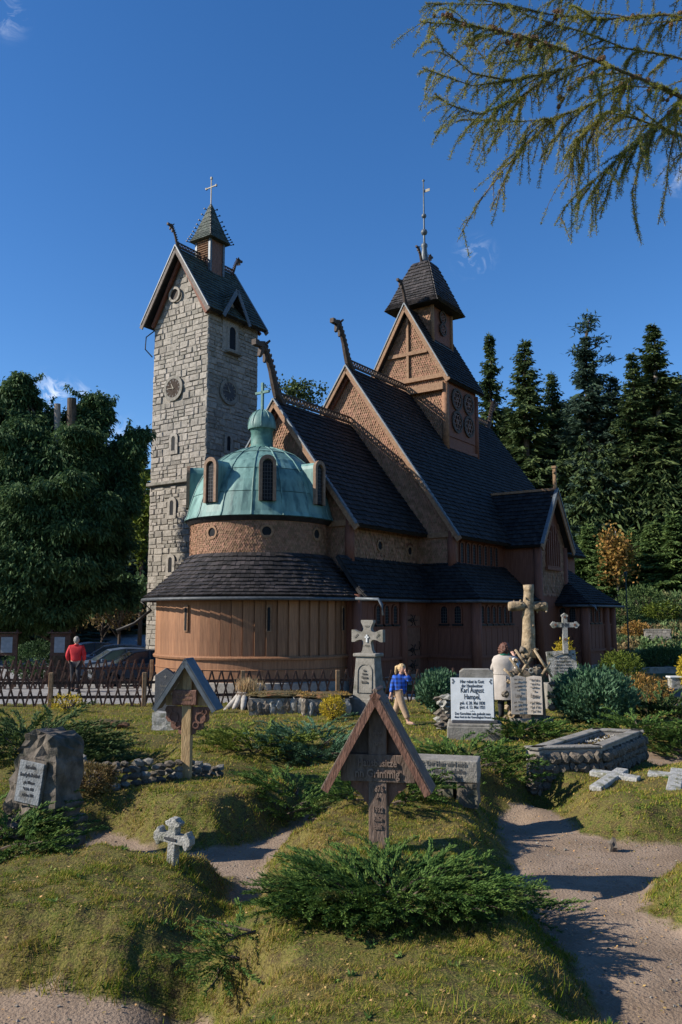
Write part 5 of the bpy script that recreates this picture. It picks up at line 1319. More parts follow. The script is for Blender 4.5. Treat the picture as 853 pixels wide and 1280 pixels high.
juniper('juniper_shrub', 'low juniper below the large white lettered tablet', 585, 958, 1.05, .26, 'juniper', 120, 8, ry=.5, leaf=.06, L0=.46, dens=.6)
juniper('juniper_shrub', 'light green juniper below the rustic log cross', 655, 925, .70, .34, 'juniper', 100, 9, ry=.55, leaf=.065, L0=.5, dens=.6, rise=.35)
juniper('juniper_shrub', 'feathery green juniper at the right edge behind the planter', 828, 902, 1.0, .50, 'juniper_dark', 120, 12, ry=.8, leaf=.08, L0=.6, dens=.45, rise=.7)
juniper('juniper_shrub', 'flat light green juniper right of the raised stone grave', 800, 922, .85, .24, 'juniper', 90, 13, ry=.5, leaf=.07, L0=.5, dens=.5)
juniper('juniper_shrub', 'green juniper sprays cut by the right picture edge above the lying cross', 868, 945, .7, .45, 'juniper', 90, 14, ry=.5, leaf=.06, L0=.5, dens=.6)
juniper('juniper_shrub', 'broad dark juniper behind the leaning rock gravestone', 42, 945, 1.45, .58, 'juniper_dark', 210, 15, ry=.9, leaf=.07, L0=.62, dens=.55)
juniper('juniper_shrub', 'dark juniper with trailing tips between the broad one and the fence', 110, 938, .70, .30, 'juniper_dark', 70, 16, ry=.5, leaf=.06, L0=.5, dens=.55)
juniper('juniper_shrub', 'bright juniper sprays at the lower left picture edge', 0, 1075, .62, .34, 'juniper', 120, 17, ry=.5, leaf=.040, L0=.44)
juniper('juniper_shrub', 'juniper fans hanging over the foot of the rock gravestone', 12, 1046, .30, .30, 'juniper', 26, 18, ry=.2, leaf=.036, L0=.50, rise=.35, dirs=(-40, 40))

def ball_shrub(name, label, px, py, rx, rz, m, seed, n=1500, leaf=.07, up=.3, cz=None, spiky=False, ry=None):
    P = G(px, py); rng = np.random.RandomState(seed); t = thing(name, label, 'shrub', tuple(P)); c = Cloud(); ry = ry or rx
    cz = rz if cz is None else cz
    d = nrmz(rng.normal(size=(n, 3))); k = 1 + .08 * np.sin(d[:, :1] * 9 + d[:, 1:2] * 7) + .05 * np.sin(d[:, 2:] * 17 + d[:, :1] * 13)
    q = d * rng.uniform(.62, 1.0, (n, 1)) * k * [rx, ry, rz] + [0, 0, cz]; q[:, 2] = np.maximum(q[:, 2], .02)
    D = d + [0, 0, up] + rng.normal(size=(n, 3)) * .35
    for j in range(3): c.leaves(q + rng.normal(size=q.shape) * leaf * .3, D + rng.normal(size=q.shape) * .5, leaf * rng.uniform(.6, 1.3, n), leaf * .2, rng)
    c.build('foliage', M[m], t); w = MB()
    for k in range(7):
        a = k * .9; w.tube([(0, 0, -.05), (math.cos(a) * rx * .3, math.sin(a) * ry * .3, cz * .7), (math.cos(a) * rx * .6, math.sin(a) * ry * .6, cz + rz * .4)], [.03, .02, .006], 5, False)
    w.build('stem', M['bark'], t); return t
ball_shrub('thuja_shrub', 'round clipped bright green thuja beside the church corner', 777, 872, .70, .68, 'thuja', 1, 2300, .075)
ball_shrub('yew_shrub', 'wide dark green hedge mound right of the round thuja', 833, 838, 1.35, .62, 'juniper_dark', 2, 2600, .12, cz=.4)
ball_shrub('thuja_shrub', 'golden thuja at the right picture edge', 862, 868, .32, .62, 'gold_leaf', 3, 900, .08)
ball_shrub('thuja_shrub', 'golden yellow thuja behind the small white cross', 707, 872, .36, .85, 'gold_leaf', 4, 1300, .085)
ball_shrub('berry_shrub', 'small bright yellow-orange shrub left of the celtic cross', 416, 900, .28, .26, 'gold_leaf', 5, 700, .05)
ball_shrub('spirea_shrub', 'russet and orange shrub right of the round thuja', 806, 884, .72, .52, 'orange_leaf', 6, 1100, .08, cz=.35)
ball_shrub('heather_shrub', 'small brown heather tuft beside the rock gravestone', 112, 992, .30, .16, 'heath', 7, 900, .045)
ball_shrub('laurel_shrub', 'dark green bush under the cypress beside the notice boards', 45, 850, 1.3, .9, 'cypress', 8, 1600, .15)
ball_shrub('autumn_shrub', 'small yellowish bush in front of the lattice fence', 84, 890, .4, .22, 'gold_leaf', 9, 240, .06)
ball_shrub('juniper_shrub', 'dense upright blue-green juniper in front of the round green thuja', 743, 905, .86, .58, 'juniper_blue', 10, 3800, .10, up=1.1, cz=.55)
ball_shrub('juniper_shrub', 'small upright blue-green juniper above the knobbly stone pillar', 547, 893, .50, .46, 'juniper_blue', 11, 1500, .11, up=1.2, cz=.55)

for lb, px, py, rx, rz, m, sd, lf in (('dark green bush on the bank just below the fence', 803, 768, 1.5, .9, 'juniper_dark', 31, .2), ('light green bush on the bank at the right edge', 848, 775, 1.6, .9, 'ivy', 32, .2),
        ('mid green bush on the bank beside the lamp post', 776, 782, 1.1, .8, 'juniper_dark', 33, .18), ('yellow-green bush above the short bank wall', 828, 776, 1.2, .6, 'thuja', 34, .18), ('low reddish bush on the bank near the lamp post', 796, 800, .8, .5, 'orange_leaf', 35, .15)):
    ball_shrub('bank_shrub', lb, px, py, rx, rz, m, sd, 700, lf)
# ------------------------------------------------------------------ fences
ZUP = Vector((0, 0, 1))
def lattice_fence(label, pts, H, step, pw, post_every, group=None, post_m='post', lean=.30):
    """crossed diagonal pickets on two rails; pts: plan points; every picket, rail and post is a part"""
    a0 = Vector((*pts[0], 0)); t = thing('lattice_fence', label, 'fence', (a0.x, a0.y, zat(a0.x, a0.y)), 0, group); O = Vector(t.location)
    pk = None; po = None
    for a, b in zip(pts[:-1], pts[1:]):
        A = Vector((*a, 0)); B = Vector((*b, 0)); d = (B - A); L = d.length; d.normalize(); n = Vector((d.y, -d.x, 0)); ang = math.atan2(d.y, d.x)
        if n.y > 0: n = -n
        k = int(L / step)
        for i in range(k):
            for sg in (-1, 1):
                c = A + d * (step * (i + .5)); g = zat(c.x, c.y)
                if pk is None:
                    o = MB().box((0, 0, 0), (pw, pw * .55, math.hypot(H, H * lean * 2) * .98)).build('picket', M['fence'], t); pk = o.data
                else: o = shared('picket', pk, t)
                o.location = c + Vector((0, 0, g + H * .5 + .01 * rnd.uniform(-1, 1))) + n * (.012 * sg + .002) - O
                o.rotation_euler = Euler((0, sg * math.atan(lean * 2 * step / H * 1.55) + rnd.uniform(-.03, .03), ang), 'XYZ')
        m = max(1, int(L / post_every + .5))
        for i in range(m):
            p = A + d * (L * i / m); q = A + d * (L * (i + 1) / m)
            for h in (.30, .74):
                MB().bar(p + ZUP * (zat(p.x, p.y) + H * h) - n * .035 - O, q + ZUP * (zat(q.x, q.y) + H * h) - n * .035 - O, .04, .075, ZUP).build('rail', M['fence'], t)
        for i in range(m + 1):
            p = A + d * (L * i / m)
            if po is None: o = MB().box((0, 0, 0), (.11, .11, H + .35)).build('post', M[post_m], t, bevel=.01); po = o.data
            else:
                o = shared('post', po, t); bv = o.modifiers.new('bevel', 'BEVEL'); bv.width = .01
            o.location = p + ZUP * (zat(p.x, p.y) + H / 2 - .12) - O + n * .06; o.rotation_euler = (0, 0, ang)
    return t
lattice_fence('dark brown lattice fence between the graves and the church apse', [(-10.2, 22.35), (-5.3, 22.75), (-.1, 23.5), (3.9, 24.0), (6.6, 25.0)], .86, .255, .045, 2.9)
lattice_fence('dark lattice fence on the far side of the road behind the man in red', [(-13.2, 28.5), (-9.1, 28.7), (-6.5, 28.9)], .92, .255, .05, 3.0)
lattice_fence('weathered lattice fence running along the top of the grassy bank at the right', [tuple(at(x, 750, d))[:2] for x, d in ((750, 61), (815, 60.5), (905, 58.5))], 1.0, .55, .075, 3.2)

# ------------------------------------------------------------------ grave markers
def place(name, label, cat, px, py, yaw=0.0, group=None, tilt=(0, 0), sink=0.0):
    P = G(px, py); return thing(name, label, cat, (P.x, P.y, P.z - sink), R(yaw), group, tilt)
X_ = Vector((1, 0, 0)); Y_ = Vector((0, 1, 0))

def roofed_cross_dark():
    # local frame: front faces -Y, x to the right; about 1.42 m tall
    t = place('roofed_grave_cross', 'dark brown carved wooden cross under a steep gabled roof, nearest to the path', 'grave marker', 474, 1062, -12)
    t.scale = (.97, .97, .96)
    MB().box((0, 0, .56), (.165, .10, 1.42)).build('post', M['brown_paint'], t, bevel=.008)
    MB().box((0, -.018, .70), (.66, .085, .235)).build('crossbar', M['brown_paint'], t, bevel=.006)
    MB().prism([(-.28, .80), (.28, .80), (.0, 1.27)], (0, .035, 0), X_, ZUP, .02, Y_).build('gable_board', M['brown_paint'], t)
    for sg in (-1, 1):
        br = [(sg * .075, .58), (sg * .25, .58), (sg * .24, .53), (sg * .16, .47), (sg * .10, .38), (sg * .075, .36)]
        MB().prism(br if sg > 0 else br[::-1], (0, -.01, 0), X_, ZUP, .03, Y_).build('bracket', M['red_wood'], t)
        lo = Vector((sg * .475, 0, .52)); hi = Vector((0, 0, 1.37))
        d = (hi - lo).normalized(); nn = Vector((d.z * sg, 0, -d.x * sg))
        b = MB(); b.bar(lo, hi + d * .03, .33, .028, nn); o = b.build('roof_board', M['brown_paint'], t, bevel=.004)
        MB().bar(lo - nn * .03 - Y_ * .16, hi - nn * .03 - Y_ * .16, .02, .06, nn).build('edge_strip', M['red_wood'], o)
    text_part('inscription', [('Hausbesitze', .088), ('nn Grimmig', .10)], .11, M['carved_light'], t, (0.0, -.063, .72), X_, ZUP, .016, 1.0, squeeze=.82, bold=.02)
    text_part('inscription', [('1876', .075), ('*', .07), ('1932', .065), ('Ruhe', .055), ('sanft', .055)], .06, M['carved_light'], t, (0, -.052, .50), X_, ZUP, .008, 1.25, squeeze=.7, bold=.02)
    text_part('inscription', [('Hier', .07), ('ruht', .07)], .06, M['carved_light'], t, (.0, -.052, .98), X_, ZUP, .008, 1.2, squeeze=.65, bold=.02)
roofed_cross_dark()

def roofed_cross_pale():
    t = place('roofed_grave_cross', 'honey coloured wooden cross with small name board and blue grey sheet roof', 'grave marker', 233, 973, -11)
    MB().box((0, 0, .62), (.125, .085, 1.56)).build('post', M['cross_wood'], t, bevel=.008)
    MB().box((0, 0, .95), (.58, .05, .13)).build('crossbar', M['cross_wood'], t, bevel=.006)
    MB().prism([(-.24, 1.0), (.24, 1.0), (.0, 1.38)], (0, .02, 0), X_, ZUP, .02, Y_).build('gable_board', M['cross_wood'], t)
    nb_ = MB().box((-.02, -.06, .99), (.33, .035, .19)).build('name_board', M['red_wood'], t, bevel=.012)
    text_part('inscription', [('Ernst Gerh.', .058), ('Hausbesitzer', .045)], .06, M['beam'], nb_, (-.02, -.079, 1.01), X_, ZUP, .003, 1.1, squeeze=.75, bold=.01)
    for sg in (-1, 1):
        pl = []
        for cx, cz, r, a0, a1 in ((.20, .80, .10, -20, 70), (.27, .77, .07, -60, 30), (.24, .67, .075, -90, 20), (.15, .60, .07, -120, -10)):
            pass
        out = [(.07, .90), (.34, .90), (.365, .85), (.34, .80), (.355, .75), (.32, .70), (.27, .69), (.26, .63), (.21, .59), (.15, .60), (.13, .54), (.07, .53)]
        br = [(sg * x * .82, z * .95 + .02) for x, z in out]; b = MB().prism(br if sg > 0 else br[::-1], (0, -.018, 0), X_, ZUP, .036, Y_)
        o = b.build('scalloped_bracket', M['red_wood'], t, bevel=.006)
        rl = MB(); rl.ring((sg * .18, -.022, .74), X_, ZUP, .05, .07, .012, 14, -Y_); rl.ring((sg * .12, -.022, .65), X_, ZUP, .03, .045, .012, 12, -Y_); rl.ring((sg * .23, -.022, .81), X_, ZUP, .025, .038, .012, 12, -Y_)
        rl.build('rosette', M['red_wood'], o)
        lo = Vector((sg * .41, 0, .84)); hi = Vector((0, 0, 1.45)); d = (hi - lo).normalized(); nn = Vector((d.z * sg, 0, -d.x * sg))
        o = MB().bar(lo, hi + d * .02, .26, .024, nn).build('roof_board', M['brown_paint'], t)
        MB().bar(lo + nn * .016, hi + nn * .016 + d * .02, .28, .008, nn).build('roof_sheet', M['blue_roof'], o)
        MB().bar(lo - nn * .02 - Y_ * .135, hi - nn * .02 - Y_ * .135, .014, .05, nn).build('edge_strip', M['blue_roof'], o)
roofed_cross_pale()

def rough_stone(b, pts, depth, seed, axis=Y_, noise=.03, bulge=.05, z=ZUP, x=X_, sub=5):
    """slab from a 2D outline, subdivided and roughened"""
    bm = bmesh.new(); n = len(pts); f = [bm.verts.new(x * p[0] + z * p[1] - axis * depth / 2) for p in pts]; bm.faces.new(f)
    r = bmesh.ops.extrude_face_region(bm, geom=list(bm.faces)); vs = [v for v in r['geom'] if isinstance(v, bmesh.types.BMVert)]
    bmesh.ops.translate(bm, vec=axis * depth, verts=vs)
    bmesh.ops.triangulate(bm, faces=bm.faces)
    for _ in range(2): bmesh.ops.subdivide_edges(bm, edges=[e for e in bm.edges if e.calc_length() > .09], cuts=1, use_grid_fill=False); bmesh.ops.triangulate(bm, faces=[f for f in bm.faces if len(f.verts) > 4])
    rr = random.Random(seed); ph = [rr.uniform(0, 6) for _ in range(6)]
    for v in bm.verts:
        p = v.co; k = math.sin(p.x * 17 + ph[0]) * math.cos(p.z * 13 + ph[1]) + .6 * math.sin(p.z * 31 + p.x * 9 + ph[2]) + .5 * math.sin(p.y * 23 + p.z * 21 + ph[3])
        v.co += Vector((p.x * .3, p.y, 0)).normalized() * k * noise * .6 + Vector((rr.uniform(-1, 1), rr.uniform(-1, 1), rr.uniform(-1, 1))) * noise * .35
    vv = [tuple(v.co) for v in bm.verts]; bm.verts.index_update(); ff = [tuple(v.index for v in f.verts) for f in bm.faces]; bm.free(); return b.add(vv, ff)

def rock_gravestone():
    t = place('rock_gravestone', 'rough rock gravestone with an inset white inscription plate, leaning at the left edge', 'gravestone', 50, 1038, -20, tilt=(R(-3), R(3))); t.scale = (.80, .88, .88)
    out = [(-.36, -.15), (.34, -.15), (.36, .3), (.33, .75), (.28, .98), (.14, 1.04), (-.02, 1.07), (-.16, 1.0), (-.26, .80), (-.34, .4)]
    rough_stone(MB(), out, .44, 3, noise=.05).build('stone', M['dark_rock'], t)
    MB().box((.0, -.250, .53), (.40, .03, .48), Euler((0, R(3), 0))).build('recess', M['dark_rock'], t)
    pl = MB().box((.01, -.268, .53), (.35, .02, .43), Euler((0, R(3), 0))).build('plate', M['worn_plate'], t, bevel=.004)
    text_part('inscription', [('Ruhestätte', .055), ('Frau Lydia Reichert', .058), ('geb. Wittwer', .048), ('* 8. Feb. 1893', .044), ('+ 5. Dez. 1918', .044)], .05, M['ink'], pl, (.01, -.281, .67), X_, ZUP, .002, 1.42, squeeze=.62, bold=.008)
    MB().box((.04, .02, .0), (.80, .58, .34), Euler((0, 0, .05))).build('base', M['dark_rock'], t, bevel=.04)
    MB().blob((-.05, -.36, .05), (.34, .12, .09), 5, 2, .2).build('base_stone', M['rock'], t)
rock_gravestone()

def budded_cross():
    t = place('stone_cross', 'small weathered pale stone cross with lobed ends on the near grass mound', 'grave cross', 216, 1079, -26, tilt=(R(2), R(4)))
    w = .042; b = MB(); t.scale = (.90, .95, .86)
    def arm(ax, up_, L, org):
        e = .075; out = [(-w, 0), (w, 0), (w, L * .55), (e, L * .62), (e + .012, L * .78), (w + .008, L * .88), (.03, L), (-.03, L), (-w - .008, L * .88), (-e - .012, L * .78), (-e, L * .62), (-w, L * .55)]
        b.prism(out, Vector(org) - Y_ * .04, ax, up_, .08, Y_)
    arm(X_, ZUP, .18, (0, 0, .245)); arm(ZUP, X_, .175, (.03, .0, .235)); arm(ZUP, -X_, .175, (-.03, 0, .235))
    b.prism([(-w, -.1), (w, -.1), (w * .95, .24), (-w * .95, .24)], (0, -.038, 0), X_, ZUP, .076, Y_)
    b.build('cross', M['pale_stone'], t, bevel=.008)
    MB().box((-.01, -.043, .235), (.13, .014, .022)).build('slot', M['ink'], t)
budded_cross()

def stone_border():
    """dry-laid kerb of round stones round the grave of the pale roofed cross"""
    t = place('stone_border', 'curved dry-stone border of rounded grey stones below the pale roofed cross', 'stone border', 190, 1000)
    O = Vector(t.location); rr = random.Random(9); me = []
    for s_ in range(5): 
        o = MB().blob((0, 0, 0), (1, .85, .8), 100 + s_, 1, .22).build('stone', M['grave_stone'] if s_ % 2 else M['rock'], t); me.append(o)
    line = [(92, 1000), (105, 1012), (140, 1017), (180, 1011), (220, 1000), (255, 990), (284, 984)]
    pts = [onz(x, y, .14) for x, y in line]; n = 0
    for a, b in zip(pts[:-1], pts[1:]):
        L = (b - a).length; k = max(1, int(L / .115))
        for i in range(k):
            p = a.lerp(b, i / k); rows = 4 if p.x < onz(190, 1005, .14).x else 3
            for r in range(rows):
                q = p + Vector((rr.uniform(-.025, .025), rr.uniform(-.02, .03) + .035 * r, 0)); s_ = rr.uniform(.052, .088)
                if n < 5: o = me[n]
                else: o = shared('stone', me[rr.randint(0, 4)].data, t)
                n += 1; g = zat(q.x, q.y)
                o.location = Vector((q.x, q.y, g + .03 + r * .075)) - O; o.scale = (s_ * 1.15, s_, s_ * .9); o.rotation_euler = (rr.uniform(-.4, .4), rr.uniform(-.4, .4), rr.uniform(0, 6))
    for x, y in ((96, 985), (130, 985), (200, 975), (225, 972), (262, 975), (275, 978), (210, 985), (150, 980)):
        q = onz(x, y, .2); o = shared('stone', me[rr.randint(0, 4)].data, t); o.location = Vector((q.x, q.y, zat(q.x, q.y) + .02)) - O; o.scale = (.07, .06, .05); o.rotation_euler = (0, 0, rr.uniform(0, 6))
stone_border()

def celtic_cross():
    t = place('celtic_cross_monument', 'grey celtic stone cross on a tall tapering inscribed pedestal behind the dark roofed cross', 'gravestone', 461, 893, -27)
    t.scale = (1.06, 1.06, 1.02)
    MB().box((0, 0, .12), (.80, .60, .55)).build('base', M['grave_stone'], t, bevel=.03)
    MB().box((0, 0, .86), (.60, .46, 1.0), taper=.78).build('pedestal', M['grave_stone'], t, bevel=.015)
    MB().box((0, 0, 1.40), (.58, .46, .08)).build('cap', M['grave_stone'], t, bevel=.02)
    # recessed panel outline and letters
    p = arched(.34, .66, 8); fr = MB(); o = [(x * 1.12, y * 1.04) for x, y in p]; nn = len(p); c = Vector((0, -.222, .52)); up = Vector((0, .06, 1)).normalized()
    vs = [c + X_ * q[0] + up * q[1] - Y_ * d for poly, d in ((o, 0), (o, .025), (p, .025), (p, 0)) for q in poly]
    fr.add(vs, [(k * nn + j, k * nn + (j + 1) % nn, (k + 1) * nn + (j + 1) % nn, (k + 1) * nn + j) for k in range(3) for j in range(nn)]); fr.build('panel_frame', M['grave_stone'], t)
    text_part('inscription', [('Hier', .06), ('ruhet in', .06), ('Gottes', .085), ('Frieden', .085)], .07, M['ink_soft'], t, (0, -.213, 1.02), X_, up, .008, 1.25, squeeze=.65, bold=.01)
    # cross outline with curved inner corners
    def q(x, z): return (x, z)
    r = .095; a = .062; L = .24; zc = 1.78; out = []
    # right-top quadrant going round
    def arm(dx, dz):
        pass
    pts = []
    w0, w1, Lx, Lt, Lb = .12, .055, .31, .31, .32
    # top arm
    def curve(p, c, q_, n=5): return [((1 - i / n) ** 2 * p[0] + 2 * (i / n) * (1 - i / n) * c[0] + (i / n) ** 2 * q_[0], (1 - i / n) ** 2 * p[1] + 2 * (i / n) * (1 - i / n) * c[1] + (i / n) ** 2 * q_[1]) for i in range(n + 1)]
    quad = [(w0, Lt), (w0, Lt - .05)] + curve((w0, Lt - .05), (.045, .14), (.09, .09)) + curve((.09, .09), (.14, .045), (Lx - .05, w0))[1:] + [(Lx, w0)]
    full = quad + [(x, -z) for x, z in quad[::-1]]
    full = full + [(-x, -z) for x, z in full] 
    full = [(x, z if z > -.2 else z - .06) for x, z in full]
    MB().prism([(x * 1.28, zc + .07 + z * 1.22) for x, z in full][::-1], (0, -.07, 0), X_, ZUP, .14, Y_).build('cross', M['grave_stone'], t)
    MB().bar((0, -.085, zc - .08), (0, -.085, zc + .10), .035, .02, Y_).bar((-.05, -.085, zc + .04), (.05, -.085, zc + .04), .035, .02, Y_).build('small_cross_relief', M['plaque_white'], t)
    rel = MB()
    for dx, dz in ((0, .30), (.27, .07), (-.27, .07), (0, -.16)):
        for k in range(3): rel.ring((dx + (.03 * (k - 1) if dz else 0), -.07, zc + dz + (.03 * (k - 1) if dx else 0)), X_, ZUP, .012, .024, .012, 8, -Y_)
    rel.build('knotwork', M['grave_stone'], t)
celtic_cross()

def block_tomb():
    t = place('block_tomb', 'low rectangular granite block with an engraved line of text behind the dark roofed cross', 'gravestone', 558, 994, -14); t.scale = (.92, .92, .88)
    MB().box((0, .0, .33), (.80, .42, .26)).build('block', M['grave_stone'], t, bevel=.012)
    for k, x in enumerate((-.30, -.02, .27)):
        rough_stone(MB(), [(-.125, -.1), (.125, -.1), (.115, .19), (-.12, .2)], .40, 40 + k, noise=.02).build('foot_stone', M['rock'], t).location = (x, .01, 0)
    text_part('inscription', [('St. Der Herr wird mich', .085), ('vom Uebel u. aushelfen', .08), ('himmlischen Reich!', .08)], .08, M['ink_soft'], t, (0, -.214, .39), X_, ZUP, .003, 1.0, squeeze=.68, bold=.006)
block_tomb()

def white_tablet():
    t = place('tablet_gravestone', 'grey stone block carrying a large white tablet with black lettering', 'gravestone', 594, 924, -8)
    t.scale = (.93, .93, .93); t.location.z -= .05
    MB().box((0, .12, .10), (1.04, .80, .42)).build('base', M['grave_stone'], t, bevel=.02)
    MB().box((0, .12, .33), (1.0, .76, .06)).build('base_moulding', M['grave_stone'], t, bevel=.02)
    MB().box((-.0, .12, .39), (.86, .60, .07)).build('base_moulding', M['dark_granite'], t, bevel=.015)
    b = MB(); b.prism([(-.34, .42), (.34, .42), (.32, 1.30), (.25, 1.35), (-.25, 1.35), (-.32, 1.30)], (.05, .0, 0), X_, ZUP, .38, Y_); b.build('block', M['dark_granite'] if False else M['grave_stone'], t, bevel=.01)
    tl = Euler((R(-8), 0, 0)); up = Vector((0, .139, .990)); n = Vector((0, -.990, .139)); c = Vector((-.04, -.10, .80))
    pl = MB().box(c, (.80, .035, .80), tl).build('tablet', M['plaque_white'], t, bevel=.003, label='large white lettered tablet')
    text_part('inscription', [('Hier ruhet in Gott', .088), ('der Hausbesitzer', .085), ('Karl August', .135), ('Hampel,', .135), ('geb. d. 20. Mai 1838', .085), ('gest. d. 13. Mai 1921', .085), ('-- + --', .05), ('Des Gerechten sein gedenkt man', .072), ('denn Gott ist der Gerechtigkeit Freund', .062)], .08, M['ink'], pl, c + n * .020 + up * .30, X_, up, .002, .90, squeeze=.68, bold=.014)
    cn_ = MB()
    for sg in (-1, 1):
        cn_ = MB()
        for k in range(3): cn_.ring(c + n * .019 + up * (.36 - .03 * k) + X_ * sg * (.36 - .02 * k * (k < 2)), X_, up, .010, .018, .003, 8, n)
        cn_.build('corner_ornament', M['ink'], pl)
white_tablet()

def knobbly_pillar():
    t = place('rock_pillar', 'short lumpy grey stone pillar left of the large white lettered tablet', 'stone pillar', 556, 912, 0)
    rr = random.Random(3)
    for k in range(13):
        MB().blob((rr.uniform(-.08, .10), rr.uniform(-.1, .1), .06 + .047 * k), (rr.uniform(.09, .14), rr.uniform(.09, .13), rr.uniform(.05, .09)), 60 + k, 2, .35, freq=2.5).build('lump', M['pale_stone' if k % 3 == 0 else 'rock'], t)
    MB().box((.16, .08, .30), (.22, .20, .66)).build('core_block', M['grave_stone'], t, bevel=.02)
knobbly_pillar()

def log_cross():
    t = place('log_cross_monument', 'tall cross of knotty stone logs on a rockwork base holding an open-book inscription', 'gravestone', 662, 905, -8)
    O = Vector(t.location); rr = random.Random(12)
    D = O.y
    def loc(px, py, dy=0): return at(px, py, D + dy) - O
    def rot2(v): v = Vector(v); v.rotate(Euler((0, 0, R(8)))); return v
    top = rot2(loc(661, 731)); bot = rot2(loc(661, 822)); arm_l = rot2(loc(636, 758)); arm_r = rot2(loc(684, 758))
    b = MB(); pts = []; rad = []
    for i in range(13):
        f = i / 12; p = Vector(bot).lerp(top, f); pts.append(p + Vector((rr.uniform(-.006, .006), 0, 0))); rad.append(.155 - .045 * min(1, f * 1.4) + rr.uniform(-.004, .004))
    b.tube(pts, rad, 14); b.build('log', M['cross_stone'], t, smooth=True)
    for e, sg in ((arm_l, -1), (arm_r, 1)):
        q = MB(); c = Vector((top.x, top.y, arm_l.z)); q.tube([c - X_ * sg * .03, c.lerp(e, .5) + ZUP * .01, c.lerp(e, .86), c.lerp(e, 1.0)], [.092, .10, .108, .092], 12); o = q.build('log', M['cross_stone'], t, smooth=True)
        for k in range(6):
            p = c.lerp(e, rr.uniform(.35, .95)); a = rr.uniform(0, 6.28); dv = Vector((0, math.cos(a), math.sin(a)))
            MB().tube([p + dv * .09, p + dv * .145], [.026, .018], 7).build('knot', M['cross_stone'], o)
    for k in range(8):
        f = (k + .5) / 8; p = Vector(bot).lerp(top, f); a = rr.uniform(2.6, 6.8); dv = Vector((math.cos(a), math.sin(a), 0)); MB().tube([p + dv * .09, p + dv * .15], [.03, .018], 7).build('knot', M['cross_stone'], t)
    # rockwork: short branches and lumps heaped between cross and book
    zb = bot.z
    MB().box((0, .12, .55), (.70, .46, 1.15), taper=.85).build('rockwork_core', M['rock'], t, bevel=.03)
    MB().box((.05, .12, -.02), (.86, .66, .30)).build('base', M['grave_stone'], t, bevel=.03)
    n = 0
    for px, py, r in ((650, 838, .07), (672, 835, .08), (645, 826, .06), (661, 824, .09), (668, 812, .07), (654, 812, .07), (640, 842, .07), (678, 846, .07), (685, 838, .05), (690, 855, .07), (689, 870, .07), (690, 885, .07), (636, 852, .06), (632, 868, .06), (634, 884, .06), (657, 842, .05), (640, 893, .08), (650, 897, .08), (632, 898, .06), (665, 899, .06)):
        p = rot2(loc(px, py, rr.uniform(-.12, .05))); MB().blob(tuple(p), (r * rr.uniform(.8, 1.3), r, r * rr.uniform(.8, 1.2)), 200 + n, 2, .3, freq=2.2).build('lump', M['rock' if n % 2 else 'cross_stone'], t); n += 1
    for a_, b_ in (((637, 822), (655, 846)), ((690, 846), (668, 812)), ((648, 846), (664, 822)), ((630, 836), (646, 850)), ((676, 846), (688, 828)), ((644, 812), (664, 838))):
        p = rot2(loc(*a_, -.16)); q = rot2(loc(*b_, -.16)); MB().tube([p, p.lerp(q, .5) + Vector((0, -.02, 0)), q], [.026, .034, .026], 8).build('stone_branch', M['cross_stone'], t, smooth=True)
    MB().ring(rot2(loc(664, 838, -.2)), X_, ZUP, .03, .055, .05, 14, -Y_).build('wreath', M['pale_stone'], t)
    # open book
    for sg in (-1, 1):
        ex = Vector((1, -.14 * sg, 0)).normalized(); c = Vector((-.0 + sg * .160 - .06, -.20, .62)); up = Vector((0, .05, 1)).normalized()
        pg = MB().prism([(-.158, -.40), (.158, -.40), (.158, .36 + .01 * sg), (.0, .385), (-.158, .36 - .01 * sg)], c, ex, up, .05, -Y_).build('page', M['plaque_cream'], t, bevel=.004)
        ls = [('Hier ruht in', .06), ('unsere Frau', .055), ('und Mutter', .055), ('Frau', .06), ('Luise' if sg < 0 else 'Exner', .11), ('geb. Walter', .065), ('geb. d. 1853', .06), ('gest. 1918', .06)]
        text_part('inscription', ls, .05, M['ink'], pg, c + Vector((0, -.055 - .0, .29)), ex, up, .002, 1.35, squeeze=.62, bold=.012)
M['cross_stone'] = mat('yellowish_carved_stone', (.21, .15, .085), (.38, .29, .185), 11, .9, 1.0, 18, c3=(.10, .075, .05), s3=5, t3=(.52, .66))
log_cross()

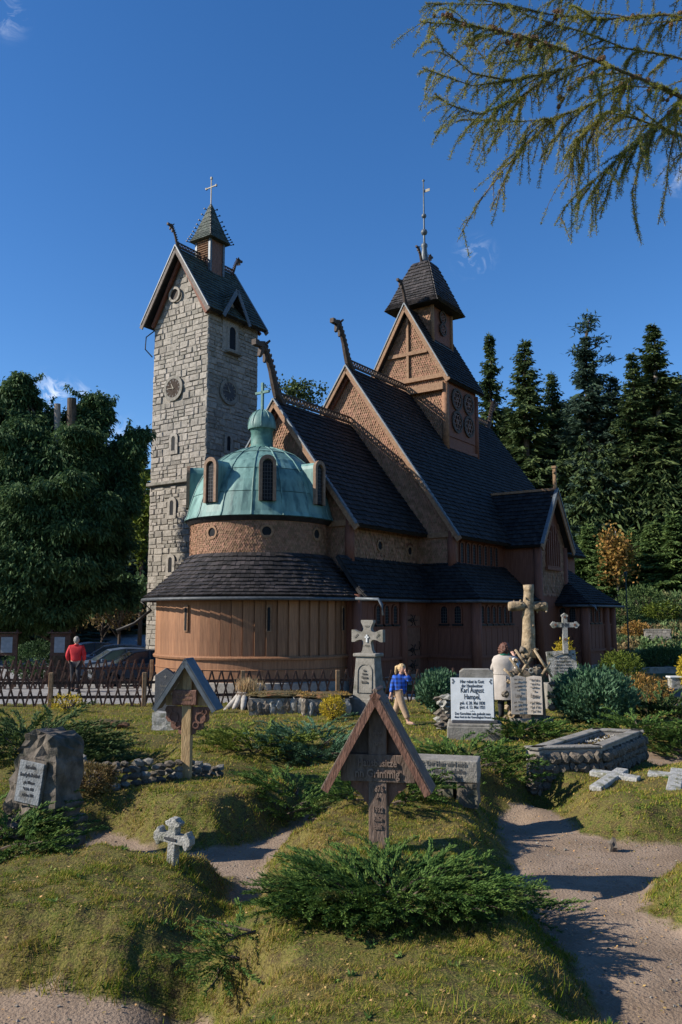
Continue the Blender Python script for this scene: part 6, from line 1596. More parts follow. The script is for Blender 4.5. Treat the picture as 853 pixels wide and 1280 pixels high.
def white_cross_grave():
    t = place('cross_on_tablet_gravestone', 'small pale stone cross above a slanted white marble text tablet by the church corner', 'gravestone', 706, 886, -4)
    O = Vector(t.location); D = O.y
    def loc(px, py): v = at(px, py, D) - O; return v
    c = loc(706, 781); top = loc(706, 767); bt = loc(706, 812)
    b = MB(); w = .062; cz = c.z
    def fl(ax, up_, L): 
        return [(-w, 0), (w, 0), (w, L * .7), (w * 1.35, L * .74), (w * 1.35, L * .86), (0, L * 1.05), (-w * 1.35, L * .86), (-w * 1.35, L * .74), (-w, L * .7)]
    b.prism(fl(0, 0, top.z - cz), (c.x, -.06, cz), X_, ZUP, .12, Y_)
    for s_ in (1, -1): b.prism(fl(0, 0, .36), (c.x, -.061, cz), ZUP * s_, X_ * s_, .118, Y_)
    b.prism([(-w, bt.z - cz - .1), (w, bt.z - cz - .1), (w, .0), (-w, .0)], (c.x, -.059, cz), X_, ZUP, .117, Y_)
    cr = b.build('cross', M['pale_stone'], t)
    st = MB()
    for dx, dz in ((0, .20), (.25, 0), (-.25, 0), (0, -.38)): st.ring((c.x + dx, -.06, cz + dz), X_, ZUP, .0, .035, .012, 8, -Y_)
    st.build('stud', M['red_wood'], cr)
    text_part('inscription', [('INRI', .13)], .13, M['ink'], cr, (c.x, -.064, cz - .045), X_, ZUP, .003, squeeze=.8, bold=.02)
    up = Vector((0, .14, .99)).normalized(); n = Vector((0, -.99, .14))
    a = loc(704, 838); tb = MB().box(a + Vector((0, .02, 0)), (.76, .07, 1.02), Euler((R(-8), R(-4), 0))).build('tablet', M['pale_stone'], t, bevel=.006)
    text_part('inscription', ['Hier ruhen in Gott', 'die treuen Eltern', 'Wilhelm u. Pauline', 'geb. 1841 gest. 1909', 'geb. 1848 gest. 1917', 'Wir haben hier keine', 'bleibende Statt, sondern', 'die zukünftige suchen wir', 'Selig sind die Toten', 'die in dem Herrn sterben'], .078, M['ink_soft'], tb, a + n * .025 + up * .30, X_, up, .002, 1.08, squeeze=.72, bold=.012)
    ar = MB().tube([a + n * .04 + up * (.36 + .08 * math.sin(PI * i / 8)) + X_ * (-.24 + .06 * i) for i in range(9)], .012, 5); ar.build('arched_ornament', M['ink_soft'], tb)
    for sx in (-.31, .31): MB().ring(a + n * .03 + up * .42 + X_ * (sx - .03), X_, up, .0, .02, .02, 8, n).build('rosette_screw', M['iron'], tb)
    MB().box((a.x, .08, .28), (.95, .55, .75)).build('base', M['grave_stone'], t, bevel=.03)
white_cross_grave()

def planter():
    t = place('raised_stone_grave', 'raised rubble-stone grave bed with mortared rim full of gravel and dry plants', 'grave bed', 735, 965, 0)
    O = Vector(t.location); z0 = .0
    fl = onz(662, 935, .62); fr = onz(752, 933, .62); br_ = onz(802, 913, .62); bl = onz(742, 911, .62)
    A, B, C_, D = [Vector((p.x, p.y, 0)) for p in (fl, fr, br_, bl)]
    rr = random.Random(77); top = .62
    rng2 = [(A, B), (B, C_), (C_, D), (D, A)]
    core = MB()
    cen = (A + B + C_ + D) / 4
    n_st = 0; protos = []
    for i, (p, q) in enumerate(rng2):
        d = (q - p); L = d.length; d.normalize(); n = Vector((d.y, -d.x, 0))
        if (cen - p).dot(n) > 0: n = -n
        h0 = -.25
        core.add([tuple(v - O) for v in (p + ZUP * h0, q + ZUP * h0, q + ZUP * (top - .03), p + ZUP * (top - .03), p - n * .14 + ZUP * h0, q - n * .14 + ZUP * h0, q - n * .14 + ZUP * (top - .03), p - n * .14 + ZUP * (top - .03))],
                 [(0, 1, 2, 3), (4, 7, 6, 5), (3, 2, 6, 7), (0, 4, 5, 1), (0, 3, 7, 4), (1, 5, 6, 2)])
        rim = MB().bar(p - n * .06 - d * .03 + ZUP * (top - .005) - O, q - n * .06 + d * .03 + ZUP * (top - .005) - O, .17, .035, ZUP); rim.build('rim', M['grave_stone'], t, bevel=.012)
        if i < 2:
            z = zat(p.x, p.y) - .06
            while z < top - .08:
                hh = rr.uniform(.09, .15); x = 0
                while x < L - .03:
                    w = min(rr.uniform(.10, .24), L - x); c = p + d * (x + w / 2) + n * .035 + ZUP * (z + hh / 2)
                    if c.z > zat(c.x, c.y) - .05 and c.z < top - .05:
                        if len(protos) < 6: o = MB().blob((0, 0, 0), (.5, .5, .5), 300 + len(protos), 2, .2, freq=2).build('stone', M['rock'], t); protos.append(o.data)
                        else: o = shared('stone', protos[rr.randint(0, 5)], t)
                        o.location = c - O; o.scale = (w * 1.22, .15, hh * 1.25); o.rotation_euler = (0, 0, math.atan2(d.y, d.x)); n_st += 1
                    x += w
                z += hh
    core.build('core', M['mortar'], t)
    MB().add([tuple(v + ZUP * (top - .10) - O) for v in (A, B, C_, D)], [(0, 1, 2, 3)]).build('soil', M['moss'], t)
    rng = np.random.RandomState(8); n = 900; u, v = rng.rand(n, 1), rng.rand(n, 1)
    P = (np.array(A) * (1 - u) * (1 - v) + np.array(B) * u * (1 - v) + np.array(C_) * u * v + np.array(D) * (1 - u) * v) + [0, 0, top - .09] - np.array(O)
    c = Cloud(); c.leaves(P, rng.normal(size=(n, 3)) + [0, 0, .8], rng.uniform(.02, .06, n), .012, rng); c.build('dry_plants', M['heath'], t, kind='stuff')
    g = MB()
    for k in range(90): p = P[k]; g.box((p[0], p[1], p[2] + .01), (.04 * rr.uniform(.6, 1.4), .04, .025), Euler((rr.random(), rr.random(), rr.random())))
    g.build('gravel', M['pale_stone'], t, kind='stuff')
    for k in range(7):
        p = A + ZUP * (.08 + .05 * k) - O; MB().blob((p.x + rr.uniform(-.04, .10), p.y - .05, p.z), (.085, .08, .055), 400 + k, 2, .3).build('lump', M['rock'], t)
planter()

def lying_cross(label, px, py, yaw, s=1.0, dz=0.0):
    P = G(px, py); t = thing('lying_stone_cross', label, 'grave cross', (P.x, P.y, P.z + .005 + dz), R(yaw), 'pale stone crosses lying in the turf', (R(5), R(2)))
    w = .075 * s; b = MB(); o = [(-w, -.52 * s), (w, -.52 * s), (w, .06 * s), (.30 * s, .06 * s), (.30 * s, .21 * s), (w, .21 * s), (w, .42 * s), (-w, .42 * s), (-w, .21 * s), (-.30 * s, .21 * s), (-.30 * s, .06 * s), (-w, .06 * s)]
    b.prism(o, (0, 0, -.05), X_, Y_, .065, ZUP); b.build('cross', M['lying_stone'], t, bevel=.012)
    return t
lying_cross('pale stone cross lying flat in the grass, the left of the two, whole in view', 764, 975, -38, 1.0, .03)
lying_cross('pale stone cross lying flat at the right picture edge, partly out of view', 845, 974, -25, 1.1, .0)

def small_stuff():
    t = place('pointed_headstone', 'dark polished granite headstone with pointed top behind the pale roofed cross', 'gravestone', 207, 892, -10)
    MB().prism([(-.27, .02), (.27, .02), (.27, .92), (.0, 1.10), (-.27, .92)], (0, -.06, 0), X_, ZUP, .14, Y_).build('stone', M['dark_granite'], t, bevel=.008)
    text_part('inscription', [('+', .2), ('Ruhestätte', .08), ('Familie', .08), ('Adolph', .1), ('1862 - 1934', .07), ('1870 - 1941', .07)], .08, M['grave_stone'], t, (0, -.064, .82), X_, ZUP, .003, 1.25, squeeze=.8)
    t = place('granite_kerb_block', 'rough pale granite block at the foot of the dark pointed headstone', 'stone block', 211, 912, -8)
    rough_stone(MB(), [(-.30, -.15), (.30, -.15), (.29, .32), (-.29, .34)], .30, 15, noise=.02).build('stone', M['pale_stone'], t)
    # stump
    t = place('tree_stump', 'bleached tree stump with sprawling roots and dry grass growing on its top', 'tree stump', 308, 886, 0)
    MB().lathe([(.34, -.1), (.30, .15), (.27, .38), (.26, .42), (.0, .43)], 14).build('stump', M['bark'], t)
    for k, (a, L, m) in enumerate(((-160, .55, 'grey_wood'), (-130, .42, 'grey_wood'), (-95, .40, 'grey_wood'), (-60, .42, 'bark'), (-20, .45, 'bark'), (170, .45, 'grey_wood'))):
        d = Vector((math.cos(R(a)), math.sin(R(a)), 0)); MB().tube([d * .16 + ZUP * .40, d * .24 + ZUP * .28, d * (.2 + L * .4) + ZUP * .10, d * (.2 + L * .7) - ZUP * .04], [.08, .085, .075, .04], 8).build('root', M[m], t, smooth=True)
    rng = np.random.RandomState(2); c = Cloud(); n = 420; P = rng.normal(size=(n, 3)) * [.15, .13, 0] + [.05, 0, .42]; c.leaves(P, rng.normal(size=(n, 3)) * [.28, .28, .1] + [0, 0, 1], rng.uniform(.2, .44, n), .010, rng); c.build('dry_grass', M['straw'], t, kind='stuff')
    # mossy tombs
    for lb, px, py, w, dd, h, m2 in (('moss-topped stone tomb with broken white plaster sides, the left of the pair', 345, 893, 1.35, .9, .46, 'moss'), ('low mossy stone tomb covered in russet ground cover, the right of the pair', 408, 894, 1.15, .9, .44, 'moss')):
        t = place('stone_tomb', lb, 'tomb', px, py, 6); nst = 8; rr = random.Random(px)
        MB().box((0, .4, .10), (w * .96, dd, h + .1)).build('core', M['mortar'], t)
        for k in range(nst):
            MB().blob((-w / 2 + w * (k + .5) / nst, -.06, .17 + rr.uniform(-.04, .06)), (w / nst * .58, .06, rr.uniform(.14, .2)), 500 + k + px, 2, .25).build('stone', M['pale_stone' if rr.random() < .6 else 'rock'], t)
        for k in range(4):
            MB().blob((w / 2, .1 + .22 * k, .13), (.05, .12, .14), 530 + k, 2, .25).build('stone', M['rock'], t)
        MB().blob((0, .38, h - .02), (w * .56, dd * .58, .08), px, 3, .10, freq=3).build('moss_top', M[m2], t)
        rng = np.random.RandomState(px); c = Cloud(); n = 900; P = rng.uniform(-1, 1, (n, 3)) * [w * .5, dd * .5, 0] + [0, .38, h + .01]; c.leaves(P, rng.normal(size=(n, 3)) + [0, 0, .9], rng.uniform(.03, .07, n), .014, rng); c.build('ground_cover', M['heath' if px < 400 else 'orange_leaf'], t, kind='stuff')
    t = place('mossy_stone', 'flat mossy stone lying on the lawn at the left', 'stone', 137, 910, 0); MB().blob((0, 0, .04), (.36, .22, .12), 7, 3, .2).build('stone', M['moss'], t)
    t = place('path_stone', 'fist-sized grey stone lying alone on the dirt path', 'stone', 766, 1065, 0); MB().blob((0, 0, .045), (.05, .045, .075), 8, 2, .3).build('stone', M['rock'], t)
    t = place('low_headstone', 'small pale headstone at the right edge below the golden thuja', 'gravestone', 846, 868, 0); MB().box((0, 0, .24), (.42, .3, .55)).build('block', M['pale_stone'], t, bevel=.03); MB().box((0, 0, .53), (.5, .36, .06)).build('cap', M['plaque_white'], t, bevel=.02)
    t = place('slanted_headstone', 'grey slanted grave slab at the right edge among the junipers', 'gravestone', 850, 884, 0); MB().box((0, 0, .2), (.5, .12, .55), Euler((R(-25), 0, 0))).build('slab', M['dark_granite'], t, bevel=.01); MB().box((0, .05, .0), (.6, .3, .16)).build('base', M['grave_stone'], t, bevel=.02)
    t = place('grave_kerb', 'low grey kerb frame of graves below the dark hedge mound', 'kerb', 836, 842, 0)
    for a, b in (((-1.6, 0), (1.9, 0)), ((-1.6, 0), (-1.6, .8)), ((.2, 0), (.2, .8))): MB().bar((a[0], a[1], .12), (b[0], b[1], .12), .12, .28, ZUP).build('kerb_stone', M['grave_stone'], t, bevel=.01)
    t = place('bank_wall', 'short grey stone wall piece on the leafy bank at the right', 'wall', 822, 803, -12); t.scale = (1.0, 1.0, 1.0); rr = random.Random(6)
    MB().box((0, .1, .30), (1.5, .3, .85)).build('core', M['mortar'], t)
    for r in range(4):
        for k in range(6): MB().box((-.62 + .25 * k + .06 * (r % 2), -.06, .08 + .19 * r), (.235, .08, .175), Euler((rr.uniform(-.05, .05), 0, rr.uniform(-.05, .05)))).build('stone', M['stone'], t, bevel=.01)
    MB().box((0, .1, .76), (1.6, .42, .08)).build('coping', M['grave_stone'], t, bevel=.01)
    # lamp post beyond the church corner
    P = at(786, 806, 47); g = zat(P.x, P.y); t = thing('lamp_post', 'thin dark green lamp post right of the church corner', 'lamp post', (P.x, P.y, g)); hh = at(786, 722, 47).z - g
    MB().tube([(0, 0, -.2), (0, 0, .5), (0, 0, .52), (0, 0, hh)], [.075, .07, .045, .035], 8).build('pole', M['lamp_iron'], t); MB().lathe([(.03, hh - .02), (.08, hh + .05), (.10, hh + .25), (.05, hh + .34), (0, hh + .36)], 10).build('lantern', M['lamp_iron'], t); MB().box((0, 0, hh * .62), (.5, .04, .04)).build('crossarm', M['lamp_iron'], t)
    # notice boards
    for px, lb in ((10, 'white notice sheet on a dark wooden board at the far left edge'), (76, 'white notice board on posts beside the cypress trunk')):
        a = at(px, 806, 30.5); g = zat(a.x, a.y); t = thing('notice_board', lb, 'notice board', (a.x, a.y, g)); z = a.z - g
        for sx in (-.33, .33): MB().box((sx, 0, z / 2 + .1), (.07, .07, z + .9)).build('post', M['fence'], t)
        MB().box((0, -.02, z), (.72, .05, .78)).build('panel', M['fence'], t); MB().box((-.02, -.055, z), (.38 if px > 20 else .42, .01, .56)).build('sheet', M['white_board'], t); MB().box((0, -.02, z + .44), (.9, .3, .05)).build('hood', M['fence'], t)
    t = thing('road_sign', 'small white sign behind the fence on top of the bank', 'sign', (0, 0, 0)); a = at(789, 747, 63); g = zat(a.x, a.y); t.location = (a.x, a.y, g); MB().box((0, 0, (a.z - g) / 2), (.05, .05, a.z - g)).build('post', M['flash'], t); MB().box((0, -.04, a.z - g), (.55, .02, .30)).build('panel', M['plaque_white'], t)
small_stuff()

# leafy bank on the right
def bank():
    rng = np.random.RandomState(51); n = 42000; X = rng.uniform(12, 34, n); Y = rng.uniform(38, 61, n)
    k = (X / Y > .30) & (X / Y < .52) & ((Y > 47) | (rng.rand(n) < .3)); X, Y = X[k], Y[k]; Z = height(X, Y); P = np.stack([X, Y, Z + rng.uniform(0, .35, len(X)) * (.6 + .4 * wav(X, Y, 1.1, .2))], 1); c = Cloud()
    for j in range(2): c.leaves(P + rng.normal(size=P.shape) * .08, rng.normal(size=P.shape) + [-.2, -.3, .7], rng.uniform(.10, .30, len(P)), .065, rng)
    c.build('ground_cover', M['ivy'], kind='stuff')
    n = 14000; X = rng.uniform(14, 36, n); Y = rng.uniform(49, 64, n); k = (wav(X, Y, .45, 1.2) + (Y - 56) * .12 > -.1) & (X / Y < .53); X, Y = X[k], Y[k]; c = Cloud(); P = np.stack([X, Y, height(X, Y)], 1)
    for j in range(3): c.leaves(P + rng.normal(size=P.shape) * [.08, .08, 0], rng.normal(size=P.shape) * [.4, .4, .1] + [0, 0, 1], rng.uniform(.2, .5, len(P)), .02, rng)
    c.build('dry_grass_tufts', M['straw'], kind='stuff')
bank()

# ------------------------------------------------------------------ cars
def car(label, px, py, D, yaw, paint, hatch=True):
    P = at(px, py, D); g = zat(P.x, P.y); t = thing('parked_car', label, 'car', (P.x, P.y, g), R(yaw), 'cars parked beyond the road')
    L, Wd = 4.2, 1.74
    prof = [(-2.1, .35), (-2.1, .72), (-2.0, .88), (-1.2, .98), (-.55, 1.0), (2.0, .98), (2.1, .80), (2.1, .35)]
    rf = [(-1.15, .97), (-.45, 1.42), (.2, 1.50), (1.1, 1.46), (1.75, 1.34), (2.02, .98)]
    b = MB(); b.prism(prof, (0, -Wd / 2, 0), X_, ZUP, Wd, Y_); bo = b.build('body', M[paint], t, bevel=.07)
    vs = []
    for y, ins in ((-Wd / 2 + .06, 0), (Wd / 2 - .06, 0)):
        sg = 1 if y < 0 else -1
        vs += [(x, y + sg * (z - .97) * .32, z) for x, z in rf]
    n = len(rf); cb = MB().add(vs, [tuple(range(n))[::-1], tuple(range(n, 2 * n))] + [(i, (i + 1) % n, n + (i + 1) % n, n + i) for i in range(n)]).build('cabin', M['car_glass'], t, bevel=.02)
    MB().prism([(-.42, 1.40), (.2, 1.485), (1.1, 1.445), (1.72, 1.33), (1.72, 1.37), (1.1, 1.50), (.2, 1.54), (-.45, 1.45)], (0, -.68, 0), X_, ZUP, 1.36, Y_).build('roof', M[paint], t, bevel=.02)
    for sg in (-1, 1):
        for x0, z0, x1, z1 in ((-1.12, .97, -.42, 1.42), (.25, .97, .25, 1.48), (1.2, .97, 1.2, 1.45), (2.0, .98, 1.73, 1.36)):
            MB().bar((x0, sg * (Wd / 2 - .055), z0), (x1, sg * (Wd / 2 - .055 - (z1 - .97) * .32), z1), .05, .06, Y_).build('pillar', M[paint], t)
        MB().box((-.85, sg * .95, 1.02), (.14, .18, .13)).build('mirror', M[paint], t, bevel=.03)
        MB().box((-2.06, sg * .62, .72), (.14, .36, .16)).build('headlight', M['lamp_glass'], t, bevel=.03); MB().box((2.06, sg * .68, .80), (.12, .24, .2)).build('tail_light', M['red_cloth'], t, bevel=.02)
        for x in (-1.3, 1.3):
            w = MB().tube([(x, sg * .70, .32), (x, sg * .89, .32)], .32, 20).build('wheel', M['tyre'], t); MB().tube([(x, sg * .80, .32), (x, sg * .90, .32)], .19, 14).build('rim', M['car_silver'], w)
    MB().box((-2.12, 0, .62), (.03, .9, .16)).build('grille', M['iron'], t); MB().box((0, 0, .36), (4.1, 1.7, .16)).build('sill', M['iron'], t)
    return t
car('silver car half hidden by the tower base', 176, 838, 36.5, 24, 'car_silver')
car('blue grey car between the silver one and the man in red', 148, 836, 39, 24, 'car_grey')
car('dark blue van-like car, farthest of the parked cars', 140, 828, 44.0, 15, 'car_blue')
car('dark car mostly hidden behind the fence at the cypress', 108, 832, 47.0, 30, 'car_blue')

# ------------------------------------------------------------------ people
def skin_mesh(name, joints, edges, m, parent, sub=2, root=0):
    """joints: {id: (x,y,z,rx,ry)}; one continuous surface grown by a Skin modifier"""
    ids = list(joints); me = bpy.data.meshes.new(name); me.from_pydata([joints[i][:3] for i in ids], [(ids.index(a), ids.index(b)) for a, b in edges], [])
    o = bpy.data.objects.new(name, me); COL.objects.link(o)
    sk = o.modifiers.new('skin', 'SKIN'); sk.use_smooth_shade = True
    if not me.skin_vertices: me.skin_vertices.new()
    for k, i in enumerate(ids):
        j = joints[i]; me.skin_vertices[0].data[k].radius = (j[3], j[4] if len(j) > 4 else j[3]); me.skin_vertices[0].data[k].use_root = (k == root)
    ss = o.modifiers.new('sub', 'SUBSURF'); ss.levels = ss.render_levels = sub
    dg = bpy.context.evaluated_depsgraph_get(); nm = bpy.data.meshes.new_from_object(o.evaluated_get(dg)); bpy.data.objects.remove(o); bpy.data.meshes.remove(me)
    nm.materials.clear(); nm.materials.append(m); nm.polygons.foreach_set('use_smooth', [True] * len(nm.polygons)); nm.name = name
    o = bpy.data.objects.new(name, nm); COL.objects.link(o); o.parent = parent; return o
def hand(J, E, pre, wrist, d, side, s=1.0, curl=.3):
    """palm, four fingers and thumb added to the joints; d along the hand, side towards the thumb"""
    d = Vector(d).normalized(); sd = Vector(side).normalized(); nrm = d.cross(sd); w = Vector(wrist)
    p = w + d * .05 * s; J[pre + 'p'] = (*p, .022 * s, .030 * s); E.append((pre + 'w', pre + 'p'))
    for k, (o, L) in enumerate(((.024, .068), (.008, .078), (-.008, .072), (-.024, .056))):
        a = p + d * .04 * s + sd * o * s; b = a + (d * .8 + nrm * curl * .8).normalized() * L * .5 * s; c = b + (d * .6 + nrm * curl * 1.6).normalized() * L * .5 * s
        for nm, q, r in (('a', a, .0095), ('b', b, .0085), ('c', c, .007)): J[f'{pre}{k}{nm}'] = (*q, r * s)
        E += [(pre + 'p', f'{pre}{k}a'), (f'{pre}{k}a', f'{pre}{k}b'), (f'{pre}{k}b', f'{pre}{k}c')]
    a = w + d * .03 * s + sd * .032 * s; b = a + (d + sd * .8).normalized() * .045 * s
    J[pre + 't'] = (*a, .010 * s); J[pre + 'u'] = (*b, .008 * s); E += [(pre + 'p', pre + 't'), (pre + 't', pre + 'u')]
def head_parts(t, c, s, face, hair_m, style):
    """face features and hair; c = head centre, s = scale (1 = adult), face = facing direction"""
    f = Vector(face).normalized(); sd = f.cross(ZUP).normalized(); c = Vector(c)
    h = MB(); h.blob(tuple(c), (.075 * s, .09 * s, .112 * s), 1, 3, .02); 
    h.tube([c + f * .080 * s + ZUP * .01 * s, c + f * .103 * s - ZUP * .02 * s], [.010 * s, .015 * s], 6)
    for sg in (-1, 1): h.blob(tuple(c + sd * sg * .076 * s - ZUP * .005 * s), (.014 * s, .018 * s, .030 * s), 2, 1, .05)
    hd = h.build('head', M['skin'], t, smooth=True)
    for sg in (-1, 1): MB().blob(tuple(c + f * .080 * s + sd * sg * .030 * s + ZUP * .012 * s), (.010 * s, .008 * s, .007 * s), 3, 1, 0).build('eye', M['ink'], hd)
    MB().blob(tuple(c + f * .083 * s - ZUP * .048 * s), (.024 * s, .010 * s, .007 * s), 4, 1, 0).build('mouth', M['red_wood'], hd)
    b = MB(); b.blob(tuple(c - f * .022 * s + ZUP * .025 * s), (.090 * s, .095 * s, .110 * s), 5, 4, .09, freq=4)
    if style == 'pony':
        q = c - f * .10 * s + ZUP * .05 * s; b.tube([q, q - f * .07 * s - ZUP * .05 * s, q - f * .09 * s - ZUP * .17 * s, q - f * .08 * s - ZUP * .30 * s], [.034 * s, .040 * s, .032 * s, .010 * s], 9)
    elif style == 'bob':
        b.blob(tuple(c - f * .02 * s - ZUP * .03 * s), (.115 * s, .112 * s, .110 * s), 6, 4, .16, freq=4)
    b.build('hair', M[hair_m], t, smooth=True)

def person_base(name, label, px, py, hgt, D=None, yaw=0):
    P = G(px, py) if D is None else None
    if P is None:
        q = at(px, 700, D); P = Vector((q.x, q.y, zat(q.x, q.y)))
    t = thing(name, label, 'person', tuple(P), R(yaw)); return t
def girl():
    s = .80
    t = person_base('person', 'blond child with a ponytail in a blue plaid jacket, one hand raised to the face', 500, 905, 1.35, yaw=8)
    # facing right and a little to the viewer, walking
    f = Vector((.8, -.6, 0)).normalized(); sd = f.cross(ZUP)
    J = {}; E = []
    t.scale = (1.0, 1.0, .90)
    hip = Vector((0, 0, .70)); J['pel'] = (*hip, .095, .08); J['ch'] = (.01, 0, .93, .10, .085); J['nk'] = (.03, -.01, 1.10, .04, .04); J['hd'] = (.05, -.03, 1.20, .055, .06)
    E += [('pel', 'ch'), ('ch', 'nk'), ('nk', 'hd')]
    legs = {}
    for k, (sg, st) in enumerate(((1, .20), (-1, -.16))):
        h = hip + sd * sg * .065; kn = h + f * st * .55 - ZUP * .32; an = h + f * st * 1.1 - ZUP * .64; to = an + f * .13 - ZUP * .03
        for nm, q, r in (('h', h, .068), ('k', kn, .050), ('a', an, .034), ('t', to, .030)): J[f'{nm}{k}'] = (*q, r)
        E += [('pel', f'h{k}'), (f'h{k}', f'k{k}'), (f'k{k}', f'a{k}'), (f'a{k}', f't{k}')]; legs[k] = (h, kn, an, to)
    arms = {}
    for k, pts in enumerate(((sd * 1 * .0, ), ())): pass
    sh0 = Vector((.01, 0, 1.05)) + sd * .12; el0 = sh0 + Vector((.13, -.10, -.14)); wr0 = Vector((.08, -.13, 1.15))      # raised arm: hand at the face
    sh1 = Vector((.01, 0, 1.05)) - sd * .12; el1 = sh1 + Vector((-.07, -.02, -.20)); wr1 = el1 + Vector((-.05, -.06, -.19))
    sh0, sh1 = (Vector((.12, -.04, 1.05)), Vector((-.11, .0, 1.05)))
    el0 = Vector((.20, -.14, .98)); wr0 = Vector((.11, -.17, 1.13)); el1 = Vector((-.15, -.03, .86)); wr1 = Vector((-.20, -.07, .68))
    for k, (a, b, c) in enumerate(((sh0, el0, wr0), (sh1, el1, wr1))):
        J[f's{k}'] = (*a, .042); J[f'e{k}'] = (*b, .032); J[f'{k}Hw'] = (*c, .022); E += [('ch', f's{k}'), (f's{k}', f'e{k}'), (f'e{k}', f'{k}Hw')]
        dd = (c - b).normalized() if k else Vector((-.35, .25, .9)); hand(J, E, f'{k}H', c, dd, (1, 0, 0) if k else (0, -1, .2), .8, .4)
    skin_mesh('body', J, E, M['skin'], t)
    # jacket
    J2 = {'a': (0, 0, .62, .165, .13), 'b': (0, 0, .80, .155, .125), 'c': (.01, 0, .97, .135, .11), 'd': (.025, -.005, 1.07, .065, .06)}; E2 = [('a', 'b'), ('b', 'c'), ('c', 'd')]
    for k, (a, b, c) in enumerate(((sh0, el0, wr0), (sh1, el1, wr1))):
        J2[f's{k}'] = (*a, .065); J2[f'e{k}'] = (*b, .056); J2[f'w{k}'] = (*(b.lerp(c, .88)), .044); E2 += [('c', f's{k}'), (f's{k}', f'e{k}'), (f'e{k}', f'w{k}')]
    skin_mesh('jacket', J2, E2, M['plaid'], t)
    J3 = {'p': (0, 0, .70, .11, .09)}; E3 = []
    for k in (0, 1):
        h, kn, an, to = legs[k]
        for nm, q, r in (('h', h, .100), ('k', kn, .078), ('a', an + ZUP * .06, .062)): J3[f'{nm}{k}'] = (*q, r)
        E3 += [('p', f'h{k}'), (f'h{k}', f'k{k}'), (f'k{k}', f'a{k}')]
        MB().tube([an - ZUP * .0 - f * .03, an + f * .05 - ZUP * .035, an + f * .15 - ZUP * .045], [.042, .040, .028], 8).build('shoe', M['tan_cloth'], t, smooth=True)
    skin_mesh('trousers', J3, E3, M['tan_cloth'], t)
    MB().tube([(.02, -.005, 1.06), (.03, -.01, 1.12)], [.065, .055], 10).build('collar', M['plaid'], t, smooth=True)
    head_parts(t, (.055, -.035, 1.235), .90, (.65, -.70, -.28), 'hair_blond', 'pony')
girl()
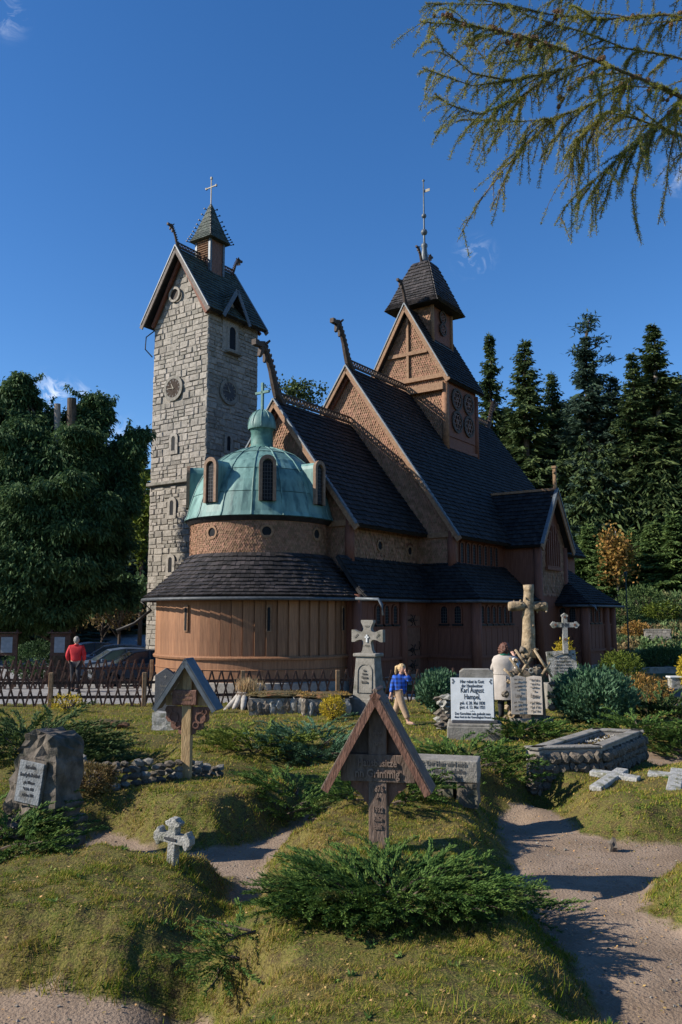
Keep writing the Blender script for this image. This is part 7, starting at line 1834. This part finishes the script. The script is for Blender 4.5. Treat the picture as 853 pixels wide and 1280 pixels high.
def woman():
    t = person_base('person', 'woman seen from behind in a cream trench coat with short auburn hair and green scarf', 628, 893, 1.68, D=19.2, yaw=-6); t.scale = (1.20, 1.12, 1.0)
    J = {'pel': (0, 0, .95, .13, .10), 'ch': (0, 0, 1.25, .13, .10), 'nk': (0, 0, 1.43, .05, .05), 'hd': (0, 0, 1.54, .06, .07)}; E = [('pel', 'ch'), ('ch', 'nk'), ('nk', 'hd')]
    for k, sg in enumerate((-1, 1)):
        for nm, q, r in (('h', (sg * .09, 0, .88), .085), ('k', (sg * .09, .01, .50), .060), ('a', (sg * .085, 0, .10), .042), ('t', (sg * .09, .12, .04), .036)): J[f'{nm}{k}'] = (*q, r)
        E += [('pel', f'h{k}'), (f'h{k}', f'k{k}'), (f'k{k}', f'a{k}'), (f'a{k}', f't{k}')]
    arms = [((-.17, 0, 1.37), (-.23, .04, 1.12), (-.20, .17, 1.00)), ((.17, 0, 1.37), (.27, .10, 1.20), (.20, .24, 1.40))]
    for k, (a, b, c) in enumerate(arms):
        J[f's{k}'] = (*a, .048); J[f'e{k}'] = (*b, .038); J[f'{k}Hw'] = (*c, .026); E += [('ch', f's{k}'), (f's{k}', f'e{k}'), (f'e{k}', f'{k}Hw')]
        hand(J, E, f'{k}H', c, Vector(c) - Vector(b), (1, 0, 0), 1.0, .4)
    skin_mesh('body', J, E, M['skin'], t)
    co = MB(); prof = [(.30, .44), (.285, .60), (.255, .80), (.225, .95), (.205, 1.03), (.215, 1.10), (.235, 1.22), (.235, 1.32), (.20, 1.40), (.09, 1.45), (.07, 1.47)]
    n = 28; vs = []
    for r, z in prof:
        for j in range(n):
            a = 2 * PI * j / n; rr_ = r * (1 + (.045 * math.sin(a * 7 + 1) if z < .9 else .015 * math.sin(a * 5 + z * 9))); vs.append((rr_ * math.cos(a), rr_ * .66 * math.sin(a) + .01, z))
    fs = [(i * n + j, i * n + (j + 1) % n, (i + 1) * n + (j + 1) % n, (i + 1) * n + j) for i in range(len(prof) - 1) for j in range(n)]
    coat = co.add(vs, fs).build('coat', M['coat'], t, smooth=True)
    J2 = {}; E2 = []
    for k, (a, b, c) in enumerate(arms):
        J2[f's{k}'] = (a[0] * .8, a[1], a[2] - .02, .070); J2[f'e{k}'] = (*b, .054); J2[f'w{k}'] = (*(Vector(b).lerp(Vector(c), .9)), .042); E2 += [(f's{k}', f'e{k}'), (f'e{k}', f'w{k}')]
        skin_mesh('sleeve', {q: J2[q] for q in (f's{k}', f'e{k}', f'w{k}')}, [(f's{k}', f'e{k}'), (f'e{k}', f'w{k}')], M['coat'], t)
    bl = MB(); vs = []
    for r, z in ((.216, 1.00), (.222, 1.0), (.222, 1.055), (.216, 1.055)):
        for j in range(n): a = 2 * PI * j / n; vs.append(((r + .006) * math.cos(a), (r + .006) * .66 * math.sin(a) + .01, z))
    bl.add(vs, [(i * n + j, i * n + (j + 1) % n, ((i + 1) % 4) * n + (j + 1) % n, ((i + 1) % 4) * n + j) for i in range(4) for j in range(n)]).build('belt', M['coat'], t)
    MB().bar((0, -.172, .46), (0, -.150, .98), .012, .02, Y_).build('back_seam', M['coat'], coat)
    MB().ring((0, 0, 1.42), X_, Y_, .055, .10, .075, 16, ZUP).build('scarf', M['green_cloth'], t, smooth=True)
    MB().tube([(.16, -.10, 1.37), (.21, -.13, 1.20), (.205, -.14, 1.0), (.19, -.15, .82), (.20, -.15, .72)], [.03, .045, .052, .045, .015], 8).build('white_shawl', M['white_cloth'], t, smooth=True)
    MB().tube([(.10, -.06, 1.46), (.17, -.02, 1.36), (.24, .05, 1.22)], .012, 6).build('bag_strap', M['red_wood'], t)
    for sg in (-1, 1): MB().tube([(sg * .088, 0, .52), (sg * .088, -.005, .35), (sg * .085, 0, .12), (sg * .088, .05, .05), (sg * .09, .15, .035)], [.068, .066, .050, .050, .035], 10).build('boot', M['black_cloth'], t, smooth=True)
    head_parts(t, (0, .01, 1.575), 1.05, (0, 1, 0), 'hair_brown', 'bob')
woman()
def man():
    t = person_base('person', 'man walking away on the road in a red jacket and dark trousers', 100, 864, 1.76, D=27.6, yaw=5)
    J = {'pel': (0, 0, .98, .14, .11), 'ch': (0, 0, 1.30, .16, .11), 'nk': (0, 0, 1.50, .055, .055), 'hd': (0, 0, 1.62, .06, .07)}; E = [('pel', 'ch'), ('ch', 'nk'), ('nk', 'hd')]
    for k, (sg, st) in enumerate(((-1, .10), (1, -.16))):
        for nm, q, r in (('h', (sg * .10, 0, .90), .095), ('k', (sg * .10, st * .6 + .03, .50), .065), ('a', (sg * .10, st, .10), .045), ('t', (sg * .11, st + .14, .05), .04)): J[f'{nm}{k}'] = (*q, r)
        E += [('pel', f'h{k}'), (f'h{k}', f'k{k}'), (f'k{k}', f'a{k}'), (f'a{k}', f't{k}')]
    arms = [((-.20, 0, 1.44), (-.27, -.05, 1.17), (-.24, .08, .98)), ((.20, 0, 1.44), (.27, -.03, 1.17), (.24, .10, .98))]
    for k, (a, b, c) in enumerate(arms):
        J[f's{k}'] = (*a, .055); J[f'e{k}'] = (*b, .044); J[f'{k}Hw'] = (*c, .030); E += [('ch', f's{k}'), (f's{k}', f'e{k}'), (f'e{k}', f'{k}Hw')]
        hand(J, E, f'{k}H', c, Vector(c) - Vector(b), (0, 1, 0), 1.05, .4)
    skin_mesh('body', J, E, M['skin'], t)
    J2 = {'a': (0, 0, .93, .20, .14), 'b': (0, 0, 1.10, .19, .14), 'c': (0, 0, 1.33, .20, .14), 'd': (0, 0, 1.50, .09, .08)}; E2 = [('a', 'b'), ('b', 'c'), ('c', 'd')]
    for k, (a, b, c) in enumerate(arms): J2[f's{k}'] = (*a, .085); J2[f'e{k}'] = (*b, .075); J2[f'w{k}'] = (*(Vector(b).lerp(Vector(c), .9)), .055); E2 += [('c', f's{k}'), (f's{k}', f'e{k}'), (f'e{k}', f'w{k}')]
    skin_mesh('jacket', J2, E2, M['red_cloth'], t)
    J3 = {'p': (0, 0, .96, .15, .12)}; E3 = []
    for k in (0, 1):
        for nm, r in (('h', .105), ('k', .082), ('a', .065)): j = J[f'{nm}{k}']; J3[f'{nm}{k}'] = (j[0], j[1], j[2], r)
        E3 += [('p', f'h{k}'), (f'h{k}', f'k{k}'), (f'k{k}', f'a{k}')]
        j = J[f'a{k}']; MB().tube([(j[0], j[1] - .05, .06), (j[0], j[1] + .05, .055), (j[0], j[1] + .19, .04)], [.055, .055, .035], 8).build('shoe', M['black_cloth'], t, smooth=True)
    skin_mesh('trousers', J3, E3, M['black_cloth'], t)
    MB().ring((0, 0, 1.49), X_, Y_, .05, .085, .05, 14, ZUP).build('collar', M['red_cloth'], t, smooth=True)
    head_parts(t, (0, .01, 1.655), 1.05, (0, 1, 0), 'hair_grey', 'short')
man()

# ------------------------------------------------------------------ grass blades and small debris
def grass():
    rng = np.random.RandomState(99); m = bpy.data.materials.new('grass_blade'); m.use_nodes = True
    n_, l_ = m.node_tree.nodes, m.node_tree.links; b = n_['Principled BSDF']; b.inputs['Roughness'].default_value = .75; b.inputs['Specular IOR Level'].default_value = .15
    t = n_.new('ShaderNodeTexCoord'); nz = n_.new('ShaderNodeTexNoise'); nz.inputs['Scale'].default_value = 1.3; nz.inputs['Detail'].default_value = 6; l_.new(t.outputs['Object'], nz.inputs['Vector'])
    g = n_.new('ShaderNodeNewGeometry'); ad = n_.new('ShaderNodeMath'); ad.operation = 'MULTIPLY_ADD'; ad.inputs[1].default_value = .6; ad.inputs[2].default_value = -.265; l_.new(g.outputs['Random Per Island'], ad.inputs[0])
    sm = n_.new('ShaderNodeMath'); sm.operation = 'ADD'; l_.new(ad.outputs[0], sm.inputs[0]); l_.new(nz.outputs['Fac'], sm.inputs[1])
    cr = n_.new('ShaderNodeValToRGB'); el = cr.color_ramp.elements; el[0].position = .30; el[0].color = (.10, .165, .014, 1); el[1].position = .74; el[1].color = (.36, .245, .08, 1)
    e = el.new(.46); e.color = (.20, .24, .020, 1); e = el.new(.58); e.color = (.285, .245, .036, 1)
    l_.new(sm.outputs[0], cr.inputs['Fac']); l_.new(cr.outputs[0], b.inputs['Base Color'])
    tr = n_.new('ShaderNodeBsdfTranslucent'); l_.new(cr.outputs[0], tr.inputs['Color']); ms = n_.new('ShaderNodeMixShader'); ms.inputs['Fac'].default_value = .25
    l_.new(b.outputs[0], ms.inputs[1]); l_.new(tr.outputs[0], ms.inputs[2]); l_.new(ms.outputs[0], n_['Material Output'].inputs['Surface'])
    Vs, Fs, k0 = [], [], 0
    for y0, y1, n, h, w in ((3.4, 6.0, 230000, .019, .0027), (6.0, 9.0, 240000, .021, .0038), (9.0, 14, 190000, .025, .006), (14, 24, 130000, .034, .011)):
        Y = rng.uniform(y0, y1, n); X = rng.uniform(-.52, .52, n) * Y; dp, tr_, dr = fields(X, Y)
        edge = .03 * wav(X, Y, 19, .3) + .03 * rng.normal(size=n); thin = np.clip((dp + edge) / .22, 0, 1)
        pat = wav(X, Y, 3.1, 2.2) + .8 * wav(X, Y, 8.3, .9) + .6 * wav(X, Y, 21., .2)
        k = (dp + edge > .02) & (dr > .05) & (rng.rand(n) < (.35 + .65 * thin) * np.clip(.62 + .45 * pat, .12, 1)); X, Y = X[k], Y[k]; Z = height(X, Y); n = len(X)
        tuft = np.clip(1 + .45 * wav(X, Y, 4.3, 1.1) + .5 * wav(X, Y, 13, .4) + .5 * wav(X, Y, 29, .7), .3, 2.6)
        hh = h * rng.uniform(.5, 1.4, n) * tuft; a = rng.uniform(0, 2 * PI, n); ww = w * rng.uniform(.6, 1.3, n)
        base = np.stack([X, Y, Z - .005], 1); sd = np.stack([np.cos(a), np.sin(a), np.zeros(n)], 1) * ww[:, None]
        ln = rng.normal(size=(n, 3)) * .55 + [.15, -.1, 0]; tip = base + np.stack([ln[:, 0] * hh, ln[:, 1] * hh, hh], 1)
        Vs.append(np.stack([base - sd, base + sd, tip], 1).reshape(-1, 3)); Fs.append(np.arange(3 * n).reshape(n, 3) + k0); k0 += 3 * n
    # longer fresh tufts
    rows = [(300, 1225), (40, 1235), (70, 1240), (150, 1232), (135, 1240), (105, 1238), (290, 1245), (330, 1240), (230, 1160), (260, 1170), (330, 1190), (60, 1180), (210, 1082), (225, 1084), (470, 1062), (492, 1062), (455, 1068), (640, 1240), (700, 1250), (560, 1270), (820, 1120)]
    Pt = []
    for px, py in rows:
        p = G(px, py)
        for _ in range(60): x = p.x + rng.normal() * .07; y = p.y + rng.normal() * .05; Pt.append((x, y))
    Pt = np.array(Pt); n = len(Pt); Z = height(Pt[:, 0], Pt[:, 1]); base = np.stack([Pt[:, 0], Pt[:, 1], Z - .005], 1); a = rng.uniform(0, 2 * PI, n)
    sd = np.stack([np.cos(a), np.sin(a), np.zeros(n)], 1) * .0035; hh = rng.uniform(.04, .11, n); ln = rng.normal(size=(n, 3)) * .4; tip = base + np.stack([ln[:, 0] * hh, ln[:, 1] * hh, hh], 1)
    Vs.append(np.stack([base - sd, base + sd, tip], 1).reshape(-1, 3)); Fs.append(np.arange(3 * n).reshape(n, 3) + k0)
    raw('grass', np.concatenate(Vs), np.concatenate(Fs), m, kind='stuff')
    # pebbles and litter on the paths
    n = 9000; Y = rng.uniform(3.6, 12, n); X = rng.uniform(-.5, .5, n) * Y; dp, _, _ = fields(X, Y); k = dp < .03; X, Y = X[k][:420], Y[k][:420]; Z = height(X, Y); b = MB(); rr = random.Random(3)
    for x, y, z in zip(X, Y, Z):
        s_ = rr.uniform(.003, .010) * (1.8 if rr.random() < .06 else 1); b.box((x, y, z + s_ * .3), (s_ * 2, s_ * 1.6, s_ * 1.2), Euler((rr.uniform(-.5, .5), rr.uniform(-.5, .5), rr.uniform(0, 6))))
    b.build('gravel', M['grave_stone'], kind='stuff', fix=False)
    # fallen leaves, larch litter and broad-leaved weeds
    n = 5200; Y = rng.uniform(3.6, 15, n); X = rng.uniform(-.5, .5, n) * Y; Z = height(X, Y); c = Cloud(); P = np.stack([X, Y, Z + .012], 1)
    c.leaves(P, rng.normal(size=(n, 3)) * [1, 1, .25], rng.uniform(.012, .032, n), rng.uniform(.004, .010, n), rng, up=np.array([0, 0, 1.])); c.build('fallen_leaves', M['leaf_litter'], kind='stuff')
    n = 260; Y = rng.uniform(3.8, 13, n); X = rng.uniform(-.5, .5, n) * Y; dp, _, _ = fields(X, Y); k = dp > .08; X, Y = X[k], Y[k]; Z = height(X, Y); c = Cloud()
    for j in range(9): c.leaves(np.stack([X, Y, Z], 1) + rng.normal(size=(len(X), 3)) * [.012, .012, 0], rng.normal(size=(len(X), 3)) * [1, 1, .2] + [0, 0, .6], rng.uniform(.025, .06, len(X)), .008, rng)
    c.build('weeds', M['juniper'], kind='stuff')
grass()
